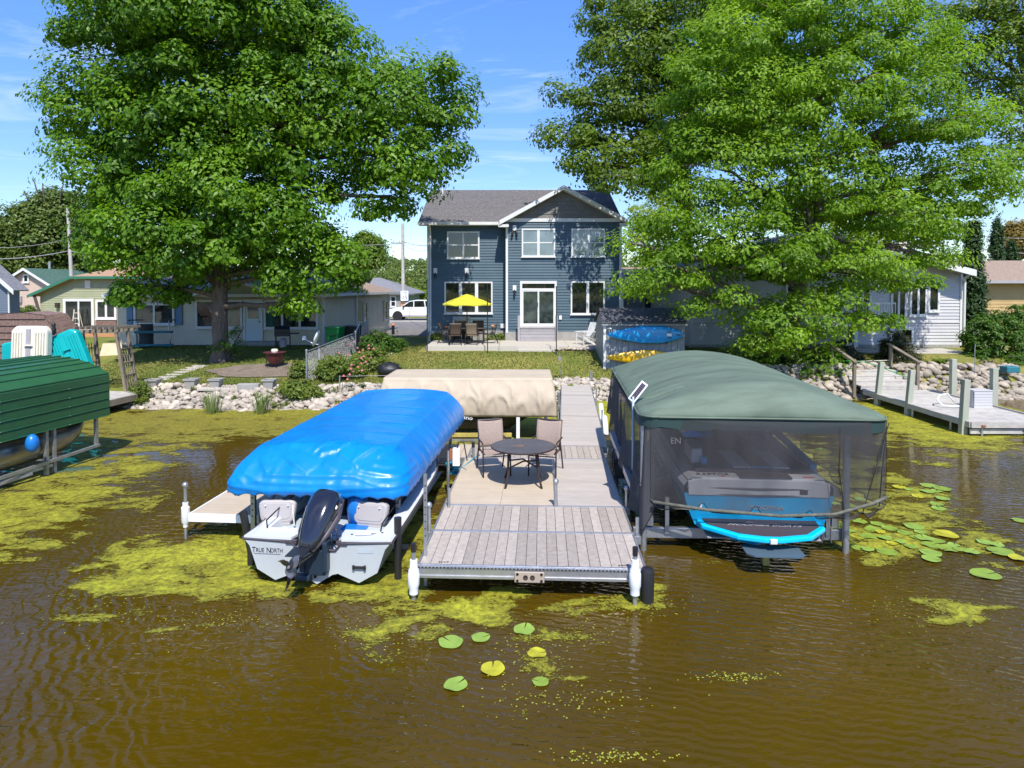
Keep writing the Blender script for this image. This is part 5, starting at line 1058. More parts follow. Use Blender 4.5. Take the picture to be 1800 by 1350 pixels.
def chair(label, x, y, z, rz, fabric, framem, group=None, name='patio_chair', sw=.27):
    t = thing(name, label, 'chair', (x, y, z), rz, group); G_ = []; G2 = []
    for i in range(9):       # back
        v = i / 8; zz = .47 + v * .52; yy = .22 + .14 * v - .03 * sin(pi * v); G_.append([(sw * (1.0 + .05 * v) * (j / 4 - 1), yy - .035 * (1 - (j / 4 - 1) ** 2) * -1, zz) for j in range(9)])
    MB().grid(G_).build('back_sling', fabric, t, smooth=True, solid=.006)
    for i in range(7): v = i / 6; G2.append([(sw * (j / 4 - 1), -.26 + .48 * v, .44 - .03 * sin(pi * v) - .015 * (1 - (j / 4 - 1) ** 2)) for j in range(9)])
    MB().grid(G2).build('seat_sling', fabric, t, smooth=True, solid=.006)
    for s_ in (-1, 1):
        q = s_ * sw
        MB().tube([(q, -.27, .45), (q, .20, .43), (q * 1.03, .30, .75), (q * 1.05, .37, 1.0)], .014, 6).build('side_rail', framem, t, smooth=True)
        MB().tube([(q * 1.12, .30, .66), (q * 1.12, -.20, .66), (q * 1.12, -.27, .60), (q * 1.12, -.30, .0)], .016, 6).build('front_leg', framem, t, smooth=True)
        MB().tube([(q * 1.12, .10, .66), (q * 1.12, .22, .40), (q * 1.12, .40, .0)], .016, 6).build('rear_leg', framem, t, smooth=True)
    for yy, zz, k in ((-.28, .40, 1.12), (.20, .42, 1.12), (.37, 1.0, 1.05)): MB().tube([(-sw * k, yy, zz), (sw * k, yy, zz)], .012, 6).build('cross_bar', framem, t)
    return t
x1, _ = atY(868, 780, 13.05); chair('pinkish brown sling chair at the left of the round dock table', x1, 13.05, DZ, R(14), m_sling, m_frame, 'sling chairs at the dock table', sw=.245)
x1, _ = atY(952, 780, 13.05); chair('pinkish brown sling chair at the right of the round dock table', x1 + .08, 13.05, DZ, R(-16), m_sling, m_frame, 'sling chairs at the dock table', sw=.245)

# ------------------------------------------------------------------ fabric canopies
def rrect(a, b_, r, n):
    segs = []; L = [2 * (a - r), pi * r / 2, 2 * (b_ - r), pi * r / 2] * 2; tot = sum(L); out = []
    for i in range(n):
        s_ = tot * i / n; k = 0
        while s_ > L[k]: s_ -= L[k]; k += 1
        f = s_ / L[k] if L[k] else 0
        if k == 0: p = (-(a - r) + 2 * (a - r) * f, -b_)
        elif k == 1: g = f * pi / 2; p = (a - r + r * sin(g), -(b_ - r) - r * cos(g))
        elif k == 2: p = (a, -(b_ - r) + 2 * (b_ - r) * f)
        elif k == 3: g = f * pi / 2; p = (a - r + r * cos(g), b_ - r + r * sin(g))
        elif k == 4: p = (a - r - 2 * (a - r) * f, b_)
        elif k == 5: g = f * pi / 2; p = (-(a - r) - r * sin(g), b_ - r + r * cos(g))
        elif k == 6: p = (-a, b_ - r - 2 * (b_ - r) * f)
        else: g = f * pi / 2; p = (-(a - r) - r * cos(g), -(b_ - r) - r * sin(g))
        out.append(p)
    return out
def canopy(name, m, parent, top, hem, zt, zh, rise, disp, n=300, rt=12, rs=14, rtop=.35, rhem=.3, scal=(.05, .35), bulge=.06, ridge_only=False):
    """top, hem: (half width, half length, centre y); disp(p, part, v) gives an offset vector"""
    A = rrect(top[0], top[1], rtop, n); B = rrect(hem[0], hem[1], rhem, n); per = 0; arc = [0]
    for i in range(1, n): arc.append(arc[-1] + math.dist(B[i], B[i - 1]))
    rows = []
    for i in range(rt):
        s_ = (.07 + .93 * (1 - (1 - i / (rt - 1)) ** 1.7)); row = []
        for (x, y) in A:
            X_, Y_ = x * s_, y * s_; u = abs(X_) / top[0]; p = Vector((X_, Y_ + top[2], zt + rise * (1 - u ** 2.0))); row.append(p + disp(p, 0, s_))
        rows.append(row)
    for i in range(1, rs + 1):
        v = i / rs; row = []
        for k in range(n):
            (ax, ay), (bx, by) = A[k], B[k]; u = abs(ax) / top[0]; z_a = zt + rise * (1 - u ** 2.0)
            zz = z_a + (zh - z_a) * v; bl_ = bulge * sin(pi * v) * 1.0; q = 1 - (1 - v) ** 1.8
            x = ax + (bx - ax) * q; y = (ay + top[2]) + ((by + hem[2]) - (ay + top[2])) * q; d = Vector((bx, by, 0)).normalized()
            p = Vector((x, y, zz)) + d * bl_
            if i == rs: p.z += scal[0] * abs(sin(pi * arc[k] / scal[1])) - scal[0] * .5
            row.append(p + disp(p, 1, v))
        rows.append(row)
    b = MB(); b.grid(rows, closed=True); c = Vector((0, 0, 0))
    for p in rows[0]: c += p
    c /= n; k = b.pts([c]); b.fs(0, []); 
    for j in range(n): b.f.append((k, (j + 1) % n, j)); b.mi.append(0)
    return b.build(name, m, parent, smooth=True, solid=.006)
def rdg_(p, sc, off=0, pw=3): return (1 - abs(noise.noise(Vector((p[0] * sc[0] + off, p[1] * sc[1], p[2] * sc[2]))) * 1.6)) ** pw if True else 0
lx_, ly_ = -3.03, 9.85
BL_ = thing('blue_boat_canopy', 'bright blue vinyl canopy stretched over the white bass boat on its lift', 'boat canopy', (lx_, ly_, 0), R(-4.6))
CRS = [((565, 600), (800, 607), (1050, 600), .032), ((480, 510), (560, 585), .03), ((500, 455), (560, 520), .022), ((640, 510), (790, 590), .035), ((700, 495), (810, 575), .022), ((790, 475), (900, 402), (970, 378), .026), ((830, 492), (930, 470), (1010, 380), .034), ((940, 490), (1000, 515), (1070, 548), .03), ((1030, 525), (1170, 420), .036), ((1170, 492), (1300, 438), .03), ((1090, 565), (1345, 592), .03), ((1160, 532), (1325, 550), .024), ((1180, 445), (1290, 428), .026), ((1305, 445), (1350, 600), .036), ((425, 450), (365, 560), (350, 640), .034), ((330, 660), (560, 700), (800, 695), (1100, 668), (1350, 640), .026), ((480, 640), (800, 655), (1150, 648), .02), ((385, 560), (520, 640), .026), ((455, 465), (420, 600), .02), ((600, 430), (740, 470), .02), ((1060, 600), (1200, 640), (1320, 620), .024), ((560, 540), (640, 590), .02), ((870, 540), (960, 575), (1040, 570), .022), ((380, 600), (470, 690), .022)]
CRS = [([((a - 830) / 370, (b_ - 440) / 280 * .75) for a, b_ in c[:-1]], c[-1]) for c in CRS]
def crease(x, q):
    h = 0
    for pts, a in CRS:
        for i in range(len(pts) - 1):
            (x0, q0), (x1, q1) = pts[i], pts[i + 1]; dx, dq = x1 - x0, q1 - q0; t = ((x - x0) * dx + (q - q0) * dq) / (dx * dx + dq * dq)
            if t < -.15 or t > 1.15: continue
            e = max(0, 1 - max(0, -t, t - 1) / .15); sd = ((x - x0) * dq - (q - q0) * dx) / sqrt(dx * dx + dq * dq)
            if -.03 < sd < .16: h = max(h, a * e * (1 + sd / .03 if sd < 0 else (1 - sd / .16) ** 1.4))
    return h
def dblue(p, part, v):
    fr = 1 - sstep(.2, 1.6, p.y); d = .012 * fb((p.x * 1.3, p.y * .8, p.z), 1.2)
    if part == 0 and p.y < 1.1 and v > .7: d += crease(p.x, -(p.y - .52) * 1.0)
    if part == 0:
        w = .018 * rdg_((p.x + .5 * p.y, p.y - .6 * p.x, 0), (2.2, 4.5, 1), 3, 9) * fr * sstep(.35, .9, v) + .010 * max(0, cos(p.y * 2 * pi / .74)) ** 12 * sstep(1.1, 1.5, p.y)
        return Vector((0, 0, w + d - .014 * fr * rdg_((p.x - p.y, p.y, 0), (3.6, 1.4, 1), 8, 10) * sstep(.3, .9, v)))
    n_ = Vector((p.x / 1.4, (p.y - 3) / 3, .0)); n_ = n_.normalized()
    if p.y < .9: n_ = Vector((p.x * .3 if abs(p.x) < 1.2 else p.x, -1, .5)).normalized(); return n_ * (1.25 * crease(p.x, v * .75) + .006 * sin(p.x * 15 + 2 * fb(p, 1.5)) * v) + Vector((0, 0, d))
    w = .02 * rdg_((p.x + p.z * .8, p.y, p.z * .5), (4.6, 4.6, 2), 1, 5) * sin(pi * min(1, v * .9)) * (.5 + .8 * fr) + .007 * sin(p.x * 13 + p.z * 5 + 2 * fb(p, 1.5)) * v * (1 if fr > .3 else 0) + .009 * sin(p.y * 15 + p.z * 6) * v
    w += .022 * (rdg_((p.x * .4 + p.z * 2.6, p.y, 0), (2.6, 1, 1), 5, 9)) * fr * sin(pi * v)
    return n_ * w + Vector((0, 0, d + .012 * sin(p.x * 9 + 2) * v * fr))
canopy('cover', m_bluetarp, BL_, (1.08, 2.72, 3.28), (1.44, 3.02, 2.98), 1.60, .99, .07, dblue, n=720, rs=28, rt=36, rtop=.3, rhem=.3, scal=(.045, .24), bulge=.055)
LT = thing('boat_lift', 'galvanised boat lift frame carrying the white bass boat under the blue canopy', 'boat lift', (lx_, ly_, 0), R(-4.6))
for (x, y) in ((-1.2, .55), (1.2, .5), (-1.2, 5.2), (1.2, 5.2)):
    MB().bar((x, y, -1.2), (x, y, 1.28), .07).build('lift_post', m_galv, LT)
    hm = MB()
    for k in range(8): hm.box(x - .012, x + .012, y - .037, y - .0352, .45 + k * .1, .475 + k * .1)
    hm.build('punched_holes', m_blackm, LT)['kind'] = 'stuff'
for y in (.55, 5.2): MB().bar((-1.3, y + .01, .0), (1.34, y + .01, .0), .09, .1).build('cross_beam', m_galv, LT)
for x in (-1.2, 1.2): MB().bar((x, .45, 1.26), (x, 5.3, 1.26), .05).build('top_rail', m_galv, LT)
for x in (-.6, .6): MB().bar((x, .2, .02), (x, 5.5, .02), .1, .05).build('bunk_board', m_yrail, LT)
MB().bar((-1.22, .62, .1), (-1.22, 2.2, 1.1), .05).build('brace', m_galv, LT)
for (x, y, lean, z1, lab) in ((lpY(LT, 703, 950, 9.35)[0], -.5, 0, .88, 0), (lpY(LT, 441, 930, 9.7)[0], -.22, -.12, .8, 0)):
    MB().tube([(x, y, -1), (x, y, .2), (x + lean, y, z1)], .055, 12).build('guide_post', m_blackp, LT)
# tall punched post with sleeve at the dock corner
x, z1 = atY(748, 832, 9.05); t = thing('mooring_post', 'tall thin grey square mooring post at the left front corner of the dock', 'post', (x, 9.02, 0)); MB().bar((0, 0, -1), (0, 0, z1), .045).build('shaft', m_galv, t); hm = MB()
for k in range(8): hm.box(-.008, .008, -.0245, -.0228, .7 + k * .1, .72 + k * .1)
hm.build('punched_holes', m_blackm, t)['kind'] = 'stuff'

# ------------------------------------------------------------------ white bass boat
def hull(b, prof, wf, kf, L, n=24, sheer=lambda u: 0):
    rows = []
    for i in range(n + 1):
        u = i / n; w = wf(u); row = []
        for (x, z) in prof: row.append((x * w, u * L, z + kf(u) * (1 - z / .65) + sheer(u) * (z / .65)))
        rows.append(row + [(-p[0], p[1], p[2]) for p in reversed(row[:-1])])
    b.grid(rows); return rows
BB = thing('bass_boat', 'white fishing boat with black outboard under the blue canopy', 'boat', (-2.72, 9.02, .04), R(-4.6))
prof = [(1.06, .60), (1.0, .56), (.97, .50), (.86, .17), (.60, .02), (.30, .14), (.22, .12), (0, -.02)]
wf = lambda u: 1 - .92 * max(0, (u - .5) / .5) ** 2.2; kf = lambda u: .30 * max(0, (u - .55) / .45) ** 2; sh = lambda u: .18 * u * u
b = MB(); rows = hull(b, prof, wf, kf, 5.5, 26, sh); b.build('hull', m_hullw, BB, smooth='auto')
tr = [(-1.06, .60), (-.97, .50), (-.86, .17), (-.60, .02), (-.30, .14), (-.22, .12), (0, -.02), (.22, .12), (.30, .14), (.60, .02), (.86, .17), (.97, .50), (1.06, .60), (.34, .575), (.26, .46), (-.26, .46), (-.34, .575)]
MB().prism(tr, -.004, .05, 'y').build('transom', m_hullw, BB)
m_trimb = mat('dark plum trim', (.06, .05, .06), .5)
MB().tube([(-1.07, .0, .595), (-.36, -.015, .575), (-.27, -.015, .47), (.27, -.015, .47), (.36, -.015, .575), (1.07, .0, .595)], .018, 6).build('transom_trim', m_trimb, BB)
for s_ in (-1, 1): MB().box(s_ * .36 - .08, s_ * .36 + .08, -.03, .03, .54, .60).build('trim_corner', m_trimb, BB, bevel=.01)
for s_ in (-1, 1): MB().tube([(s_ * 1.07 * wf(i / 20), 5.5 * i / 20, .60 + sh(i / 20)) for i in range(21)], .018, 6).build('rub_rail', m_trimb, BB)
# gunwale caps and decks
b = MB()
for s_ in (-1, 1): b.grid([[(s_ * 1.06 * wf(i / 26), 5.5 * i / 26, .61 + sh(i / 26)), (s_ * .98 * wf(i / 26), 5.5 * i / 26, .635 + sh(i / 26)), (s_ * .84 * wf(i / 26), 5.5 * i / 26, .62 + sh(i / 26)), (s_ * .82 * wf(i / 26), 5.5 * i / 26, .50 + sh(i / 26))] for i in range(27)])
for s_ in (-1, 1): b.prism([(s_ * 1.05, 0), (s_ * .36, -.02), (s_ * .30, .18), (s_ * .30, .34), (s_ * 1.03, .34)], .60, .632)
b.build('gunwale', m_gel, BB, smooth='auto')
b = MB(); b.box(-.83, .83, .34, 1.25, .46, .50).box(-.29, .29, .02, .34, .40, .42).box(-.80, .80, 1.25, 5.0, .10, .14).box(-.81, .81, 1.25, 1.28, .14, .46).box(-.78, .78, 3.6, 4.9, .42, .46); b.build('deck', m_deckb, BB)
b = MB(); b.box(-.06, .78, .42, .8, .502, .512); b.build('hatch', m_deckb, BB, bevel=.006)
def seatback(T, x, y, z, rz, w=.27, hgt=.17):
    G_ = []
    for i in range(9):
        v = i / 8 * 2 - 1; hw = w * (1 - .12 * abs(v) ** 3); row = []
        for k in range(20):
            a = 2 * pi * k / 20; ca, sa = cos(a), sin(a); row.append((hw * (abs(ca) ** .5) * math.copysign(1, ca), 0, 0)); 
        G_.append(row)
    b = MB(Matrix.Translation((x, y, z)) @ Matrix.Rotation(rz, 4, 'Z') @ Matrix.Rotation(R(-8), 4, 'X')); P_ = rrect(w, hgt, .09, 32); b.prism([(a * (1 + .10 * c / hgt), c) for a, c in P_], -.06, .06, 'y'); o = b.build('seat', m_seat, T, bevel=.03); MB(b.xf).prism([(a * .78, c * .7 + .01) for a, c in P_], -.068, -.05, 'y').build('seat_panel', m_seat, o, bevel=.006)
    for q in (-.17, .17): MB(b.xf).lathe([(.014, 0), (.012, .01), (1e-3, .012)], (q, -.085, .09), 8).build('seat_stud', m_pvc, o)
    MB(b.xf).box(-.2, .2, -.05, .34, -hgt - .04, -hgt + .03).build('cushion', m_seat, o, bevel=.02); return o
sx, _, sz = lpY(BB, 486, 913, 9.85); seatback(BB, sx, .82, .70, R(6)); sx, _, _ = lpY(BB, 653, 913, 9.85); seatback(BB, sx, .85, .70, R(-8))
MB().tube([(-.62 + .0, .66, .86), (-.61, .645, .7), (-.6, .66, .54)], .012, 6).build('seat_strap', m_cream, BB)
b = MB(); b.lathe([(.02, -.22), (.15, -.18), (.17, 0), (.14, .2), (.02, .26)], (.28, .95, .72), 14, rx=1, ry=.8); b.build('blue_bag', m_bluep, BB, smooth=True); MB().box(.12, .5, .62, .85, .505, .53).build('blue_cloth', m_bluep, BB, bevel=.01)
for P_ in ((-.55, -.1, 1.5, 2.0, .14, .8), (.35, .8, 1.6, 2.1, .14, .72)): MB().box(*P_).build('console', m_trimb, BB, bevel=.04)
b = MB()
b.tube([(.82, .3, .62), (.84, .32, .74), (.86, 1.3, .80), (.85, 1.32, .66)], .011, 6).tube([(-.85, .3, .62), (-.87, .32, .74), (-.88, .9, .78), (-.86, .95, .66)], .011, 6); b.build('grab_rail', m_blackm, BB)
b = MB(); b.tube([(.52, .12, .632), (.54, .10, .66), (.72, .14, .66), (.78, .22, .632)], .008, 6); b.build('cleat', m_alu, BB)
for (x, y) in ((.45, .16), (.86, .26)): MB().lathe([(.018, 0), (.014, .008), (1e-3, .01)], (x, y, .632), 8).build('filler_cap', m_blackp, BB)
b = MB(); b.box(.52, .70, -.04, -.006, .235, .26); b.tube([(.53, -.03, .22), (.53, -.03, .275)], .018, 8).tube([(.69, -.03, .22), (.69, -.03, .275)], .018, 8); b.build('tie_cleat', m_blackp, BB)
for (x, z) in ((-.08, .06), (-.02, .09)): MB().lathe([(.022, 0), (.022, .012), (1e-3, .013)], (0, 0, 0), 10).build('drain_plug', m_blackm, BB).matrix_local = Matrix.Translation((x, -.005, z)) @ Matrix.Rotation(R(90), 4, 'X')
m_ink = mat('dark navy lettering', (.02, .025, .05), .5)
for s_, x_, z_ in (('T', -.905, .115), ('RUE', -.815, .085), ('N', -.69, .115), ('ORTH', -.575, .085)): text(s_, 'boat_name', m_ink, BB, (x_, -.007, .435), (R(90), 0, 0), z_, .002, wide=.78)
b = MB().box(-.90, -.52, -.009, -.006, .385, .389); b.build('name_underline', m_ink, BB)
b = MB(); b.box(.58, .80, -.009, -.006, .44, .50); b.build('capacity_plate', m_deckb, BB); text('FS', 'hull_mark', m_ink, BB, (1.005, .45, .45), (R(80), 0, R(90)), .22, .002, shear=.4, wide=1.2)
# tilted outboard
OB = thing('outboard_motor', 'glossy black outboard motor tilted up on the stern of the white boat', 'outboard motor', (-2.72, 9.02, .04), R(-4.6))
A0 = Vector((-.07, -.17, .50)); A1 = Vector((.05, .42, 1.13)); ax = (A1 - A0).normalized(); sx_ = ax.cross(Vector((0, 1, 0))).normalized(); sx_ = Vector((1, 0, 0)) - ax * ax.x; sx_.normalize(); sy_ = ax.cross(sx_)
G_ = []
for (t_, w, d) in ((0, .085, .09), (.04, .12, .13), (.18, .15, .17), (.4, .185, .21), (.65, .21, .235), (.85, .205, .22), (.97, .17, .17), (1.02, .09, .09), (1.03, .01, .01)):
    c = A0.lerp(A1, t_); w *= 1.12; G_.append([c + sx_ * (w * math.copysign(abs(cos(2 * pi * k / 24)) ** .75, cos(2 * pi * k / 24))) + sy_ * (d * math.copysign(abs(sin(2 * pi * k / 24)) ** .75, sin(2 * pi * k / 24))) for k in range(24)])
cw = MB().grid(G_, closed=True).build('cowling', m_motor, OB, smooth=True)
for s_ in (-1, 1):
    p = [A0.lerp(A1, t_) + sx_ * (s_ * w) + sy_ * d for t_, w, d in ((.0, .10, -.05), (.3, .185, -.02), (.6, .225, .02), (.95, .20, .05))]; MB().tube(p, [.02, .05, .055, .02], 8).build('side_panel', m_trimb if s_ > 0 else m_blackp, cw, smooth=True)
MB().lathe([(.035, 0), (.03, .006), (1e-3, .008)], (0, 0, 0), 14).build('round_badge', m_pvc, cw).matrix_local = Matrix.Translation(A0.lerp(A1, .72) + sx_ * .2 - sy_ * .13) @ (sx_ * .6 - sy_).to_track_quat('Z', 'Y').to_matrix().to_4x4()
L0 = A0 + Vector((0, .02, .03)); L1 = Vector((-.13, -.42, .44))
G_ = []
for t_, w, d in ((0, .11, .12), (.3, .08, .11), (.7, .055, .10), (1, .05, .09)):
    c = L0.lerp(L1, t_); G_.append([c + Vector((w * cos(2 * pi * k / 14), d * .4 * sin(2 * pi * k / 14), d * sin(2 * pi * k / 14))) for k in range(14)])
MB().grid(G_, closed=True).build('midsection', m_motor, OB, smooth=True)
gc = Vector((-.12, -.45, .50)); b = MB(Matrix.Translation(gc) @ Matrix.Rotation(R(90), 4, 'X') @ Matrix.Rotation(R(8), 4, 'Y')); b.lathe([(1e-3, -.24), (.04, -.2), (.06, -.08), (.062, .06), (.055, .12)], (0, 0, 0), 16); b.build('gearcase', m_motor, OB, smooth=True)
sk = MB(); sk.prism([(-.16, .48), (-.09, .48), (-.11, .36), (-.21, .14), (-.235, .12), (-.21, .30)], -.50, -.475, 'y'); sk.build('skeg', m_motor, OB, bevel=.008)
MB().box(-.24, -.0, -.50, -.2, .565, .58).build('anti_ventilation_plate', m_blackp, OB, bevel=.004)
pr = MB(Matrix.Translation(gc + Vector((0, -.13, .0)))); pr.tube([(0, .02, 0), (0, -.07, 0)], [.048, .04], 14); hb_ = pr.build('propeller_hub', m_blackp, OB); MB().tube([gc + Vector((0, -.19, 0)), gc + Vector((0, -.225, 0))], [.022, .014], 10).build('propeller_nut', m_alu, OB)
m_prop = mat('steel grey propeller', (.18, .18, .19), .3, .6)
for k in range(3):
    a = 2 * pi * k / 3 + 2.6; G_ = []
    for i in range(6):
        r = .04 + .125 * i / 5; hw = .085 * sin(pi * (.25 + .68 * i / 5)); row = []
        for j in range(7): s_ = j / 3 - 1; aa = a + s_ * hw / r * .8 + .25 * i / 5; row.append(gc + Vector((r * cos(aa), -.15 + s_ * .04, r * sin(aa))))
        G_.append(row)
    MB().grid(G_).build('propeller_blade', m_prop, OB, smooth=True, solid=.006)
b = MB(); b.box(-.16, .16, -.10, .03, .14, .50); b.box(-.2, -.13, -.14, .08, .2, .62).box(.12, .19, -.14, .08, .2, .62); b.box(-.26, -.05, -.16, -.04, .08, .16); b.build('clamp_bracket', mat('dark navy bracket', (.015, .03, .05), .4), OB, bevel=.02)
b = MB(); b.tube([(.02, .1, .75), (.2, .02, .7), (.24, -.05, .55), (.16, .15, .5)], .014, 6).tube([(.05, .15, .78), (.26, .08, .72), (.28, .05, .52), (.18, .2, .48)], .012, 6); b.build('hose', m_blackp, OB, smooth=True)

# left side dock
x0_, y0_ = at(331, 903, DZ); SD = thing('side_dock', 'narrow tan planked side dock at the left of the white boat', 'dock', (x0_, y0_, DZ), R(-4.6)); plankrow(SD, m_tan, .03, 1.17, .04, 6.0, 40, 'x', gap=.004); b = MB(); frame(b, 0, 1.2, 0, 3.0, .13); frame(b, 0, 1.2, 3.01, 6.03, .13); b.build('frame', m_pvc, SD)
o = post(SD, -.06, .02, -1.2, atY(325, 857, y0_)[1] - DZ, .026, cap='ball'); b = MB(); zz1 = atY(325, 884, y0_)[1] - DZ; zz0 = atY(325, 927, y0_)[1] - DZ; h_ = zz1 - zz0; b.lathe([(.04, 0), (.045, .06), (.066, .09), (.066, h_ * .8), (.045, h_ * .86), (.045, h_), (.03, h_)], (-.06, .02, zz0), 18); b.build('roller_sleeve', m_pvc, SD, smooth='auto')

# ------------------------------------------------------------------ beige canopy and covered watercraft
YC = 17.35; x0_, x1_ = atY(664, 700, YC)[0], atY(978, 700, YC)[0]; hw = (x1_ - x0_) / 2
CN = thing('beige_boat_canopy', 'beige canvas canopy set crosswise between the blue canopy and the walkway', 'boat canopy', ((x0_ + x1_) / 2, YC, 0), R(-1.2)); cz = atY(900, 733, YC)[1]; ctz = atY(900, 667, YC + .1)[1]
def dbeige(p, part, v):
    if part == 0: return Vector((0, 0, .01 * fb(p, 1.5)))
    w = .07 * sin(pi * v) * (abs(sin(p.x * 3.9)) ** .6) - .03; w += .075 * rdg_((p.x + (p.z - 1.4) * .9 * sin(p.x * 7.8), p.y, 0), (2.4, 1, 1), 2, 5) * sin(pi * min(1, v)) + .02 * fb(p, 3) * v
    return Vector((0, -w if p.y < 1 else w, 0))
canopy('cover', m_beigec, CN, (hw - .1, .92, 1.12), (hw, 1.08, 1.08), ctz + .02, cz, .0, dbeige, n=360, rs=16, rt=8, rtop=.06, rhem=.05, scal=(.0, .3), bulge=.02)
# open arches in the hem are small dark gussets where the valance is tied up
for px in (816, 874, 932): x, z = atY(px, 728, YC - .1); 
LF = thing('watercraft_lift', 'white post lift with yellowed bunk boards under the beige canopy', 'boat lift', ((x0_ + x1_) / 2, YC, 0))
for s_, yy in ((.55, .05), (-.75, .05), (.9, 1.9), (-.9, 1.9)): MB().bar((hw * s_ + .05, yy, -1), (hw * s_ + .05, yy, 1.2), .09).build('lift_post', m_pvc, LF)
MB().bar((-hw * .9, .3, .12), (hw * .5, .3, .12), .08, .1).build('bunk_board', m_yrail, LF); MB().bar((-hw * .9, 1.3, .12), (hw * .5, 1.3, .12), .08, .1).build('bunk_board', m_yrail, LF); MB().box(-hw, hw * .6, .05, .11, -.05, .06).build('cross_beam', m_galv, LF); MB().box(hw * .5, hw * .62, -.02, .1, .95, 1.02).build('top_bracket', m_pvc, LF)
PW = thing('covered_watercraft', 'small boat under a tight black cover with pale lettering below the beige canopy', 'boat', ((x0_ + x1_) / 2 - .1, YC + .85, .18)); rows = []; Lw = 4.1
for i in range(31):
    u = i / 30; w = .78 * (1 - max(0, (u - .5) / .5) ** 2.4 * .98) * min(1, .75 + u * 2); top = .62 + .30 * sin(pi * min(1, u * 1.25)) * (1 - u) + .08 * u; bot = .55 * max(0, (u - .72) / .28) ** 1.6
    row = []
    for k in range(20):
        a = 2 * pi * k / 20; c, s_ = cos(a), sin(a); zz = bot + (top - bot) * (.5 + .5 * math.copysign(abs(s_) ** .8, s_)); ww = w * math.copysign(abs(c) ** .55, c) * (1 if s_ > -.3 else .8)
        row.append(((u - .5) * Lw, ww, zz + .02 * noise.noise(Vector((u * 9, a, 0)))))
    rows.append(row)
MB().grid(rows, closed=True).fs(0, []) if False else None
b = MB(); b.grid(rows, closed=True); b.fs(0, [tuple(range(20))]); b.build('cover', m_cover, PW, smooth=True)
b = MB(); b.prism([(.75, .44), (1.15, .62), (1.75, .66), (1.3, .52), (.9, .44)], -.74, -.70, 'y'); b.build('hull_panel', m_greyt, PW); MB().box(.52, .64, -.80, -.72, .50, .60).build('red_tag', m_red, PW)
text('olano', 'cover_lettering', m_pvc, PW, (.05, -.83, .47), (R(86), R(8), 0), .14, .003, wide=1.3)
# ------------------------------------------------------------------ green canopy with mesh curtains, lift and wake boat
gx_, gy_ = atY(1347, 700, 9.85)[0], 9.9
GC = thing('green_boat_canopy', 'grey green canvas canopy with dark see-through mesh curtains over the turquoise boat', 'boat canopy', (gx_, gy_, 0), R(-4.4))
def dg(p, part, v):
    if part == 0: return Vector((0, 0, .022 * sin(p.y * 5.2) * (1 if p.y > .9 else .2) + .012 * fb(p, 1.4) - .05 * (1 if abs(p.y - .95) < .03 else 0)))
    return Vector((0, 0, .01 * fb(p, 2)))
zh = 2.15
canopy('cover', m_greenc, GC, (1.55, 2.55, 3.05), (1.86, 2.98, 2.98), zh + .16, zh, .34, dg, n=300, rs=10, rt=26, rtop=.35, rhem=.28, scal=(0, 1), bulge=.03)
P = rrect(1.868, 2.985, .28, 200); b = MB(); b.grid([[(x, y + 2.98, zh + .004) for x, y in P], [(x * .995, y * .998 + 2.98, zh - .16 - .035 * abs(sin(i * .35)) - .05 * fb((x, y, 1), .9)) for i, (x, y) in enumerate(P)]], closed=True); b.build('valance', mat('dark green valance', (.02, .05, .045), .8), GC, smooth=True)
MB().tube([(x * 1.004, y * 1.004 + 2.98, zh + .01) for x, y in P] + [(P[0][0], P[0][1] + 2.98, zh + .01)], .018, 6, cap=False).build('piping', m_greenc, GC)
def meshmat(lo=.38, hi=.66):
    m = bpy.data.materials.new('dark shade mesh'); m.use_nodes = True; t = m.node_tree; b = t.nodes['Principled BSDF']; b.inputs['Base Color'].default_value = (.070, .069, .073, 1); b.inputs['Roughness'].default_value = .9; b.inputs['Specular IOR Level'].default_value = .1
    g = N(t, 'ShaderNodeNewGeometry'); n = N(t, 'ShaderNodeTexNoise'); n.inputs['Scale'].default_value = 2.2; mp = N(t, 'ShaderNodeMapping'); mp.inputs['Scale'].default_value = (1, 1, .3); t.links.new(g.outputs['Position'], mp.inputs[0]); t.links.new(mp.outputs[0], n.inputs[0])
    mr = N(t, 'ShaderNodeMapRange'); t.links.new(n.outputs[0], mr.inputs[0]); mr.inputs[1].default_value = .35; mr.inputs[2].default_value = .65; mr.inputs[3].default_value = lo; mr.inputs[4].default_value = hi; t.links.new(mr.outputs[0], b.inputs['Alpha']); return m
m_mesh = meshmat(); m_meshd = meshmat(.78, .92); random.seed(4)
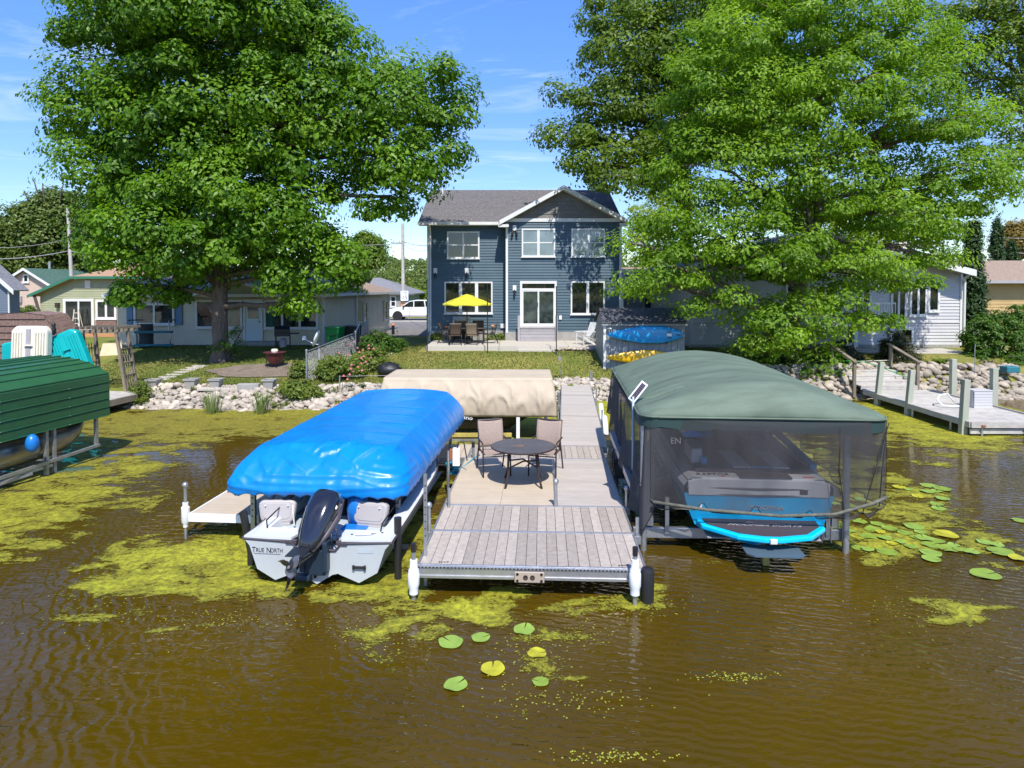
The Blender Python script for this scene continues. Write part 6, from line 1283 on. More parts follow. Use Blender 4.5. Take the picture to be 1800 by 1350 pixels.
def curtain(pts, ztop, zbot, name='mesh_curtain', fold=.05, n=14, scal=.1, hem=True, mm=None):
    """pts: plan line (x, y); zbot: heights along the line"""
    L = [0]; 
    for i in range(1, len(pts)): L.append(L[-1] + math.dist(pts[i], pts[i - 1]))
    K = 90; rows = []; bot = []
    for j in range(n + 1):
        v = j / n; row = []
        for i in range(K + 1):
            s_ = L[-1] * i / K; k = max(0, min(len(pts) - 2, next((q - 1 for q in range(1, len(L)) if L[q] >= s_ - 1e-9), len(L) - 2))); f = (s_ - L[k]) / (L[k + 1] - L[k])
            x = pts[k][0] + (pts[k + 1][0] - pts[k][0]) * f; y = pts[k][1] + (pts[k + 1][1] - pts[k][1]) * f; zb = zbot[k] + (zbot[k + 1] - zbot[k]) * f
            if scal: zb += scal * max(0, cos(s_ * 2 * pi / .78)) ** 6
            d = Vector((pts[k + 1][1] - pts[k][1], -(pts[k + 1][0] - pts[k][0]), 0)).normalized() * (fold * v * (sin(s_ * 6.5 + 1.5 * sin(s_ * 2.1)) + .6 * fb((s_, v * 1.5, 2), 1.3)))
            row.append(Vector((x, y, ztop + (zb - ztop) * v)) + d)
        rows.append(row)
    o = MB().grid(rows).build(name, mm or m_mesh, GC, smooth=True)
    if hem: MB().tube(rows[-1], .008, 5).build('hem', m_blackp, o)
    return o
curtain([(-1.70, .03), (-.6, -.05), (.6, -.08), (1.5, -.03), (1.84, .12)], zh - .02, [.74, .72, .68, .66, .80], scal=.13, fold=.035)
curtain([(1.86, .15), (1.88, 2.0), (1.88, 4.2), (1.86, 5.9)], zh - .02, [.80, .62, .9, 1.1], fold=.05, scal=.05)
curtain([(-1.86, 6.0), (-1.90, 4.2), (-1.90, 2.4), (-1.86, 1.0), (-1.84, .35)], zh - .02, [1.15, .62, .92, .55, .45], fold=.11, scal=0, mm=m_meshd)
curtain([(-1.84, .35), (-1.78, .12), (-1.66, .02)], zh - .02, [.45, .35, .70], fold=.05, scal=0, mm=m_meshd)
for a_, c_ in (((1.86, .1, 2.1), (1.45, .0, .75)), ((1.80, .05, 1.9), (1.70, .02, .85)), ((1.1, -.03, 2.05), (1.16, -.05, .8))): MB().tube([a_, ((a_[0] + c_[0]) / 2 - .05, -.05, (a_[2] + c_[2]) / 2), c_], .008, 5).build('tie_cord', m_blackp, GC)
# weighted pipe threaded in the curtain
MB().tube([(-1.68, -.06, .86), (-.9, -.12, .78), (.2, -.14, .72), (1.0, -.12, .76), (1.55, -.10, .93), (1.78, -.05, 1.02)], .026, 8).build('weight_pipe', mat('dark mossy pipe', (.10, .10, .075), .8, nz=(12, .4)), GC, smooth=True)
text('EN', 'curtain_lettering', m_greyt, GC, (-1.32, .05, 1.78), (R(90), 0, 0), .13, .001)
# lift
GL = thing('wake_boat_lift', 'heavy galvanised cantilever lift holding the turquoise boat', 'boat lift', (gx_, gy_, 0), R(-4.4))
def gl(px, py, z): return lp(GL, px, py, z)
pl = lpY(GL, 1131, 900, 10.25); pr_ = lpY(GL, 1487, 900, 10.15)
for (u, v) in ((pl[0], pl[1]), (pr_[0], pr_[1]), (pl[0] - .05, pl[1] + 4.6), (pr_[0], pr_[1] + 4.8)): MB().tube([(u, v, -1.2), (u, v, 2.2)], .052, 14).build('lift_post', m_galv, GL, smooth='auto')
cl = MB()
for k in range(5): cl.lathe([(.06, 0), (.06, .02), (.05, .02)], (pl[0], pl[1], .55 + k * .12), 12)
cl.build('post_clamp', m_galv, GL)
MB().bar((pl[0] - .15, pl[1] + .12, .24), (pr_[0] + .05, pr_[1] + .12, .24), .08, .17).build('front_beam', m_galv, GL, bevel=.01); MB().bar((pl[0], pl[1] + 3.6, .2), (pr_[0], pr_[1] + 3.6, .2), .08, .17).build('rear_beam', m_galv, GL, bevel=.01)
for s_, q in ((-1, pl), (1, pr_)): MB().bar((q[0] - s_ * .12, q[1] + .1, .42), (q[0] - s_ * .12, q[1] + 4.6, .42), .1, .14).build('side_beam', m_galv, GL)
MB().bar((pr_[0] - .1, pr_[1] + .1, .9), (pr_[0] - 1.3, pr_[1] + 4.5, 1.5), .12, .14).build('diagonal_arm', m_galv, GL); MB().bar((pl[0] - .02, pl[1] + .4, .6), (pl[0] - .25, pl[1] + 3.2, 1.1), .09, .12).build('diagonal_arm', m_galv, GL)
for s_ in (-.62, .62): MB().box(s_ - .07, s_ + .07, .2, 4.6, .33, .40).build('bunk_board', m_wood, GL)
for (u, s_) in ((pl[0] + .38, 1), (pr_[0] - .3, -1)): MB().bar((u, .3, .25), (u, .3, .82), .06).build('guide_upright', m_galv, GL)
for k in (pr_[0] - .34, pr_[0] - .2): MB().tube([(k, pr_[1] + .05, .13), (k, pr_[1] + .05, .38), (k, pr_[1] + .2, .38)], .012, 6).build('u_bolt', m_galv, GL)
b = MB(); b.tube([(pl[0] - .28, pl[1] + 2.6 + .22 * cos(a / 10 * 2 * pi), .72 + .22 * sin(a / 10 * 2 * pi)) for a in range(11)], .016, 6, cap=False); b.bar((pl[0] - .3, pl[1] + 2.6, .72), (pl[0], pl[1] + 2.6, .72), .05); b.box(pl[0] - .26, pl[0] - .05, pl[1] + 2.45, pl[1] + 2.75, .4, .68); b.build('winch_wheel', m_blackm, GL)
# solar panel on a pole
sx_, sz_ = atY(1113, 700, 10.9); t = thing('solar_panel', 'small white framed solar panel on a pale pole beside the green canopy', 'solar panel', (sx_, 10.9, 0)); zz = atY(1113, 697, 10.9)[1]; b = MB(); b.tube([(.12, .0, .5), (.06, 0, .95), (0, 0, 1.1), (0, 0, zz)], .02, 8).lathe([(.03, 0), (.03, .05)], (0, 0, 1.6), 10); b.build('pole', mat('pale teal grey pole', (.33, .40, .41), .5), t, smooth=True)
pn = MB(Matrix.Translation((.08, 0, zz + .08)) @ Matrix.Rotation(R(-52), 4, 'Y') @ Matrix.Rotation(R(70), 4, 'X')); pn.box(-.19, .19, -.065, .065, -.012, .0); fr = pn.build('panel_frame', m_pvc, t, bevel=.004)
pc = MB(pn.xf)
for i in range(9): pc.box(-.165 + i * .037, -.165 + i * .037 + .033, -.04, .04, .0005, .004)
pc.build('solar_cells', mat('plum solar cells', (.07, .045, .05), .25), fr)['kind'] = 'stuff'

# wake boat
xs_, _ = atY(1343, 900, 9.75); WBt = thing('wake_boat', 'turquoise and grey wake boat with black swim platform behind the mesh curtain', 'boat', (xs_ + .05, 10.12, .32), R(-4.4))
prof = [(1.13, .80), (1.19, .72), (1.19, .60), (1.14, .40), (1.02, .12), (.82, -.02), (.40, -.12), (0, -.2)]
wf2 = lambda u: (1 - .80 * max(0, (u - .62) / .38) ** 2.4) * (.955 + .045 * min(1, u * 8)); kf2 = lambda u: .35 * max(0, (u - .6) / .4) ** 2; sh2 = lambda u: .22 * u ** 1.5
rows = []
for i in range(27):
    u = i / 26; w = wf2(u); row = [(x * w, u * 6.3, z + kf2(u) * (1 - (z + .2)) + sh2(u) * max(0, z) / .8) for x, z in prof]; rows.append(row + [(-p[0], p[1], p[2]) for p in reversed(row[:-1])])
b = MB()
nr = len(rows[0])
for i in range(26):
    for j in range(nr - 1):
        b.cur = 1 if (j < 2 or j >= nr - 3) else 0; b.face(rows[i][j], rows[i][j + 1], rows[i + 1][j + 1], rows[i + 1][j])
m_gunw = mat('silver grey gelcoat', (.46, .46, .47), .25, coat=.4)
b.build('hull', [m_turq, m_gunw], WBt)
Q = rows[0]; tq = [(p[0], p[2]) for p in Q]; MB().prism([p for p in tq if p[1] <= .61], -.01, .03, 'y').build('transom', m_turq, WBt); MB().prism([(1.07, .58), (1.08, .80), (.9, .84), (-.9, .84), (-1.08, .80), (-1.07, .58)], -.025, .03, 'y').build('transom_band', m_gunw, WBt, bevel=.01)
for z_, rr in ((.70, .016), (.60, .012)): MB().tube([(-1.14 * wf2(u / 20), u / 20 * 6.3, z_ + sh2(u / 20) * .9) for u in range(20, -1, -1)] + [(0, -.035, z_)] + [(1.14 * wf2(u / 20), u / 20 * 6.3, z_ + sh2(u / 20) * .9) for u in range(21)], rr, 6).build('rub_rail', m_trimb, WBt)
b = MB()
for s_ in (-1, 1): b.grid([[(s_ * 1.12 * wf2(i / 26), 6.3 * i / 26, .81 + sh2(i / 26)), (s_ * 1.05 * wf2(i / 26), 6.3 * i / 26, .86 + sh2(i / 26)), (s_ * .90 * wf2(i / 26), 6.3 * i / 26, .85 + sh2(i / 26)), (s_ * .86 * wf2(i / 26), 6.3 * i / 26, .55 + sh2(i / 26))] for i in range(27)])
b.build('gunwale', m_gunw, WBt, smooth='auto')
m_bcush = mat('dark plum upholstery', (.055, .04, .045), .6); m_wcush = mat('pale upholstery', (.60, .60, .60), .5)
MB().prism([(-1.02, .02), (1.02, .02), (.95, .30), (-.95, .30)], .80, .855).build('aft_deck', m_gunw, WBt, bevel=.01)
MB().box(-.28, .52, .0, .30, .857, .875).build('deck_pad', m_bcush, WBt, bevel=.005)
G_ = [(-.95, .3, .86), (.95, .3, .86), (.9, 1.5, 1.0), (-.9, 1.5, 1.0)]
b = MB().prism([(-.93, .31), (.93, .31), (.88, 1.75), (-.88, 1.75)], .70, .93); b.build('sun_pad', m_bcush, WBt, bevel=.03)
for x0_, x1_ in ((-.30, -.02), (.32, .58)): MB().box(x0_, x1_, .315, 1.35, .931, .952).build('pad_stripe', m_wcush, WBt, bevel=.008)
MB().box(-.015, .315, .33, .40, .931, .95).build('pad_accent', m_turq, WBt, bevel=.006)
MB().prism([(-.93, .5), (-.74, .55), (-.70, 1.2), (-.92, 1.2)], .931, 1.18).build('side_bolster', m_wcush, WBt, bevel=.03); MB().box(-.78, -.68, .45, .95, .931, 1.05).build('bolster_accent', m_turq, WBt, bevel=.02)
MB().bar((.98, 2.6, 1.12), (1.02, .5, .92), .1, .08).build('gunwale_accent', m_turq, WBt)
b = MB(); b.box(-.85, .85, 1.8, 5.2, .25, .3).box(-.9, -.5, 2.2, 5.0, .3, .7).box(.5, .9, 2.2, 5.0, .3, .7).box(.1, .85, 3.3, 3.7, .3, 1.0); b.build('cockpit_seats', m_bcush, WBt, bevel=.04)
MB().grid([[(-.9 + 1.8 * j / 8, 3.9 + .35 * sin(pi * j / 8) - .3 * i, 1.0 + .3 * i) for j in range(9)] for i in range(2)]).build('windshield', glassmat('tinted windshield', (.03, .03, .035)), WBt, solid=.01)
b = MB()
for s_ in (-1, 1): b.tube([(s_ * 1.0, 2.6, .95), (s_ * .95, 2.9, 1.5), (s_ * .7, 3.0, 1.72)], .035, 8)
b.tube([(-.7, 3.0, 1.72), (.7, 3.0, 1.72)], .035, 8); b.build('wake_tower', m_blackm, WBt, smooth=True)
text('RAPTOR', 'engine_badge', m_blackm, WBt, (-.66, .16, .858), (R(12), 0, 0), .11, .003, wide=1.25); text('XR', 'engine_badge', m_red, WBt, (-.52, .07, .858), (R(12), 0, 0), .06, .003)
text('MOOMBA', 'transom_lettering', m_greyt, WBt, (.12, -.018, .40), (R(90), 0, 0), .10, .004, wide=1.2)
MB().box(.62, .74, -.032, -.024, .63, .70).build('exhaust_plate', m_bcush, WBt); MB().box(-.90, -.86, -.02, -.011, .34, .44).build('hull_sticker', m_pvc, WBt); MB().box(.72, .88, .1, .115, .857, .868).build('red_mark', m_red, WBt)
# swim platform
pp = [(-.95, .0), (.95, .0), (.92, -.26), (.60, -.62), (.12, -.76), (-.12, -.76), (-.48, -.66), (-.92, -.26)]
MB().prism(pp, .13, .205).build('swim_platform', m_turql, WBt, bevel=.02)
pi_ = [(x * .91, y * .88 - .01) for x, y in pp]; MB().prism(pi_, .206, .215).build('platform_pad', m_bcush, WBt); text('MOOMBA BOATS', 'platform_lettering', m_greyt, WBt, (0, -.26, .218), (0, 0, 0), .10, .001, shear=.7, wide=1.4)
MB().box(-.05, .05, -.79, -.75, .13, .20).build('platform_badge', m_wcush, WBt, bevel=.008)
MB().prism([(-.40, -.5), (.42, -.5), (.42, -.84), (.32, -.92), (-.3, -.92), (-.40, -.82)], -.01, .01).build('surf_plate', mat('steel blue trim plate', (.10, .15, .19), .4, .3), WBt)
b = MB(); b.box(-.03, .03, -.5, -.44, .0, .13); b.build('platform_bracket', m_blackm, WBt)
for s_ in (-1, 1): MB().box(s_ * .62 - .22, s_ * .62 + .22, -.32, -.05, .02, .035).build('trim_tab', m_greyt, WBt)
MB().box(-.05, .04, -.45, -.35, -.55, .12).build('rudder_bar', m_yrail, WBt)

# ------------------------------------------------------------------ green metal boat cover at the left edge
FRx, FRy = -9.9, 16.0; MC = thing('green_metal_canopy', 'dark green ribbed metal canopy over a pontoon at the left edge', 'boat canopy', (FRx, FRy, 0), R(-9)); Lc = 8.5; zb, zt_ = 1.0, 2.02
n = 5
for k in range(n):
    z0 = zb + (zt_ - zb) * k / n; z1 = zb + (zt_ - zb) * (k + 1) / n; b = MB(); b.prism([(0, z0), (.02, z0 + .03), (.02, z1 - .035), (.0, z1), (-.012, z1), (-.012, z0)], -Lc, 0, 'y')
    # local x is outward
    MBs = b; b.build('side_panel', m_greenm, MC)
    MB().tube([(.018, -Lc, z0 + .008), (.018, 0, z0 + .008)], .016, 6).build('rib', m_greenm, MC)
    sc_ = MB()
    for y in (-1.2, -2.9, -4.6): sc_.ball((.036, y, z0 + .01), .010, 6, 4)
    sc_.build('screws', m_galv, MC)['kind'] = 'stuff'
def arc(u): return (-3.2 * u, zt_ + .06 + .34 * (1 - (2 * u - 1) ** 2) ** .9 - .06 * (abs(2 * u - 1) ** 6))
for k in range(12):
    a, c = arc(k / 12), arc((k + 1) / 12); b = MB(); b.prism([a, c, (c[0], c[1] - .015), (a[0], a[1] - .015)], -Lc, 0, 'y'); b.build('roof_panel', m_greenm, MC); MB().tube([(a[0], -Lc, a[1] + .012), (a[0], 0, a[1] + .012)], .02, 6).build('rib', m_greenm, MC)
MB().prism([(0, zb), (0, zt_)] + [arc(k / 12) for k in range(13)] + [(-3.2, zt_), (-3.2, zb)], -.03, -.01, 'y').build('end_panel', m_greenm, MC)
MB().box(-3.22, -3.2, -Lc, 0, zb, zt_).build('side_panel', m_greenm, MC)
ML = thing('pontoon_lift', 'galvanised lift frame under the green metal canopy', 'boat lift', (FRx, FRy, 0), R(-9))
for (x, y, zz0, zz1) in ((-.02, -1.75, -.8, 1.05), (-.02, -1.55, -.8, 1.05), (-.02, -.35, .3, 1.05), (-.02, -5.2, -.8, 1.05), (-3.15, -1.7, -.8, 1.05), (-3.15, -5.2, -.8, 1.05)): MB().bar((x - .04, y, zz0), (x - .04, y, zz1), .07).build('lift_post', m_galv, ML)
MB().bar((-.02, -.3, .33), (-.02, -7.5, .18), .06, .06).build('side_rail', m_galv, ML); MB().bar((-.05, -1.6, .2), (-1.2, -3.4, -.12), .08, .06).build('cross_arm', m_galv, ML); MB().bar((.02, -2.2, .18), (-.8, -4.5, -.1), .1, .05).build('cross_arm', m_galv, ML)
PB = thing('pontoon_boat', 'pontoon boat with tarnished silver tubes under the green metal canopy', 'boat', (FRx, FRy, 0), R(-9)); m_pont = mat('tarnished aluminium', (.36, .33, .27), .32, .8, nz=(2.5, .45), stretch=(1, .4, 2))
for x in (-.45, -2.75): 
    pts = [(x, -7.8 + i * .4, .62) for i in range(17)] + [(x, -.95, .66), (x, -.6, .76), (x, -.4, .88), (x, -.32, .95)]; MB().tube(pts, [.32] * 17 + [.29, .20, .10, .03], 20).build('pontoon_tube', m_pont, PB, smooth=True)
MB().box(-3.0, -.2, -7.8, -.9, .96, 1.03).build('deck', m_alu, PB); b = MB(); b.box(-2.9, -.3, -6.8, -1.8, 1.03, 1.7); b.build('cabin_cover', m_cover, PB, bevel=.08)
MB().ball((.10, -2.25, .84), .13, 16, 10, 1.5).build('blue_fender', m_bluep, PB, smooth=True)

# ------------------------------------------------------------------ neighbour dock on the right
ND = thing('neighbour_dock', 'silver weathered wooden dock with tall square posts on the right', 'dock', (12.7, 18.0, .40)); plankrow(ND, m_woodl, 0, 2.25, 0, 5.5, 38, 'x', gap=.008); b = MB(); b.box(-.02, 2.27, -.05, -.005, -.16, -.002).box(.0, 2.25, .02, .07, -.34, -.2).box(-.05, -.003, 0, 5.5, -.16, -.002).box(2.253, 2.3, 0, 5.5, -.12, .05); b.build('edge_beam', m_woodl, ND)
for y in (.8, 2.6, 4.6): MB().tube([(-.03, y, -1.4), (-.03, y, -.0)], .03, 8).build('pipe_leg', m_galv, ND)
for x in (.3, 1.5): MB().tube([(x, .0, -1.4), (x, .0, -.1)], .03, 8).build('pipe_leg', m_galv, ND); MB().box(x - .05, x + .05, -.09, -.052, -.14, -.08).build('rusty_clamp', mat('rust', (.25, .08, .04), .8), ND)
for (px, pyt, pyb, lean, s_, lab) in ((1560, 636, 712, .25, .16, 'green tinted square dock post nearest the neighbour stair'), (1612, 650, 730, .22, .16, 'square dock post in the middle of the near edge of the silver dock'), (1706, 667, 763, .12, .17, 'tall square dock post at the near corner of the silver dock'), (1668, 631, 690, .0, .17, 'upright square dock post at the far edge in front of the fieldstones'), (1738, 647, 707, .0, .17, 'square dock post behind the grey dock box')):
    x, y = at(px, pyb, 0); z1 = atY(px, pyt, y)[1]
    if px in (1668, 1738): x = 15.08; y = {1668: 22.3, 1738: 20.4}[px]; z1 = atY(px, pyt, y)[1]
    t = thing('dock_post', lab, 'post', (x, y, 0), group='square posts of the neighbour dock')
    if x < 13.2: x = min(x, 12.60); t.location = (x, y, 0)
    b = MB(); b.bar((0, 0, -1.2), (lean, 0, z1), s_); b.build('shaft', m_woodg, t, bevel=.01)
# stair to the lawn
ST = thing('dock_stair', 'grey wooden stair with leaning handrails from the silver dock up to the lawn', 'stairs', (12.7, 23.52, .40)); 
for k in range(4): MB().box(-.1, 1.95, .0 + .42 * k, .46 + .42 * k, .10 + .13 * k, .14 + .13 * k).build('tread', m_woodl, ST, bevel=.004); MB().box(-.1, 1.95, .01 + .42 * k, .04 + .42 * k, .0 + .13 * k, .10 + .13 * k).build('riser', m_woodl, ST)
for x in (-.25, 2.05):
    for y in (.2, 1.9): MB().bar((x, y, -.3), (x, y, .95 + .25 * y), .1).build('rail_post', m_wood, ST)
    MB().bar((x, .1, .98), (x, 2.1, 1.48), .14, .05).build('handrail', m_wood, ST)
MB().tube([(-.25, 1.9, .85), (.9, 1.95, .80), (2.05, 1.9, .85)], .012, 5).build('rope', m_cream, ST); 
t = thing('garden_hose', 'green garden hose draped across the dock stair', 'hose', (13.4, 24.5, .95)); MB().tube([(-.8, .8, .3), (.1, .6, .28), (.5, .2, .15), (1.0, -.3, -.1), (1.5, -.6, -.25)], .018, 6).build('tube', m_bgreen, t, smooth=True)
x, y = at(1746, 718, .4); t = thing('dock_box', 'grey slatted dock box standing at the far edge of the silver dock', 'box', (14.25, 20.0, .40)); w = .55
for k in range(6): piece('slat', m_greyv, t, (.22, 0, .04 + k * .085), (.56, .02, .078))
MB().prism([(.0, .0), (.5, .0), (.38, .52), (.05, .52)], -.06, .5, 'x').build('body', m_greyv, t); MB().box(-.08, .52, .0, .42, .52, .55).build('lid', m_greyv, t)
t = thing('white_hose', 'stiff white hose loop lying on the silver dock beside the box', 'hose', (13.3, 20.3, .42)); MB().tube([(0.7, .3, .05), (.5, .35, .32), (.15, .2, .30), (-.05, 0, .18), (.0, -.2, .04), (.3, -.3, .03), (.7, -.2, .03)], .025, 8).build('tube', m_pvc, t, smooth=True)
t = thing('teal_tote', 'small teal tote half hidden in the shrubs at the right edge', 'tote', (*at(1775, 652, .95), .95)); MB().prism([(-.25, -.2), (.25, -.2), (.25, .2), (-.25, .2)], -.05, .18).build('body', mat('dull teal tote', (.02, .16, .20), .6), t, bevel=.03)
t = thing('shepherd_hook', 'thin pale pole standing in the shrubs by the fieldstones', 'pole', (*at(1713, 655, .95), .9)); MB().tube([(0, 0, 0), (0, 0, 1.0), (.02, 0, 1.1)], .015, 6).build('shaft', m_galv, t)
# ------------------------------------------------------------------ patio furniture
G0 = G
m_bsl = mat('dark brown sling', (.075, .05, .035), .8); m_bsl2 = mat('tan brown sling', (.20, .15, .10), .8)
def pat(px, Y): return atY(px, 600, Y)[0]
UX, UY = pat(821, 30.9), 30.9
t = thing('patio_table', 'brown patio table under the yellow umbrella', 'table', (UX, UY, G0)); b = MB(); b.box(-.85, .85, -.45, .45, .70, .73); b.build('table_top', m_frame, t, bevel=.01)
for sx in (-1, 1):
    for sy in (-1, 1): MB().bar((sx * .78, sy * .38, 0), (sx * .78, sy * .38, .70), .05).build('leg', m_frame, t)
t = thing('patio_umbrella', 'open bright yellow patio umbrella in front of the triple window', 'umbrella', (UX, UY, G0)); MB().tube([(0, 0, 0), (0, 0, 2.42)], .022, 8).build('pole', m_blackm, t)
MB().lathe([(.22, 0), (.22, .05), (.06, .09), (.04, .2)], (0, 0, 0), 16).build('base', m_blackm, t); rp = []
rU = (atY(866, 530, UY)[0] - atY(780, 530, UY)[0]) / 2; zr = atY(823, 534, UY)[1] - G0; ztp = atY(823, 517, UY)[1] - G0
rows = []
for r, z in ((.03, ztp), (.35, ztp - .09), (.37, ztp - .14), (.75, ztp - .27), (rU, zr), (rU, zr - .05)):
    rows.append([(r * cos(2 * pi * k / 48) * (1 - .05 * (1 - abs(cos(4 * (2 * pi * k / 48)))) * (r / rU)), r * sin(2 * pi * k / 48) * (1 - .05 * (1 - abs(cos(4 * (2 * pi * k / 48)))) * (r / rU)), z - .04 * (1 - abs(cos(4 * 2 * pi * k / 48))) * r / rU) for k in range(48)])
MB().grid(rows, closed=True).build('canopy', m_yel, t, smooth='auto')
b = MB()
for k in range(8): a = 2 * pi * k / 8; b.tube([(0, 0, ztp - .03), (rU * .97 * cos(a), rU * .97 * sin(a), zr + .0)], .01, 4)
b.build('ribs', m_blackm, t)
ch0 = [(800, 30.1, 180 + 8, m_bsl, 'dark brown sling patio chair nearest the camera, left of the umbrella pole'), (830, 30.1, 180 - 4, m_bsl2, 'tan brown sling patio chair nearest the camera, under the umbrella pole'), (785, 30.9, 90, m_bsl, 'brown patio chair at the left end of the patio table, seen side on'), (861, 30.9, -90, m_bsl, 'black looking patio chair at the right end of the patio table, seen side on'), (808, 31.7, 0, m_bsl, 'brown patio chair behind the table on the left'), (840, 31.7, 0, m_bsl, 'brown patio chair behind the table on the right')]
for px, Y, a, f_, lab in ch0: chair(lab, pat(px, Y), Y, G0, R(a), f_, m_blackm, 'sling chairs round the patio table', sw=.25)
gx2 = pat(811, 32.3); t = thing('gas_grill', 'silver lidded gas grill against the blue wall behind the patio table', 'grill', (gx2, 32.4, G0)); MB().box(-.45, .45, -.25, .25, .1, .75).build('cart', m_blackm, t, bevel=.01); b = MB(); b.prism([(-.28, .8), (.25, .8), (.25, 1.05), (.1, 1.18), (-.15, 1.16), (-.28, 1.0)], -.42, .42, 'x'); b.build('lid', m_galv, t, bevel=.02); MB().box(-.75, .75, -.25, .25, .75, .80).build('side_shelf', m_blackm, t); MB().tube([(-.35, -.33, .98), (.35, -.33, .98)], .018, 6).build('handle', m_alu, t)
for px, py in ((785, 575), (866, 573)): 
    x, z = atY(px, py, 33.0); t = thing('terracotta_ornament', 'clay orange ornament on a stake by the blue wall, %s of the grill' % ('left' if px < 800 else 'right'), 'ornament', (x, 32.95, 1.2)); MB().tube([(0, 0, 0), (0, 0, z - 1.2)], .015, 6).build('stake', m_barkd, t); MB().ball((0, 0, z - 1.2), .1, 10, 6, .7).build('flower', m_terra, t, smooth=True)
for px, lab in ((768, 'left'), (874, 'right')):
    x = pat(px, 32.9); t = thing('border_plant', 'strappy green plant at the foot of the blue wall, %s of the patio table' % px.__class__.__name__.replace('int', lab), 'plant', (x, 32.7, 1.2)); o = tuple(t.location)
    crown('foliage', L_gard, t, [(x, 32.7, 1.5, .5 if px > 800 else .3, .2, .28)], 40, 26, .18, .13, o, wid=.25, droop=-.6); MB().tube([(0, 0, 0), (.02, 0, .2)], .02, 5).build('stem', m_barkd, t)
m_pole = mat('black iron pole', (.012, .014, .016), .5)
for px, pyt, pyb, lab in ((751, 493, 618, 'thin black string light pole at the left corner of the patio'), (857, 500, 620, 'thin black string light pole in front of the patio umbrella'), (978, 505, 621, 'thin black string light pole at the right end of the patio step')):
    x, y = at(px, pyb, 1.2); z1 = atY(px, pyt, y)[1]; t = thing('light_pole', lab, 'pole', (x, y, 1.15), group='string light poles round the patio'); MB().tube([(0, 0, 0), (0, 0, z1 - 1.15)], .022, 8).build('shaft', m_pole, t); MB().ball((0, 0, z1 - 1.13), .035, 8, 6).build('finial', m_pole, t)
x, z = atY(1049, 560, 31.5); t = thing('light_pole', 'thin black string light pole between the white chair and the shed', 'pole', (x, 31.5, G0), group='string light poles round the patio'); MB().tube([(0, 0, 0), (0, 0, 2.6)], .022, 8).build('shaft', m_pole, t); MB().ball((0, 0, 2.62), .035, 8, 6).build('finial', m_pole, t)
# white slatted garden chair
x = pat(1030, 30.4); t = thing('garden_chair', 'white slatted garden chair on the patio near the shed', 'chair', (x, 30.4, G0), R(-62))
for k in range(5): piece('slat', m_white, t, ((k - 2) * .105, .30, .68), (.085, .02, .70), (R(-20), 0, 0))
for k in range(5): piece('slat', m_white, t, (0, -.28 + .11 * k, .36 - .02 * k), (.5, .09, .02))
for s_ in (-1, 1): MB().bar((s_ * .3, -.34, 0), (s_ * .3, -.34, .58), .07, .03).build('leg', m_white, t); MB().bar((s_ * .28, .30, 0), (s_ * .28, -.30, .34), .03, .09).build('leg', m_white, t); MB().box(s_ * .3 - .06, s_ * .3 + .06, -.4, .3, .57, .60).build('armrest', m_white, t)

# ------------------------------------------------------------------ left yard things
def yat(px, py, z0=.8):
    z = z0
    for _ in range(30): x, y = at(px, py, z); z = z * .5 + ground(x, y) * .5
    return x, y, ground(x, y)
x, y, z = yat(590, 632, 1.0); y = 30.5; x = atY(585, 0, y)[0]; z = ground(x, y); t = thing('wheelie_bin', 'bright green wheelie bin tilting beside the ranch house side wall', 'bin', (x, y, z), R(-8))
b = MB(); b.grid([[(sx * w, sy * d, zz_) for sx, sy in ((-1, -1), (1, -1), (1, 1), (-1, 1))] for w, d, zz_ in ((.25, .28, .1), (.33, .36, .98))], closed=True); b.build('body', m_bgreen, t, solid=.02); MB().box(-.36, .36, -.42, .38, .98, 1.04).build('lid', m_bgreen, t, bevel=.02); MB().box(.28, .40, -.3, .3, .2, .95).build('side_shade', m_blackp, t) if False else None
for s_ in (-1, 1): MB(Matrix.Translation((s_ * .27, .3, .11)) @ Matrix.Rotation(R(90), 4, 'Y')).lathe([(.02, -.03), (.11, -.03), (.11, .03), (.02, .03)], (0, 0, 0), 14).build('wheel', m_blackp, t)
MB().tube([(-.25, .44, 1.0), (.25, .44, 1.0)], .02, 6).build('handle', m_blackp, t); text('WM', 'bin_logo', m_blackp, t, (0, -.37, .62), (R(86), 0, 0), .2, .003)
y = 30.9; x = atY(603, 0, y)[0]; t = thing('dark_bin', 'black wheelie bin standing just behind the green one', 'bin', (x + .25, y + .3, ground(x, y)), R(-8)); b = MB(); b.grid([[(sx * w, sy * d, zz_) for sx, sy in ((-1, -1), (1, -1), (1, 1), (-1, 1))] for w, d, zz_ in ((.25, .28, .05), (.33, .36, .98))], closed=True); b.build('body', m_blackp, t, solid=.02); MB().box(-.36, .36, -.4, .38, .98, 1.04).build('lid', m_blackp, t, bevel=.02)
y = 30.3; x = atY(492, 0, y)[0]; z = ground(x, y); t = thing('charcoal_grill', 'black gas grill with a side shelf in front of the ranch house steps', 'grill', (x, y, z), R(15)); b = MB(); b.prism([(-.26, .78), (.24, .78), (.26, .95), (.12, 1.12), (-.12, 1.10), (-.26, .95)], -.36, .3, 'x'); b.build('lid', m_blackm, t, bevel=.02); MB().box(-.36, .3, -.24, .24, .62, .78).build('firebox', m_blackm, t); MB().box(.3, .72, -.22, .22, .72, .76).build('side_shelf', m_blackm, t); MB().lathe([(.02, 0), (.15, .02), (.15, .36), (.1, .42), (.02, .44)], (0, -.02, .1), 14).build('gas_bottle', m_greyt, t, smooth='auto')
for sx in (-1, 1):
    for sy in (-1, 1): MB().bar((sx * .31, sy * .2, 0), (sx * .31, sy * .2, .7), .03).build('leg', m_blackm, t)
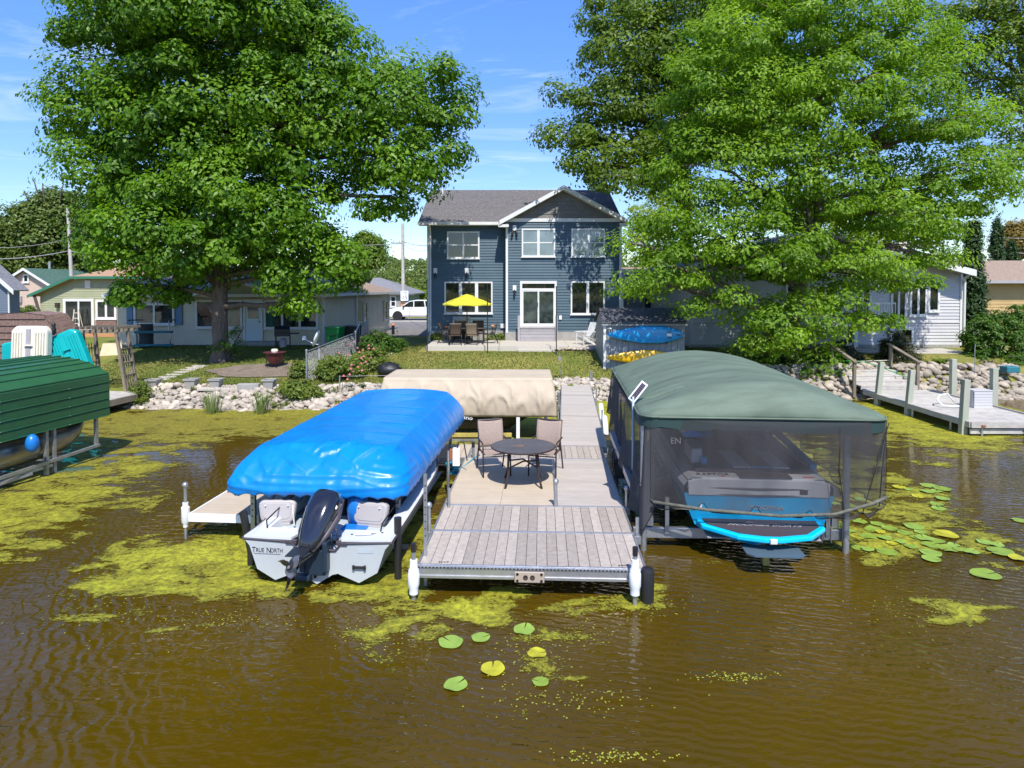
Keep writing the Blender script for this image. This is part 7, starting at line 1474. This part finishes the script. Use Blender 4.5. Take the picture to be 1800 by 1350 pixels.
x, y, z = yat(483, 646); t = thing('fire_pit', 'maroon metal fire bowl with a capstone, on the bare earth near the hickory', 'fire pit', (x, y, z)); MB().lathe([(.05, .12), (.2, .16), (.34, .4), (.36, .62), (.34, .62), (.3, .4), (.05, .2)], (0, 0, 0), 24).build('bowl', m_maroon, t, smooth='auto'); MB().lathe([(.34, .60), (.46, .62), (.46, .635), (.34, .635)], (0, 0, 0), 24).build('rim', m_maroon, t, smooth='auto'); MB().lathe([(.12, .62), (.14, .68), (.12, .76), (.01, .77)], (.0, 0, 0), 12).build('cap_stone', m_cream, t)
for k in range(4): a = k * pi / 2 + .5; MB().tube([(.34 * cos(a), .34 * sin(a), .5), (.3 * cos(a), .3 * sin(a), .0)], .014, 5).build('leg', m_blackm, t)
x, y, z = yat(555, 652); y = 27.6; x = atY(556, 0, y)[0]; z = ground(x, y); zt1 = atY(556, 602, y)[1]; t = thing('satellite_dish', 'white satellite dish seen edge on, on a thin pole behind the fence corner', 'satellite dish', (x, y, z)); hh = zt1 - z
MB().tube([(0, 0, 0), (0, 0, hh)], .03, 8).build('pole', m_galv, t); dm = MB(Matrix.Translation((-.05, 0, hh + .15)) @ Matrix.Rotation(R(-70), 4, 'Y')); dm.lathe([(.01, 0), (.2, .02), (.36, .07), (.36, .085), (.2, .035), (.01, .015)], (0, 0, 0), 22, ry=.8); dm.build('dish', m_pvc, t, smooth=True); MB().tube([(-.02, -.02, hh - .1), (-.28, -.05, hh - .02), (-.58, -.1, hh + .17)], .018, 6).build('arm', m_pvc, t, smooth=True); MB().box(-.66, -.53, -.14, -.04, hh + .12, hh + .28).build('receiver', m_pvc, t, bevel=.01)
# chain link fence
FB = [yat(539, 672, .6), yat(625, 632, 1.0), (-7.3, 31.2, 1.2), (-7.4, 33.5, 1.2)]; FB = [tuple(p) for p in FB]
FT = thing('chain_link_fence', 'sagging chain link fence running back between the two yards', 'fence', (FB[0][0], FB[0][1], 0)); FO = Vector(FT.location); hF = 1.15
for i, p in enumerate(FB): MB().tube([Vector(p) - FO - Vector((0, 0, .1)), Vector(p) - FO + Vector((0, 0, hF + .04))], .035, 8).build('post', m_galv, FT); MB().ball(Vector(p) - FO + Vector((0, 0, hF + .05)), .045, 8, 6).build('post_cap', m_galv, FT)
wr = MB()
for i in range(3):
    a, c = Vector(FB[i]) - FO, Vector(FB[i + 1]) - FO; MB().tube([a + Vector((0, 0, hF)), c + Vector((0, 0, hF))], .02, 6).build('top_rail', m_galv, FT)
    L_ = (c - a).length; nn = int(L_ / .085)
    for k in range(-14, nn):
        for sg in (0, 1):
            u0, u1 = k / nn, (k + hF / .085) / nn; z0_, z1_ = 0, hF
            if sg: u0, u1 = u1, u0
            def cl_(u, z, u2, z2):
                if u < 0: z = z + (z2 - z) * (0 - u) / (u2 - u); u = 0
                if u > 1: z = z + (z2 - z) * (1 - u) / (u2 - u); u = 1
                return u, z
            p0 = cl_(u0, z0_, u1, z1_); p1 = cl_(u1, z1_, u0, z0_)
            if abs(p0[0] - p1[0]) < 1e-3: continue
            q0, q1 = a.lerp(c, p0[0]) + Vector((0, 0, p0[1])), a.lerp(c, p1[0]) + Vector((0, 0, p1[1])); wr.tube([q0, q1], .0022, 3, cap=False)
wr.build('wire_mesh', m_galv, FT)['kind'] = 'stuff'
x, y = FB[1][0], FB[1][1]; MB().grid([[Vector(FB[1]).lerp(Vector(FB[2]), i / 8) - FO + Vector((.02, -.02, zz_ + .02 * sin(i * 2))) for i in range(9)] for zz_ in (.15, .6, 1.05)]).build('shade_netting', mat('black shade netting', (.03, .035, .035), .9, alpha=.75), FT)
b = MB(); e0, e1 = Vector(yat(690, 622, 1.1)), Vector(yat(632, 652, .9)); n = 12
t = thing('edging_stones', 'row of pale edging stones along the flower bed', 'edging', tuple(e1)); 
for k in range(n): p = e1.lerp(e0, k / n) - e1; o = bpy.data.objects.new('stone', random.choice(RK[m_rock.name])); C.objects.link(o); o.parent = t; o.location = p + Vector((0, 0, .05)); o.scale = (.36, .2, .16); o.rotation_euler = (0, 0, -1.0 + random.uniform(-.2, .2))
# planters along the bank
for px, py, h_, lab in ((270, 683, .34, 'leftmost grey planter on the bank, partly behind the wild plant'), (337, 684, .38, 'second grey planter from the left above the stones'), (380, 684, .38, 'third grey planter from the left, right of its close twin'), (474, 684, .36, 'rightmost grey planter next to the long concrete block')):
    x, y, z = yat(px, py, .5); t = thing('planter', lab, 'planter', (x, y, z), group='grey square planters on the bank'); b = MB(); b.grid([[(sx * w, sy * w, zz_) for sx, sy in ((-1, -1), (1, -1), (1, 1), (-1, 1))] for w, zz_ in ((.14, 0), (.19, h_ - .05), (.22, h_ - .05), (.22, h_), (.18, h_), (.17, h_ - .04))], closed=True); b.build('pot', m_found, t); MB().box(-.17, .17, -.17, .17, h_ - .09, h_ - .05).build('soil', m_straw, t); MB().box(-.14, .14, -.14, .14, .0, .02).build('base', m_found, t)
x, y, z = yat(440, 686, .5); t = thing('concrete_block', 'long rough concrete block lying on the bank left of the last planter', 'block', (x, y, z), R(2)); MB().box(-.42, .32, -.12, .12, -.03, .24).build('block', m_found, t, bevel=.02)
x, y, z = yat(410, 684, .5); t = thing('landing_slab', 'flat concrete slabs set at the top of the stone bank', 'paving', (x, y, z)); t['kind'] = 'structure'; MB().box(-1.2, -.4, -.2, .3, -.03, .05).build('slab', m_conc, t, bevel=.01); MB().box(-.38, .5, -.2, .3, -.03, .045).build('slab', m_conc, t, bevel=.01)
# stepping path and dirt patch
pts = [(255, 676), (290, 664), (325, 652), (352, 643)]; t = thing('path', None, None, tuple(yat(300, 662))); t['kind'] = 'structure'; po = Vector(t.location)
for i in range(9): u = i / 8 * (len(pts) - 1); k = min(int(u), len(pts) - 2); f = u - k; px = pts[k][0] + (pts[k + 1][0] - pts[k][0]) * f; py = pts[k][1] + (pts[k + 1][1] - pts[k][1]) * f; p = Vector(yat(px, py)) - po; MB().lathe([(.34, -.03), (.33, .018), (.02, .022)], p, 9, rx=1.1, ry=.7).build('flagstone', m_conc, t)
px_, py_, pz_ = yat(470, 655); rows = [[(px_ + r * cos(a * pi / 12) * 2.4 * (1 + .12 * sin(a * 1.7)), py_ + .3 + r * sin(a * pi / 12) * 1.1, ground(px_ + r * cos(a * pi / 12) * 2.4, py_ + .3 + r * sin(a * pi / 12) * 1.1) + .035) for a in range(24)] for r in (.01, .5, 1)]
MB().grid(rows, closed=True).build('bare_earth', mat('bare earth', (.18, .14, .105), .95, nz=(3, .25), bump=(20, .4)))['kind'] = 'structure'
# arbor
AX, AY = at(190, 684, .55); AB = thing('garden_arbor', 'weathered wooden arbor with lattice sides on the small landing', 'arbor', (AX, 22.7, .5)); fo_ = lambda px: atY(px, 600, 22.7)[0] - AX; zt_a = atY(170, 579, 22.7)[1] - .5
for xa0, xa1 in ((147, 153), (206, 222)):
    for dy in (-.05, .62):
        xx = fo_(xa0); xx2 = fo_(xa1 if xa0 > 180 else xa1 + 4); MB().bar((xx2, dy, -.1), (xx, dy, zt_a - .1), .09).build('post', m_wood, AB); 
    for k in range(4): MB().bar((fo_(xa1) * .98 + .02, .08 + k * .14, .1), (fo_(xa0) + .03, .08 + k * .14, zt_a - .5), .025).build('lattice_bar', m_wood, AB)
    for f in (.25, .45, .68): MB().bar((fo_(xa1) + (fo_(xa0) - fo_(xa1)) * f, -.05, zt_a * f), (fo_(xa1) + (fo_(xa0) - fo_(xa1)) * f, .62, zt_a * f), .08, .04).build('cross_rail', m_wood, AB)
for dy in (-.1, .66): MB().bar((fo_(143), dy, zt_a - .08), (fo_(220), dy, zt_a - .02), .05, .12).build('header', m_wood, AB)
for k in range(8): xx = fo_(147) + (fo_(218) - fo_(147)) * k / 7; MB().bar((xx - .1, -.35, zt_a + .06), (xx + .05, .9, zt_a + .06), .05, .09).build('top_slat', m_wood, AB)
LD = thing('wooden_landing', 'small weathered plank landing under the arbor at the shore', 'dock', (AX - .2, 21.0, .46), R(-9)); 
for k in range(12): piece('plank', m_woodl, LD, (0.2, .08 + k * .15, 0), (2.2, .14, .035))
MB().box(1.25, 1.31, -.02, 1.9, -.2, .0).build('edge_beam', m_wood, LD); MB().box(-.9, 1.3, -.05, .0, -.2, .0).build('edge_beam', m_wood, LD)
# pedal boats on end
def pedal(label, px0, px1, ptop, Y, m, lean, tilt=0):
    x0, z1 = atY(px0, ptop, Y); x1, _ = atY(px1, ptop, Y); g = .55; w = (x1 - x0) / 2; hgt = z1 - g; t = thing('pedal_boat', label, 'pedal boat', ((x0 + x1) / 2, Y, g), 0, 'pedal boats stood on end'); M = Matrix.Rotation(R(lean), 4, 'X') @ Matrix.Rotation(R(tilt), 4, 'Y')
    b = MB(M); b.prism([(-w, 0), (w, 0), (w, hgt - .15), (w - .15, hgt), (-w + .15, hgt), (-w, hgt - .15)], 0, .3, 'y'); b.build('hull', m, t, bevel=.06)
    for s_ in (-1, 1):
        for k in range(4): MB(M).bar((s_ * w * .62 + (k - 1.5) * .085, -.02, .25), (s_ * w * .62 + (k - 1.5) * .085, -.02, hgt - .2), .045, .05).build('rib', m, t, bevel=.01)
    MB(M).box(-.07, .07, -.025, .0, .2, hgt - .1).build('centre_channel', m_greyt if m is m_cream else m_blackp if False else m, t); MB(M).box(-w * .9, w * .9, -.04, -.03, .62, .64).build('tie_rope', m_greyt, t)
    b = MB(M); b.lathe([(.02, 0), (.13, .02), (.13, .05), (.02, .06)], (.02, -.05, hgt - .65), 12, ry=.3); b.build('fitting', m_cream if m is m_cream else m_teal, t); return t
pedal('cream ribbed pedal boat stood on end behind the green metal canopy', 12, 76, 573, 20.3, m_cream, -4)
pedal('teal ribbed pedal boat leaning to the right beside the cream one', 122, 176, 574, 20.6, m_teal, -6, -24)
t = thing('pedal_boat', 'second teal pedal boat mostly hidden behind the cream one', 'pedal boat', (atY(6, 0, 20.9)[0], 20.9, .55), 0, 'pedal boats stood on end'); MB().prism([(-.3, 0), (.9, 0), (.9, 2.0), (-.3, 1.75)], 0, .25, 'y').build('hull', m_teal, t, bevel=.05)
x, z = atY(92, 566, 20.7); t = thing('bird_decoy', 'small black owl shaped decoy sitting on top of the teal pedal boat', 'decoy', (x, 20.75, z - .42)); MB().lathe([(.02, 0), (.07, .06), (.07, .2), (.05, .26), (.06, .32), (.05, .38), (.01, .40)], (0, 0, 0), 12).build('body', m_blackm, t, smooth=True)
# brown shingled boat cover
x0, z1 = atY(-40, 549, 25.5); x1, _ = atY(108, 560, 25.5); w = (x1 - x0); t = thing('shingled_boat_shelter', 'low rounded shelter covered in brown shingles behind the pedal boats', 'shelter', (x0, 25.5, .5)); hs_ = z1 - .5; n = 12; b = MB()
prof_ = [(0, hs_ * .8), (w * .25, hs_ * .98), (w * .55, hs_), (w * .78, hs_ * .96), (w * .92, hs_ * .72), (w, hs_ * .45), (w, 0)]
for i in range(14): y0_, y1_ = i * .1, i * .1 + .1; b.grid([[(x, y0_, z + .0) for x, z in prof_], [(x, y1_, z + .18 * 0 - .0) for x, z in prof_]])
b.build('cover', m_roofb, t, smooth='auto'); MB().prism([(0, 0)] + prof_, .02, .05, 'y').build('front_panel', m_roofb, t)
for i in range(9): z0_ = hs_ * (.1 + .1 * i); b_ = MB().box(0.02, w * (.98 if z0_ < hs_ * .45 else .9 if z0_ < hs_ * .75 else .8), -.02, .02, z0_, z0_ + .02); b_.build('shingle_course', m_roofb, t)
# teal rack, barrel, plywood, wire posts
y = 30.6; xr0, xr1 = atY(228, 0, y)[0], atY(297, 0, y)[0]; g = ground(xr0, y); RKT = thing('kayak_rack', 'rack of two crooked grey posts with teal padded arms in front of the ranch house', 'rack', (xr0, y, g)); wr_ = xr1 - xr0
for u in (.08, .9): z1 = atY(232, 563, y)[1] - g; MB().tube([(wr_ * u, 0, 0), (wr_ * u + .05, 0, .5), (wr_ * u - .05, 0, 1.1), (wr_ * u, 0, z1)], .035, 8).build('post', m_galv, RKT, smooth=True); MB().bar((wr_ * u - .45, 0, z1), (wr_ * u + .25, 0, z1 + .02), .06).build('top_bar', m_blackm, RKT)
for zz_ in (atY(260, 584, y)[1] - g, atY(260, 607, y)[1] - g): MB().bar((0, -.05, zz_), (wr_, -.05, zz_ + .02), .11).build('padded_arm', mat('deep teal pad', (.01, .12, .16), .6), RKT, bevel=.02)
x = atY(246, 0, 31.2)[0]; t = thing('burn_barrel', 'dark mesh barrel behind the teal armed rack', 'barrel', (x, 31.2, ground(x, 31.2))); MB().lathe([(.36, 0), (.38, .05), (.36, .5), (.38, .52), (.36, 1.05), (.38, 1.1), (.34, 1.1), (.33, .1)], (0, 0, 0), 20).build('drum', mat('dark grey drum', (.05, .055, .06), .7), t, smooth='auto')
x, y, z = yat(193, 625, 1.0); t = thing('plywood_sheet', 'pale plywood sheet leaning in the grass behind the arbor', 'board', (x, y, z - .02), R(8)); MB(Matrix.Rotation(R(-30), 4, 'X')).box(-.42, .42, 0, .02, 0, .62).build('sheet', mat('pale plywood', (.55, .45, .30), .8, nz=(4, .1)), t)
t = thing('orange_mulch', None, None, (0, 0, 0)); C.objects.unlink(t) if False else bpy.data.objects.remove(t)
b = MB(); x0, y0 = at(120, 590, 1.2); b.face((x0 - 1, 37.2, 1.206), (x0 + 5.5, 37.2, 1.206), (x0 + 5.5, 39.9, 1.206), (x0 - 1, 39.9, 1.206)).build('mulch_bed', mat('orange mulch', (.38, .17, .06), .95, nz=(6, .3)))['kind'] = 'structure'
for px, pyb, pyt, lab in ((597, 682, 660, 'short wire fence stake at the top of the left stone bank'), (1038, 672, 652, 'short wire stake right of the walkway landing')):
    x, y, z = yat(px, pyb, .5); z1 = atY(px, pyt, y)[1]; t = thing('fence_stake', lab, 'stake', (x, y, z - .1)); MB().tube([(0, 0, 0), (0, 0, z1 - z + .1)], .022, 6).build('shaft', m_galv, t)
t = thing('dog_wire', 'thin wire strung low across the lawn edge left of the beige canopy', 'wire', (0, 0, 0)); p0 = Vector(yat(597, 682, .5)); t.location = p0; MB().tube([(0, 0, .42), (3.4, .2, .45)], .006, 4).tube([(0, 0, .12), (3.4, .2, .15)], .006, 4).build('strand', m_galv, t)
x, y, z = yat(684, 662, .7); t = thing('wrapped_bundle', 'lump wrapped in wrinkled black plastic on the lawn behind the beige canopy', 'bundle', (x, y, z)); b = MB(); rows = []
for i in range(13):
    th = pi * i / 12; rows.append([(.46 * sin(th) ** .6 * cos(a / 24 * 2 * pi) * (1 + .3 * noise.noise((a * .9, i * .8, 0))), .35 * sin(th) * sin(a / 24 * 2 * pi) * (1 + .12 * noise.noise((a * .9, i * .8, 3))), .26 - .27 * cos(th) * (1 + .35 * noise.noise((a * .7, i * .7, 5)))) for a in range(24)])
b.grid([[(p[0], p[1], max(-.02, p[2])) for p in r] for r in rows], closed=True).build('wrap', m_cover, t, smooth=True)
x, y, z = yat(957, 662, .5) ; 
# ------------------------------------------------------------------ white car on the road
CY_ = 55.5; cx0 = atY(684, 545, CY_)[0]; Lc_ = 4.6; CT = thing('parked_car', 'white crossover car parked on the road behind the blue house', 'car', (cx0 + Lc_ / 2, CY_, 1.21)); hw_ = .92
side = [(-2.28, .45), (-2.30, .75), (-2.15, .92), (-1.45, 1.06), (-1.15, 1.12), (-.45, 1.60), (.2, 1.70), (1.3, 1.68), (2.0, 1.55), (2.25, 1.05), (2.30, .6), (2.25, .35), (1.95, .30), (-1.95, .30)]
rows = []
for s_ in (-1, -.96, -.5, .5, .96, 1): rows.append([(x, s_ * hw_ * (1 - .16 * max(0, (z - 1.0) / .7)), z * (1 - (.03 if abs(s_) == 1 else 0))) for x, z in side])
b = MB(); b.grid([r + [r[0]] for r in rows]); b.face(*rows[0]); b.face(*rows[-1]); b.build('body', m_car, CT, smooth='auto', bevel=.03)
for s_ in (-1,):
    yy = -hw_ * .93 - .012
    def sy(z): return -(hw_ * (1 - .16 * max(0, (z - 1.0) / .7))) - .012
    for P in ([(-1.02, 1.13), (-.42, 1.55), (-.12, 1.60), (-.12, 1.13)], [(-.04, 1.13), (-.04, 1.61), (.75, 1.62), (.85, 1.15)], [(.93, 1.16), (.86, 1.6), (1.5, 1.55), (1.75, 1.25)]):
        k = MB(); k.face(*[(x, sy(z), z) for x, z in P]); k.build('side_window', m_glass, CT, solid=.01)
for x in (-1.42, 1.40):
    for s_ in (-1, 1):
        M = Matrix.Translation((x, s_ * .80, .36)) @ Matrix.Rotation(R(90), 4, 'X'); w_ = MB(M).lathe([(.24, -.13), (.36, -.12), (.37, 0), (.36, .12), (.24, .13)], (0, 0, 0), 28).build('wheel', m_tire, CT, smooth='auto'); rm = MB(M); rm.lathe([(.24, -.1), (.245, .12), (.22, .12), (.2, .08), (.01, .10)], (0, 0, 0), 20)
        rm.build('rim', m_alu, w_, smooth='auto')
        for k in range(5): a = 2 * pi * k / 5; MB(M).bar((.06 * cos(a), .06 * sin(a), .135 if s_ < 0 else -.135), (.2 * cos(a), .2 * sin(a), .13 if s_ < 0 else -.13), .05, .02).build('spoke', m_alu, w_)
        MB(Matrix.Translation((x, s_ * .935, .36)) @ Matrix.Rotation(R(90), 4, 'X')).lathe([(.42, -.01), (.42, .01), (.37, .01)], (0, 0, 0), 24).build('wheel_arch', m_blackp, CT)
MB().box(-1.0, -.85, -1.08, -.92, 1.08, 1.22).build('mirror', m_blackp, CT, bevel=.02); MB().box(-2.27, -2.1, -.85, -.55, .72, .86).build('headlight', m_glassb, CT); MB().box(-1.9, 1.9, -.93, -.90, .30, .42).build('sill_trim', m_greyt, CT)
for x in (-.15, .95): MB().box(x - .2, x - .06, -.945, -.925, .98, 1.01).build('door_handle', m_alu, CT)
b = MB().box(1.92, 2.0, -.9, -.6, 1.0, 1.2); b.build('tail_light', m_red, CT)
# utility poles, sign and wires
def upole(label, px, pyt, Y, lean=0):
    x, zt1 = atY(px, pyt, Y); t = thing('utility_pole', label, 'utility pole', (x, Y, 1.1), group='wooden utility poles'); MB().tube([(lean, 0, 0), (0, 0, zt1 - 1.1)], [.17, .12], 12).build('shaft', m_woodl, t, smooth='auto'); return t, x, zt1
t, ux, uz = upole('wooden utility pole with a 25 speed sign near the white car', 708, 393, 56.8)
b = MB(); b.bar((-.9, 0, atY(0, 427, 56.8)[1] - 1.1), (.3, 0, atY(0, 427, 56.8)[1] - 1.1), .05, .06); b.build('crossarm', m_wood, t); 
for q in (-.8, -.3): MB().lathe([(.03, 0), (.04, .1), (.03, .13)], (q, 0, atY(0, 427, 56.8)[1] - 1.05), 8).build('insulator', m_greyt, t)
MB().box(-.16, .16, -.2, -.17, 1.1, 1.6).build('guard_board', m_terra, t)
sx_, sz_ = atY(711, 520, 56.4); sg = thing('speed_limit_sign', 'white speed limit 25 sign fixed to the utility pole by the road', 'sign', (sx_, 56.4, sz_)); MB().box(-.33, .33, -.02, .0, -.42, .42).build('plate', m_pvc, sg, bevel=.02); text('SPEED', 'sign_lettering', m_ink, sg, (0, -.023, .30), (R(90), 0, 0), .15, .002); text('LIMIT', 'sign_lettering', m_ink, sg, (0, -.023, .14), (R(90), 0, 0), .15, .002); text('25', 'sign_number', m_ink, sg, (0, -.023, -.16), (R(90), 0, 0), .46, .002)
t2, vx, vz = upole('leaning wooden utility pole behind the sage green house on the left', 119, 366, 58, .35)
def wire(label, pts, sag=.8, r=.02):
    t = thing('power_line', label, 'power line', pts[0], group='overhead power lines'); o = Vector(pts[0]); b = MB()
    for i in range(len(pts) - 1):
        a, c = Vector(pts[i]), Vector(pts[i + 1]); b.tube([a.lerp(c, k / 12) - Vector((0, 0, sag * 4 * (k / 12) * (1 - k / 12))) - o for k in range(13)], r, 4, cap=False)
    b.build('cable', m_greyt, t)
w3 = lambda px, py, Y: (atY(px, py, Y)[0], Y, atY(px, py, Y)[1])
wire('upper thin power line crossing the trees at the left edge', [w3(-80, 430, 58), w3(119, 420, 58), w3(708, 428, 56.8), w3(760, 434, 56.8)], .5)
wire('lower thick power line at the left edge behind the pink house', [w3(-80, 452, 58), w3(121, 441, 58), w3(330, 450, 57)], .4, .035)
wire('upper power line at the right edge above the brown house', [w3(1700, 412, 55), w3(1900, 418, 55)], .2)
wire('lower power line at the right edge above the brown house roof', [w3(1700, 434, 52), w3(1900, 448, 52)], .2, .03)
wire('service line running from the utility pole to the blue house eave', [w3(708, 424, 56.8), w3(752, 432, 40)], .1)
t = thing('yard_light', 'short black bollard light at the ranch house corner by the drive', 'bollard', (*at(691, 588, 1.2), 1.2)); MB().tube([(0, 0, 0), (0, 0, .55)], .09, 10).build('shaft', m_blackm, t); MB().lathe([(.12, .55), (.12, .6), (.02, .66)], (0, 0, 0), 10).build('cap', m_terra, t)
# ------------------------------------------------------------------ lily pads
m_pads = [mat('lily pad green', (.20, .29, .035), .45, nz=(6, .15), obj=False), mat('lily pad yellow', (.38, .36, .02), .5, nz=(6, .25)), mat('lily pad bright', (.22, .33, .05), .45, nz=(6, .12))]
PADS = [(792, 1128, 24, 2, 'green lily pad left of the bright algae, upper left of the foreground group'), (845, 1120, 18, 2, 'lily pad partly hemmed by algae below the dock corner'), (921, 1106, 21, 2, 'bright lily pad nearest the dock reflection'), (866, 1175, 24, 1, 'yellow tinged lily pad in the middle of the foreground group'), (801, 1203, 23, 2, 'lowest left lily pad in the foreground'), (950, 1198, 16, 0, 'small lily pad under the reddish yellow one'), (944, 1148, 18, 1, 'reddish yellow lily pad tangled in algae'), (1732, 1010, 26, 0, 'single large lily pad above the long algae streak on the right')]
for cx, cy, r in ((130 + 680, 705, 52), (1050, 690, 70), (1150, 717, 70), (1035, 742, 55), (965, 775, 55), (1155, 797, 55), (1110, 845, 55), (1130, 875, 60), (640, 995, 55), (610, 1040, 75), (565, 1092, 68), (700, 1110, 55), (740, 1030, 65), (500, 975, 60), (310, 1038, 50), (330, 998, 45), (930, 1020, 80), (1180, 1075, 95), (860, 1065, 60), (1060, 1160, 75), (1010, 1110, 70), (715, 1213, 85), (1060, 1225, 85), (1070, 1275, 75), (1200, 1190, 80), (1385, 1220, 62), (1490, 1138, 65), (1580, 1160, 60), (1610, 1215, 100), (1750, 1270, 70), (1765, 965, 60), (1245, 1165, 50), (950, 1100, 55), (540, 900, 55), (500, 800, 50), (440, 860, 45), (310, 840, 40), (300, 610, 40), (180, 400, 30), (820, 1140, 50), (905, 1175, 55), (980, 1060, 48), (1120, 1130, 60), (760, 1150, 48), (480, 1180, 60), (420, 1050, 50), (560, 1200, 52), (880, 720, 40), (1110, 735, 48), (660, 1060, 45), (1290, 1200, 50)):
    PADS.append((1400 + cx * .2222, 700 + cy * .2222, r * .2222, random.choice((0, 0, 2, 1)), None))
def padmesh(m, seed):
    random.seed(seed); b = MB(); n = 22; P = [(0, 0, 0.0)]; a0 = R(5)
    ring = []
    for k in range(n + 1):
        a = a0 + (2 * pi - 2 * a0) * k / n; r = 1 + .03 * sin(a * 5 + seed) + (-.05 if k in (0, n) else 0); ring.append((r * cos(a), r * .94 * sin(a), .05 * max(0, sin(a * 2 + seed)) ** 2))
    mid = [(x * .55, y * .55, .0) for x, y, _ in ring]
    for k in range(n): b.face((0, 0, 0), mid[k], mid[k + 1]); b.face(mid[k], ring[k], ring[k + 1], mid[k + 1])
    me = bpy.data.meshes.new('pad'); me.from_pydata(b.v, [], b.f); me.materials.append(m); me.update(); return me
PM = [[padmesh(m, i + 3 * j) for i in range(3)] for j, m in enumerate(m_pads)]
WHERE = [(lambda x, y: x < 1475, 'behind the mesh curtain'), (lambda x, y: x < 1600 and y > 900, 'in the patch beside the canopy post'), (lambda x, y: y < 905 and x < 1710, 'in the loose group before the silver dock'), (lambda x, y: x < 1695, 'in the dense patch right of the canopy'), (lambda x, y: True, 'in the row at the right edge')]
ORD = 'first second third fourth fifth sixth seventh eighth ninth tenth eleventh twelfth thirteenth fourteenth fifteenth'.split(); cnt = {}
for (px, py, r, c, lab) in sorted(PADS, key=lambda q: q[0]):
    x, y = at(px, py, .012); o = bpy.data.objects.new('lily_pad', random.choice(PM[c])); C.objects.link(o); rr = r * y / FP; k = len(cnt) + sum(cnt.values()); o.location = (x, y, .014 + .004 * (k % 5)); o.scale = (rr * .95, rr * .95, .3); o.rotation_euler = (0, 0, random.uniform(0, 6.28))
    if lab is None:
        w = next(w for f, w in WHERE if f(px, py)); cnt[w] = cnt.get(w, 0) + 1; lab = '%s lily pad, %s from left %s' % (('green', 'yellowed', 'bright green')[c], ORD[cnt[w] - 1], w)
    tag(o, lab, 'lily pad', 'lily pads floating on the pond')
# scattered duckweed specks
def specks():
    n = 1500; P = []
    spots = [(660, 1110, 90, 50), (930, 1160, 70, 60), (1000, 1110, 120, 30), (1290, 1190, 60, 8), (1080, 1330, 80, 10), (420, 1090, 120, 14), (180, 1060, 120, 50), (1640, 1075, 110, 26), (1600, 960, 130, 50), (1120, 1060, 80, 20), (1000, 1230, 120, 24), (1620, 800, 140, 16), (420, 860, 200, 40)]
    for i in range(n):
        s_ = spots[rng.integers(len(spots))]; x, y = at(s_[0] + rng.normal() * s_[2] * .6, s_[1] + rng.normal() * s_[3] * .6, .01)
        if y < 23: P.append((x, y, .009))
    P = np.array(P); Nn = np.tile([0, 0, 1.], (len(P), 1)) + rng.normal(size=(len(P), 3)) * .06
    leaves('duckweed', L_duck, None, P, Nn, .020, rng.random(len(P)), wid=.9, fold=0, droop=0)['kind'] = 'stuff'
L_duck = leafmat('duckweed', (.22, .25, .02), (.42, .44, .06), .1, .6)
specks()
